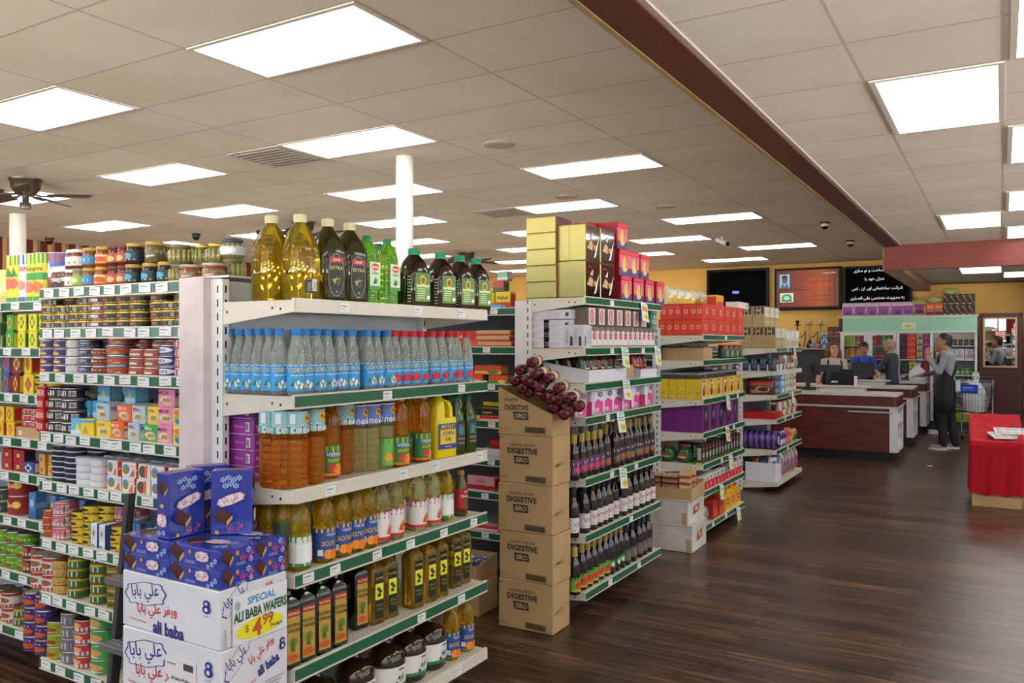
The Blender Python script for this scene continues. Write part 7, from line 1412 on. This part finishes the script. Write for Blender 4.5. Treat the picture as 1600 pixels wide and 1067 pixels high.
t = empty('mirror', (-.035, 17.138, 1.15), R(-5.7)); tag(t, 'framed mirror on the dark red door, reflecting the man in the apron', 'mirror'); FRM = mottled('pale_wood_frame', 'b89a74', 'c8aa84', 8, .4)
q = MB(); w, h = .265, .9; q.box(-w, w, -.012, -.002, 0, .032, FRM); q.box(-w, w, -.012, -.002, h - .032, h, FRM); q.box(-w, -w + .032, -.012, -.002, .032, h - .032, FRM); q.box(w - .032, w, -.012, -.002, .032, h - .032, FRM); q.obj('frame', t)
q = MB(); q.box(-w + .032, w - .032, -.006, -.003, .032, h - .032, mat('e8ecec', .01, 1.0)); q.obj('glass', t)
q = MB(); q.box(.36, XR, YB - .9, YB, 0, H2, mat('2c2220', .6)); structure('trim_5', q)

# ================================================================ red cloth bin, cart
t = empty('cloth_covered_bin', (-.06, 9.58, 0), R(2)); tag(t, 'bin draped in red cloth with newspapers in it, by the front aisle', 'bin')
W2, D2 = .225, .4
q = MB(); q.box(-W2 + .015, W2 - .015, -D2 + .015, D2 - .015, 0, .5, CARD, .004); q.obj('carton_base', t)
RC = NT('red_cloth'); n_ = RC.noise(RC.coords(), 600, 2); RC.bump(n_, .15, .002); RC = RC.done('a40c1c', .8, Specular_IOR_Level=0.25)
q = MB(); N = 72
def per(i, s=1.0):
    u = i / N * 4; k = int(u) % 4; f = u - int(u)
    a = [(-W2, -D2), (W2, -D2), (W2, D2), (-W2, D2)]; p, r = a[k], a[(k + 1) % 4]; return (p[0] + (r[0] - p[0]) * f) * s, (p[1] + (r[1] - p[1]) * f) * s
rim = lambda y: .64 + .21 * (y + D2) / (2 * D2)
rings = []
for k in range(11):
    f = k / 10; ring = []
    for i in range(N):
        x, y = per(i); z1 = rim(y); z0 = .125 + .012 * math.sin(i * .9); wv = .012 * (1 - f) * (math.sin(i * .8 + 1) + .6 * math.sin(i * 1.9)) + .006
        l = math.hypot(x, y); ring.append((x + x / l * wv, y + y / l * wv, z0 + (z1 - z0) * f))
    rings.append(ring)
for k in range(1, 8):
    s = 1 - k / 8; ring = []
    for i in range(N):
        x, y = per(i, s); xx, yy = per(i); ring.append((x, y, rim(y) - .06 * (1 - s ** 2) + .006 * math.sin(i * .55 + k) * (1 - s) * s * 3))
    rings.append(ring)
q.loft(rings, RC, True, False); q.add([rings[-1][i] for i in range(N)], [tuple(range(N))], RC, True); q.obj('red_cloth', t)
def paper(x, y, z, rz, label, c):
    q = MB(); rings = []
    for i in range(5): rings.append([(-.14, -.1 + .05 * i, .004 * math.sin(i)), (.14, -.1 + .05 * i, .004 * math.sin(i + 1)), (.14, -.1 + .05 * i, .004 * math.sin(i + 1) + .012), (-.14, -.1 + .05 * i, .004 * math.sin(i) + .012)])
    q.loft(rings, 'e2ded2', False); prints(q, [('r', .05, .6, .95, .92, c), ('e', .3, .76, .12, .13, 'd8a0a8'), ('t', 'News', .7, .76, .16, 'f0ece0', 0, .3), *[('r', .06 + .24 * (i % 4), .08 + .14 * (i // 4), .26 + .24 * (i % 4), .16 + .14 * (i // 4), 'b0aca0') for i in range(12)]], .28, .2, lambda a, b, l: (-.14 + a, -.1 + b, .017 + l)); o = q.obj('newspaper', None, (x, y, z), rz); o.rotation_euler = (R(12), 0, rz); tag(o, label, 'newspaper')
paper(.03, 9.44, .676, .35, 'folded newspaper with green heading lying in the red bin', '7aa88a'); paper(.07, 9.52, .712, .1, 'second newspaper lying on the first in the red bin', '8a9aa8')
t = empty('shopping_cart', (-.40, 15.1, 0), R(-8)); tag(t, 'chrome shopping cart with blue sign holding white bags, behind the man', 'cart'); CHR = mat('a8a8aa', .25, .9)
q = MB()
def bpt(u, v, f): return ((-.24 + .48 * u) * (1 - .12 * (1 - f)), (-.38 + .76 * v) * (1 - .1 * (1 - f)), .48 + .5 * f)
for f in (0, .2, .4, .6, .8, 1.0): q.tube([bpt(0, 0, f), bpt(1, 0, f), bpt(1, 1, f), bpt(0, 1, f)], .006 if f in (0, 1.0) else .003, CHR, 6, True)
for k in range(11):
    u = k / 10; q.tube([bpt(u, 0, 1), bpt(u, 0, 0), bpt(u, 1, 0), bpt(u, 1, 1)], .003, CHR, 5)
    q.tube([bpt(0, u, 1), bpt(0, u, 0), bpt(1, u, 0), bpt(1, u, 1)], .003, CHR, 5)
q.obj('basket', t)
q = MB()
for x in (-.22, .22): q.tube([(x, .36, 1.0), (x, .34, .5), (x, .30, .14), (x * .9, -.34, .14), (x * .9, -.36, .46)], .011, CHR, 8)
q.tube([(-.2, -.34, .14), (.2, -.34, .14)], .009, CHR, 8); q.tube([(-.22, .3, .14), (.22, .3, .14)], .009, CHR, 8); q.obj('frame', t)
q = MB(); q.tube([(-.24, .40, 1.03), (.24, .40, 1.03)], .016, mat('2a2c34', .4), 10); q.obj('handle', t)
q = MB(); q.box(-.13, .13, -.405, -.395, .80, .94, mat('1f3fa8', .35)); prints(q, [('t', 'FAMILY', .5, .62, .28, '8aa0d8'), ('t', 'MARKET', .5, .28, .22, '6a84c8')][:0] + [('r', .15, .3, .85, .4, '6a84c8'), ('r', .2, .55, .8, .7, '8aa0d8')], .26, .14, lambda x, y, l: (-.13 + x, -.405 - l, .8 + y)); q.obj('blue_sign', t)
q = MB(); q.box(-.2, .2, .3, .31, .62, .94, mat('a0a0a2', .3, .8)); q.tube([(-.08, .29, .6), (-.05, .29, .8)], .012, mat('b8242c', .4)); q.tube([(.08, .29, .6), (.05, .29, .8)], .012, mat('b8242c', .4)); q.obj('child_seat', t)
for x, y in ((-.2, -.33), (.2, -.33), (-.21, .3), (.21, .3)):
    q = MB(); q.lathe([(.03, -.014), (.055, -.012), (.055, .012), (.03, .014)], BLACK, 16, axis=lambda p: (x + p[2], y + p[0], .056 + p[1])); q.box(x - .02, x + .02, y - .02, y + .02, .085, .14, STEEL); q.obj('wheel', t)
sack('plastic_bag', (-.36, 15.0, .50), .145, .62, 'bulging white plastic bag standing in the shopping cart'); sack('plastic_bag', (-.45, 15.26, .5), .10, .5, 'smaller white plastic bag at the back of the shopping cart')
q = MB(); q.box(-.03, .03, -.02, .02, 0, .003, 'd8d6d0'); o = q.obj('paper_scrap', None, (on_z(1453, 728, .001).x, on_z(1453, 728, .001).y, .001)); tag(o, 'tiny scrap of paper on the floor near the man', 'paper')

# ================================================================ people
V3 = Vector
def capsule(q, a, b, ra, rb, n=14):
    a, b = V3(a), V3(b); d = b - a; L = d.length; d = d / L if L > 1e-6 else V3((0, 0, 1))
    up = V3((0, 0, 1)) if abs(d.z) < .9 else V3((0, 1, 0)); x = d.cross(up).normalized(); y = d.cross(x)
    rings = []
    for t in (-80, -45, -15): c, s = math.cos(R(t)), math.sin(R(t)); rings.append((a + d * ra * s, ra * c))
    for t in (15, 45, 80): c, s = math.cos(R(t)), math.sin(R(t)); rings.append((b + d * rb * s, rb * c))
    q.loft([[tuple(p + x * r * math.cos(2 * math.pi * i / n) + y * r * math.sin(2 * math.pi * i / n)) for i in range(n)] for p, r in rings], 'ffffff')
def head_into(q, c, yaw, tilt, sc=1.0):
    """a modelled head: skull, jaw, brow, nose, lips, chin, ears; c is its centre, the face looks along local -y"""
    M = Matrix.Rotation(yaw, 3, 'Z') @ Matrix.Rotation(tilt, 3, 'X')
    P = lambda x, y, z: tuple(V3(c) + M @ (V3((x, y, z)) * sc))
    rings = []
    for z, w, f, b in ((-.118, .028, -.082, -.02), (-.108, .042, -.092, .0), (-.085, .055, -.094, .03), (-.06, .063, -.091, .06), (-.035, .068, -.09, .078), (-.005, .071, -.087, .09), (.02, .073, -.088, .095), (.045, .074, -.09, .097), (.07, .071, -.084, .093), (.092, .06, -.068, .08), (.108, .04, -.042, .055), (.116, .014, -.012, .02)):
        rings.append([P(w * math.cos(a), (f + b) / 2 + (b - f) / 2 * math.sin(a), z) for a in (2 * math.pi * i / 22 for i in range(22))])
    q.loft(rings, 'ffffff')
    capsule(q, P(0, -.088, .018), P(0, -.108, -.018), .009, .014, 10); capsule(q, P(-.012, -.096, -.026), P(.012, -.096, -.026), .009, .009, 8)
    capsule(q, P(-.038, -.079, .03), P(.038, -.079, .03), .0125, .0125, 8); capsule(q, P(-.02, -.088, -.055), P(.02, -.088, -.055), .009, .009, 8); capsule(q, P(-.018, -.086, -.066), P(.018, -.086, -.066), .0085, .0085, 8)
    for s in (-1, 1): capsule(q, P(s * .074, .008, .015), P(s * .074, .004, -.025), .016, .012, 8); capsule(q, P(s * .042, -.07, -.02), P(s * .04, -.07, -.04), .018, .02, 8)
    return P
def hand_into(q, wrist, d, n, curl=.5, s=1):
    """palm, four unequal bent fingers and a thumb from the palm's side; d points along the hand, n out of the palm"""
    d, n = V3(d).normalized(), V3(n).normalized(); n = (n - d * n.dot(d)).normalized(); x = d.cross(n) * s; w = V3(wrist)
    for k in (-1, 0, 1): capsule(q, w + x * .012 * k + d * .01, w + x * .026 * k + d * .082, .017, .014, 10)
    for k, L in ((-1.5, .062), (-.5, .076), (.5, .08), (1.5, .072)):
        p = w + x * .0185 * k + d * .088; a = d; c = curl
        for j, f in enumerate((.45, .32, .23)):
            a = (a * math.cos(c * .8) + n * math.sin(c * .8)).normalized(); p2 = p + a * L * f; capsule(q, p, p2, .0095 - .001 * j, .0088 - .001 * j, 8); p = p2
    p = w + x * .03 + d * .03; a = (d * .6 + x * .7 + n * .3).normalized(); p2 = p + a * .038; capsule(q, p, p2, .0135, .0115, 8); capsule(q, p2, p2 + (a * .6 + d * .4 + n * .3).normalized() * .03, .0115, .0095, 8)
def person(label, loc, rz, h, arms, face_yaw, face_tilt, skin, shirt, trousers, bare=0.5, sleeve=1.0, hairs=None, lean=0.0, apron=None, shoe='6a6660', female=False, stance=.0, curl=.5, blouse_to=.93):
    """arms: {side: (elbow, wrist, hand direction, palm normal)} in body space, the body facing local -y, for a figure 1.75 m tall"""
    k = h / 1.75; root = empty('person', loc, rz); tag(root, label, 'person'); S = lambda p: tuple(V3(p) * k)
    q = MB(); segs = []
    def seg(a, b, ra, rb, reg): capsule(q, S(a), S(b), ra * k, rb * k); segs.append((V3(S(a)), V3(S(b)), ra * k, rb * k, reg))
    wd = .92 if female else 1.0; sh = .175 * wd; ly = lean
    for s in (-1, 1):
        hip, kn, an = (s * .09, 0, .93), (s * .10, -.02 - stance * s, .50), (s * .10, .02 - stance * s * 1.5, .09)
        seg(hip, kn, .093, .076, 'leg'); seg(kn, an, .074, .06, 'leg'); seg((s * .10, .02 - stance * s * 1.5, .05), (s * .11, -.07 - stance * s * 1.5, .036), .034, .02, 'leg')
    tor = []
    for z, w, d, y in ((.86, .15, .105, .0), (.93, .165, .115, .0), (1.03, .15 * wd, .10, .0), (1.12, .148 * wd, .10, ly * .2), (1.22, .165 * wd, .112, ly * .5), (1.33, .182 * wd, .118, ly * .8), (1.41, .18 * wd, .105, ly), (1.46, .14 * wd, .08, ly), (1.485, .075, .06, ly)):
        tor.append([S((w * math.cos(a), y + d * math.sin(a), z)) for a in (2 * math.pi * i / 24 for i in range(24))])
    q.loft(tor, 'ffffff'); segs.append((V3(S((0, 0, .86))), V3(S((0, 0, 1.0 if blouse_to > .9 else .9))), .16 * k, .16 * k, 'hip')); segs.append((V3(S((0, ly * .3, 1.05))), V3(S((0, ly, 1.36))), .17 * k, .16 * k, 'shirt'))
    if female:
        for s in (-1, 1): seg((s * .07, ly - .085, 1.29), (s * .065, ly - .09, 1.29), .058, .055, 'shirt')
    hc = (0, ly * 1.15 - .02, 1.615)
    seg((0, ly, 1.45), (0, ly * 1.1, 1.56), .056, .054, 'skin')
    for s in (-1, 1):
        e, w, d, n = arms[s]; a = (s * sh, ly, 1.405)
        seg((s * .1, ly, 1.42), a, .065, .062, 'shirt')
        e_, w_ = V3(e), V3(w); m = V3(a) + (e_ - V3(a)) * sleeve
        seg(a, tuple(m), .058, .048, 'shirt')
        if sleeve < 1: seg(tuple(m), e, .043, .041, 'skin')
        if bare >= 1: seg(e, w, .042, .029, 'skin')
        else: f = e_ + (w_ - e_) * (1 - bare); seg(e, tuple(f), .047, .038, 'shirt'); seg(tuple(f), w, .034, .028, 'skin')
        hq = MB(); hand_into(q, S(w), d, n, curl, -s); segs.append((V3(S(w)), V3(S(w)) + V3(d).normalized() * .16 * k, .05 * k, .05 * k, 'skin'))
    P = head_into(q, S(hc), face_yaw, face_tilt, k); segs.append((V3(P(0, 0, -.1)), V3(P(0, 0, .1)), .1 * k, .09 * k, 'skin'))
    o = q.obj('body', root)
    md = o.modifiers.new('skin', 'REMESH'); md.mode = 'VOXEL'; md.voxel_size = .0085 * k; md.use_smooth_shade = True
    m2 = o.modifiers.new('smooth', 'SMOOTH'); m2.iterations = 3; m2.factor = .5
    dg = bpy.context.evaluated_depsgraph_get(); dg.update(); me = bpy.data.meshes.new_from_object(o.evaluated_get(dg), depsgraph=dg)
    o.modifiers.clear(); o.data = me; me.name = 'person_body'
    cm = {'skin': mat(skin, .5), 'shirt': mottled('knit_' + shirt, shirt, shirt, 30, .85), 'leg': mat(trousers, .8), 'hip': mat(trousers, .8)}
    keys = list(cm); me.materials.clear()
    for x in keys: me.materials.append(cm[x])
    idx = []
    for p in me.polygons:
        c = p.center; best, bi = 9e9, 0
        if c.z > 1.482 * k: idx.append(keys.index('skin')); continue
        for a, b, ra, rb, reg in segs:
            ab = b - a; t = max(0, min(1, (c - a).dot(ab) / max(ab.length_squared, 1e-9))); dd = (c - a - ab * t).length - (ra + (rb - ra) * t)
            if dd < best: best, bi = dd, keys.index(reg)
        idx.append(bi)
    me.polygons.foreach_set('material_index', idx); me.polygons.foreach_set('use_smooth', [True] * len(idx)); me.update()
    def part(name, fn, m): b = MB(); fn(b); x = b.obj(name, root); return x
    for s in (-1, 1):
        e = MB(); e.lathe([(.001, -.010), (.008, -.006), (.010, 0), (.008, .006), (.001, .010)], mat('f0ece6', .2), 10, axis=lambda p: P(s * .029 + p[0] * 1.3, -.083 - p[1] * .4, .010 + p[2] * .7)); e.lathe([(.001, -.006), (.006, -.003), (.0065, .003), (.001, .006)], mat('1a1210', .1), 10, axis=lambda p: P(s * .029 + p[0], -.0875 - p[1] * .5, .009 + p[2])); e.obj('eye', root)
        b = MB(); b.tube([P(s * .012, -.093, .028), P(s * .03, -.093, .034), P(s * .048, -.083, .028)], .004 * k, mat((hairs or {}).get('brow', '241a14'), .7), 6); b.obj('eyebrow', root)
        b = MB(); y0 = -stance * s * 1.5
        b.loft([[S((s * .108 + u * w, y0 + v, z)) for u, v in ol] for z, w in ((0, 1.0), (.02, 1.04), (.022, .98), (.05, .93), (.075, .62)) for ol in [[(.05 * math.cos(a) * (1 if math.sin(a) < 0 else .85), -.035 + (.135 if math.sin(a) < 0 else .105) * math.sin(a)) for a in (2 * math.pi * i / 18 for i in range(18))]]], mat(shoe, .7)); b.lathe([(.001, 0)], 'ffffff', 3) if 0 else None
        sole = MB(); sole.loft([[S((s * .108 + .054 * math.cos(a) * (1 if math.sin(a) < 0 else .85), y0 - .035 + (.142 if math.sin(a) < 0 else .11) * math.sin(a), z)) for a in (2 * math.pi * i / 18 for i in range(18))] for z in (0, .022)], mat('d8d4cc', .6)); so = b.obj('shoe', root); sole.obj('sole', so)
    lip = MB(); lip.tube([P(-.02, -.094, -.058), P(0, -.099, -.061), P(.02, -.094, -.058)], .0055 * k, mat('9c5a50', .5), 8); lip.obj('lips', root)
    if hairs:
        hm = mottled('hair_' + hairs['col'], hairs['col'], hairs.get('col2', hairs['col']), 60, .55)
        b = MB(); rings = []; cut = hairs.get('cut', .0); cap_ = .60 if hairs.get('long') else .54          # a cap of hair from the hairline back
        for kk in range(10):
            t_ = hairs.get('top', 0) + (1 - hairs.get('top', 0)) * kk / 9; ring = []
            for i in range(28):
                a = 2 * math.pi * i / 28; sn = math.sin(a); zmin = (.062 + cut - .062 * (1 + sn / .75) if sn < 0 and sn > -.75 else .062 + cut if sn < 0 else -.062 * min(1, sn / .6)) if not hairs.get('long') else (.07 if sn < -.45 else -.08)
                if sn <= 0 and not hairs.get('long'): zmin = .062 * min(1, -sn / .6)
                z = zmin + (.128 - zmin) * math.cos(t_ * math.pi / 2); rr = max(.02, 1 - min(1, abs(z) / .129) ** 2.6) ** (1 / 2.6) + .02 * math.sin(i * 2.7 + kk * 1.9) * (kk > 0)
                ring.append(P(.0815 * rr * math.cos(a), .002 + (.104 if sn > 0 else .098) * rr * sn, z))
            rings.append(ring)
        b.loft(list(reversed(rings)), hm, True, True) if False else b.loft(rings[::-1], hm, True, not hairs.get('top'))
        if hairs.get('bun'): capsule(b, P(0, .10, .06), P(0, .115, .075), .035 * k, .035 * k); b.mi[-6:] = b.mi[-6:]
        if hairs.get('long'):
            for s in (-1, 0, 1):
                for j in (0, 1): b.tube([P(s * .075, .03 + .03 * j, .06), P(s * .092, .035 + .03 * j, -.04), P(s * .10, .03 + .035 * j, -.14), P(s * .095, .03 + .03 * j, -.25)], .03, hm, 10, radii=[.022 * k, .036 * k, .036 * k, .015 * k])
        for n_ in range(len(b.mats)): b.mats[n_] = hm
        b.obj('hair', root)
    if hairs and hairs.get('beard'):
        b = MB(); b.tube([P(-.066, -.03, -.035), P(-.055, -.07, -.085), P(0, -.096, -.108), P(.055, -.07, -.085), P(.066, -.03, -.035)], .0075 * k, mat(hairs['beard'], .8), 8); b.obj('beard', root)
    if apron:
        am = mottled('apron_cloth', apron, apron, 20, .8); b = MB(); rows = []
        for z, w, d, y, hw in ((.56, .225, .155, -.01, 2.3), (.75, .21, .15, -.01, 2.4), (.95, .192, .14, 0, 2.5), (1.05, .172, .122, 0, 2.4), (1.12, .166, .118, ly * .2, 1.9), (1.2, .174, .126, ly * .45, 1.35), (1.30, .184, .134, ly * .75, .9)):
            rows.append([S((w * math.sin(a), y - d * math.cos(a), z)) for a in (-hw + 2 * hw * i / 20 for i in range(21))])
        vs = [p for r in rows for p in r]; b.add(vs, [(r * 21 + i, r * 21 + i + 1, (r + 1) * 21 + i + 1, (r + 1) * 21 + i) for r in range(len(rows) - 1) for i in range(20)], am, True)
        for s in (-1, 1): b.tube([S((s * .115, ly * .8 - .10, 1.30)), S((s * .10, ly - .08, 1.42)), S((s * .085, ly, 1.485)), S((s * .05, ly + .085, 1.40)), S((-s * .08, ly * .6 + .125, 1.22)), S((-s * .15, .06, 1.06))], .014 * k, am, 6)
        x = b.obj('apron', root); sd = x.modifiers.new('cloth', 'SOLIDIFY'); sd.thickness = .006
    return root
PY = lambda px, Y: on_y(px, 600, Y).x
# the man in the black apron, hands raised before his face
person('man in grey sweatshirt and black apron standing in the aisle, hands raised to his face', (PY(1481, 13.9), 13.9, 0), R(-90), 1.75,
    {1: ((.215, -.10, 1.16), (.10, -.25, 1.36), (-.15, -.25, 1), (-.6, .5, .2)), -1: ((-.21, -.10, 1.17), (-.07, -.26, 1.37), (.1, -.2, 1), (.6, .5, .2))}, R(0), R(-8), 'b98468', '8f9498', '1b1c22', bare=.0, hairs={'col': '1a1512', 'col2': '2a221c'}, lean=-.02, apron='141416', shoe='77736c', stance=.05, curl=.35)
b = MB(); b.box(-.03, .03, -.004, 0, -.16, 0, 'c8ccd0'); o = b.obj('white_cloth', None, (PY(1497, 13.75), 13.735, 1.04)); tag(o, 'white cloth tucked at the waist of the apron man', 'cloth')
# the one mostly hidden behind him
person('person in grey jacket and navy trousers mostly hidden behind the apron man, reaching left', (PY(1473, 16.25), 16.25, 0), R(-80), 1.66,
    {1: ((.23, -.14, 1.14), (.20, -.38, 1.08), (0, -1, -.1), (0, 0, -1)), -1: ((-.23, .0, 1.13), (-.22, -.06, .92), (0, -.2, -1), (.7, -.3, 0))}, R(0), R(-12), 'a8745c', '4a4a4e', '1c2036', bare=.0, hairs={'col': '2a1e18'}, shoe='c8c6c2', stance=.06)
# smiling cashier with long hair
person('smiling woman cashier with long red brown hair behind the nearest checkout', (PY(1302, 13.15), 13.15, 0), R(25), 1.62,
    {1: ((.20, -.06, 1.12), (.16, -.26, 1.10), (0, -1, -.1), (0, 0, -1)), -1: ((-.24, -.02, 1.13), (-.28, -.14, .96), (-.1, -.5, -1), (.5, 0, 0))}, R(-5), R(-2), 'c8937a', 'b8aca0', '1a1a1e', bare=1.0, sleeve=.6, hairs={'col': '5a2f20', 'col2': '6e3c28', 'long': 1, 'brow': '4a2a1c'}, female=True, apron='17171a')
# cashier in blue, looking down
person('woman cashier in blue shirt with dark tied hair looking down at the middle checkout', (PY(1349, 14.98), 14.98, 0), R(20), 1.62,
    {1: ((.21, -.08, 1.12), (.12, -.28, 1.10), (0, -1, .1), (-.5, 0, -.5)), -1: ((-.21, -.08, 1.12), (-.10, -.26, 1.12), (.2, -1, .1), (.5, 0, -.5))}, R(0), R(18), 'a8745a', '2348a8', '1a1a20', bare=1.0, sleeve=.55, hairs={'col': '120f10', 'bun': 1}, female=True, apron='15151a')
# the old man handing something over
person('bald older man in dark grey sweater and jeans, arm stretched toward the cashier', (PY(1394, 15.55), 15.55, 0), R(-104), 1.68,
    {1: ((.24, -.14, 1.20), (.16, -.37, 1.24), (-.1, -1, .15), (-.4, 0, -.6)), -1: ((-.22, -.08, 1.14), (-.12, -.28, 1.16), (.1, -1, 0), (.4, 0, -.6))}, R(0), R(4), 'b98a70', '3c434d', '28344a', bare=.0, hairs={'col': 'a08a7a', 'top': .62, 'brow': '8a8078'}, lean=-.02)
sack('plastic_bag', (PY(1367, 15.4), 15.42, .96), .07, .3, 'small white plastic bag held out between the older man and the cashier')

# ---------------------------------------------------------------- the lettering helper is not part of the shop
if _font_obj is not None:
    d = _font_obj.data; bpy.data.objects.remove(_font_obj); bpy.data.curves.remove(d)
print('OBJECTS', len(bpy.data.objects))
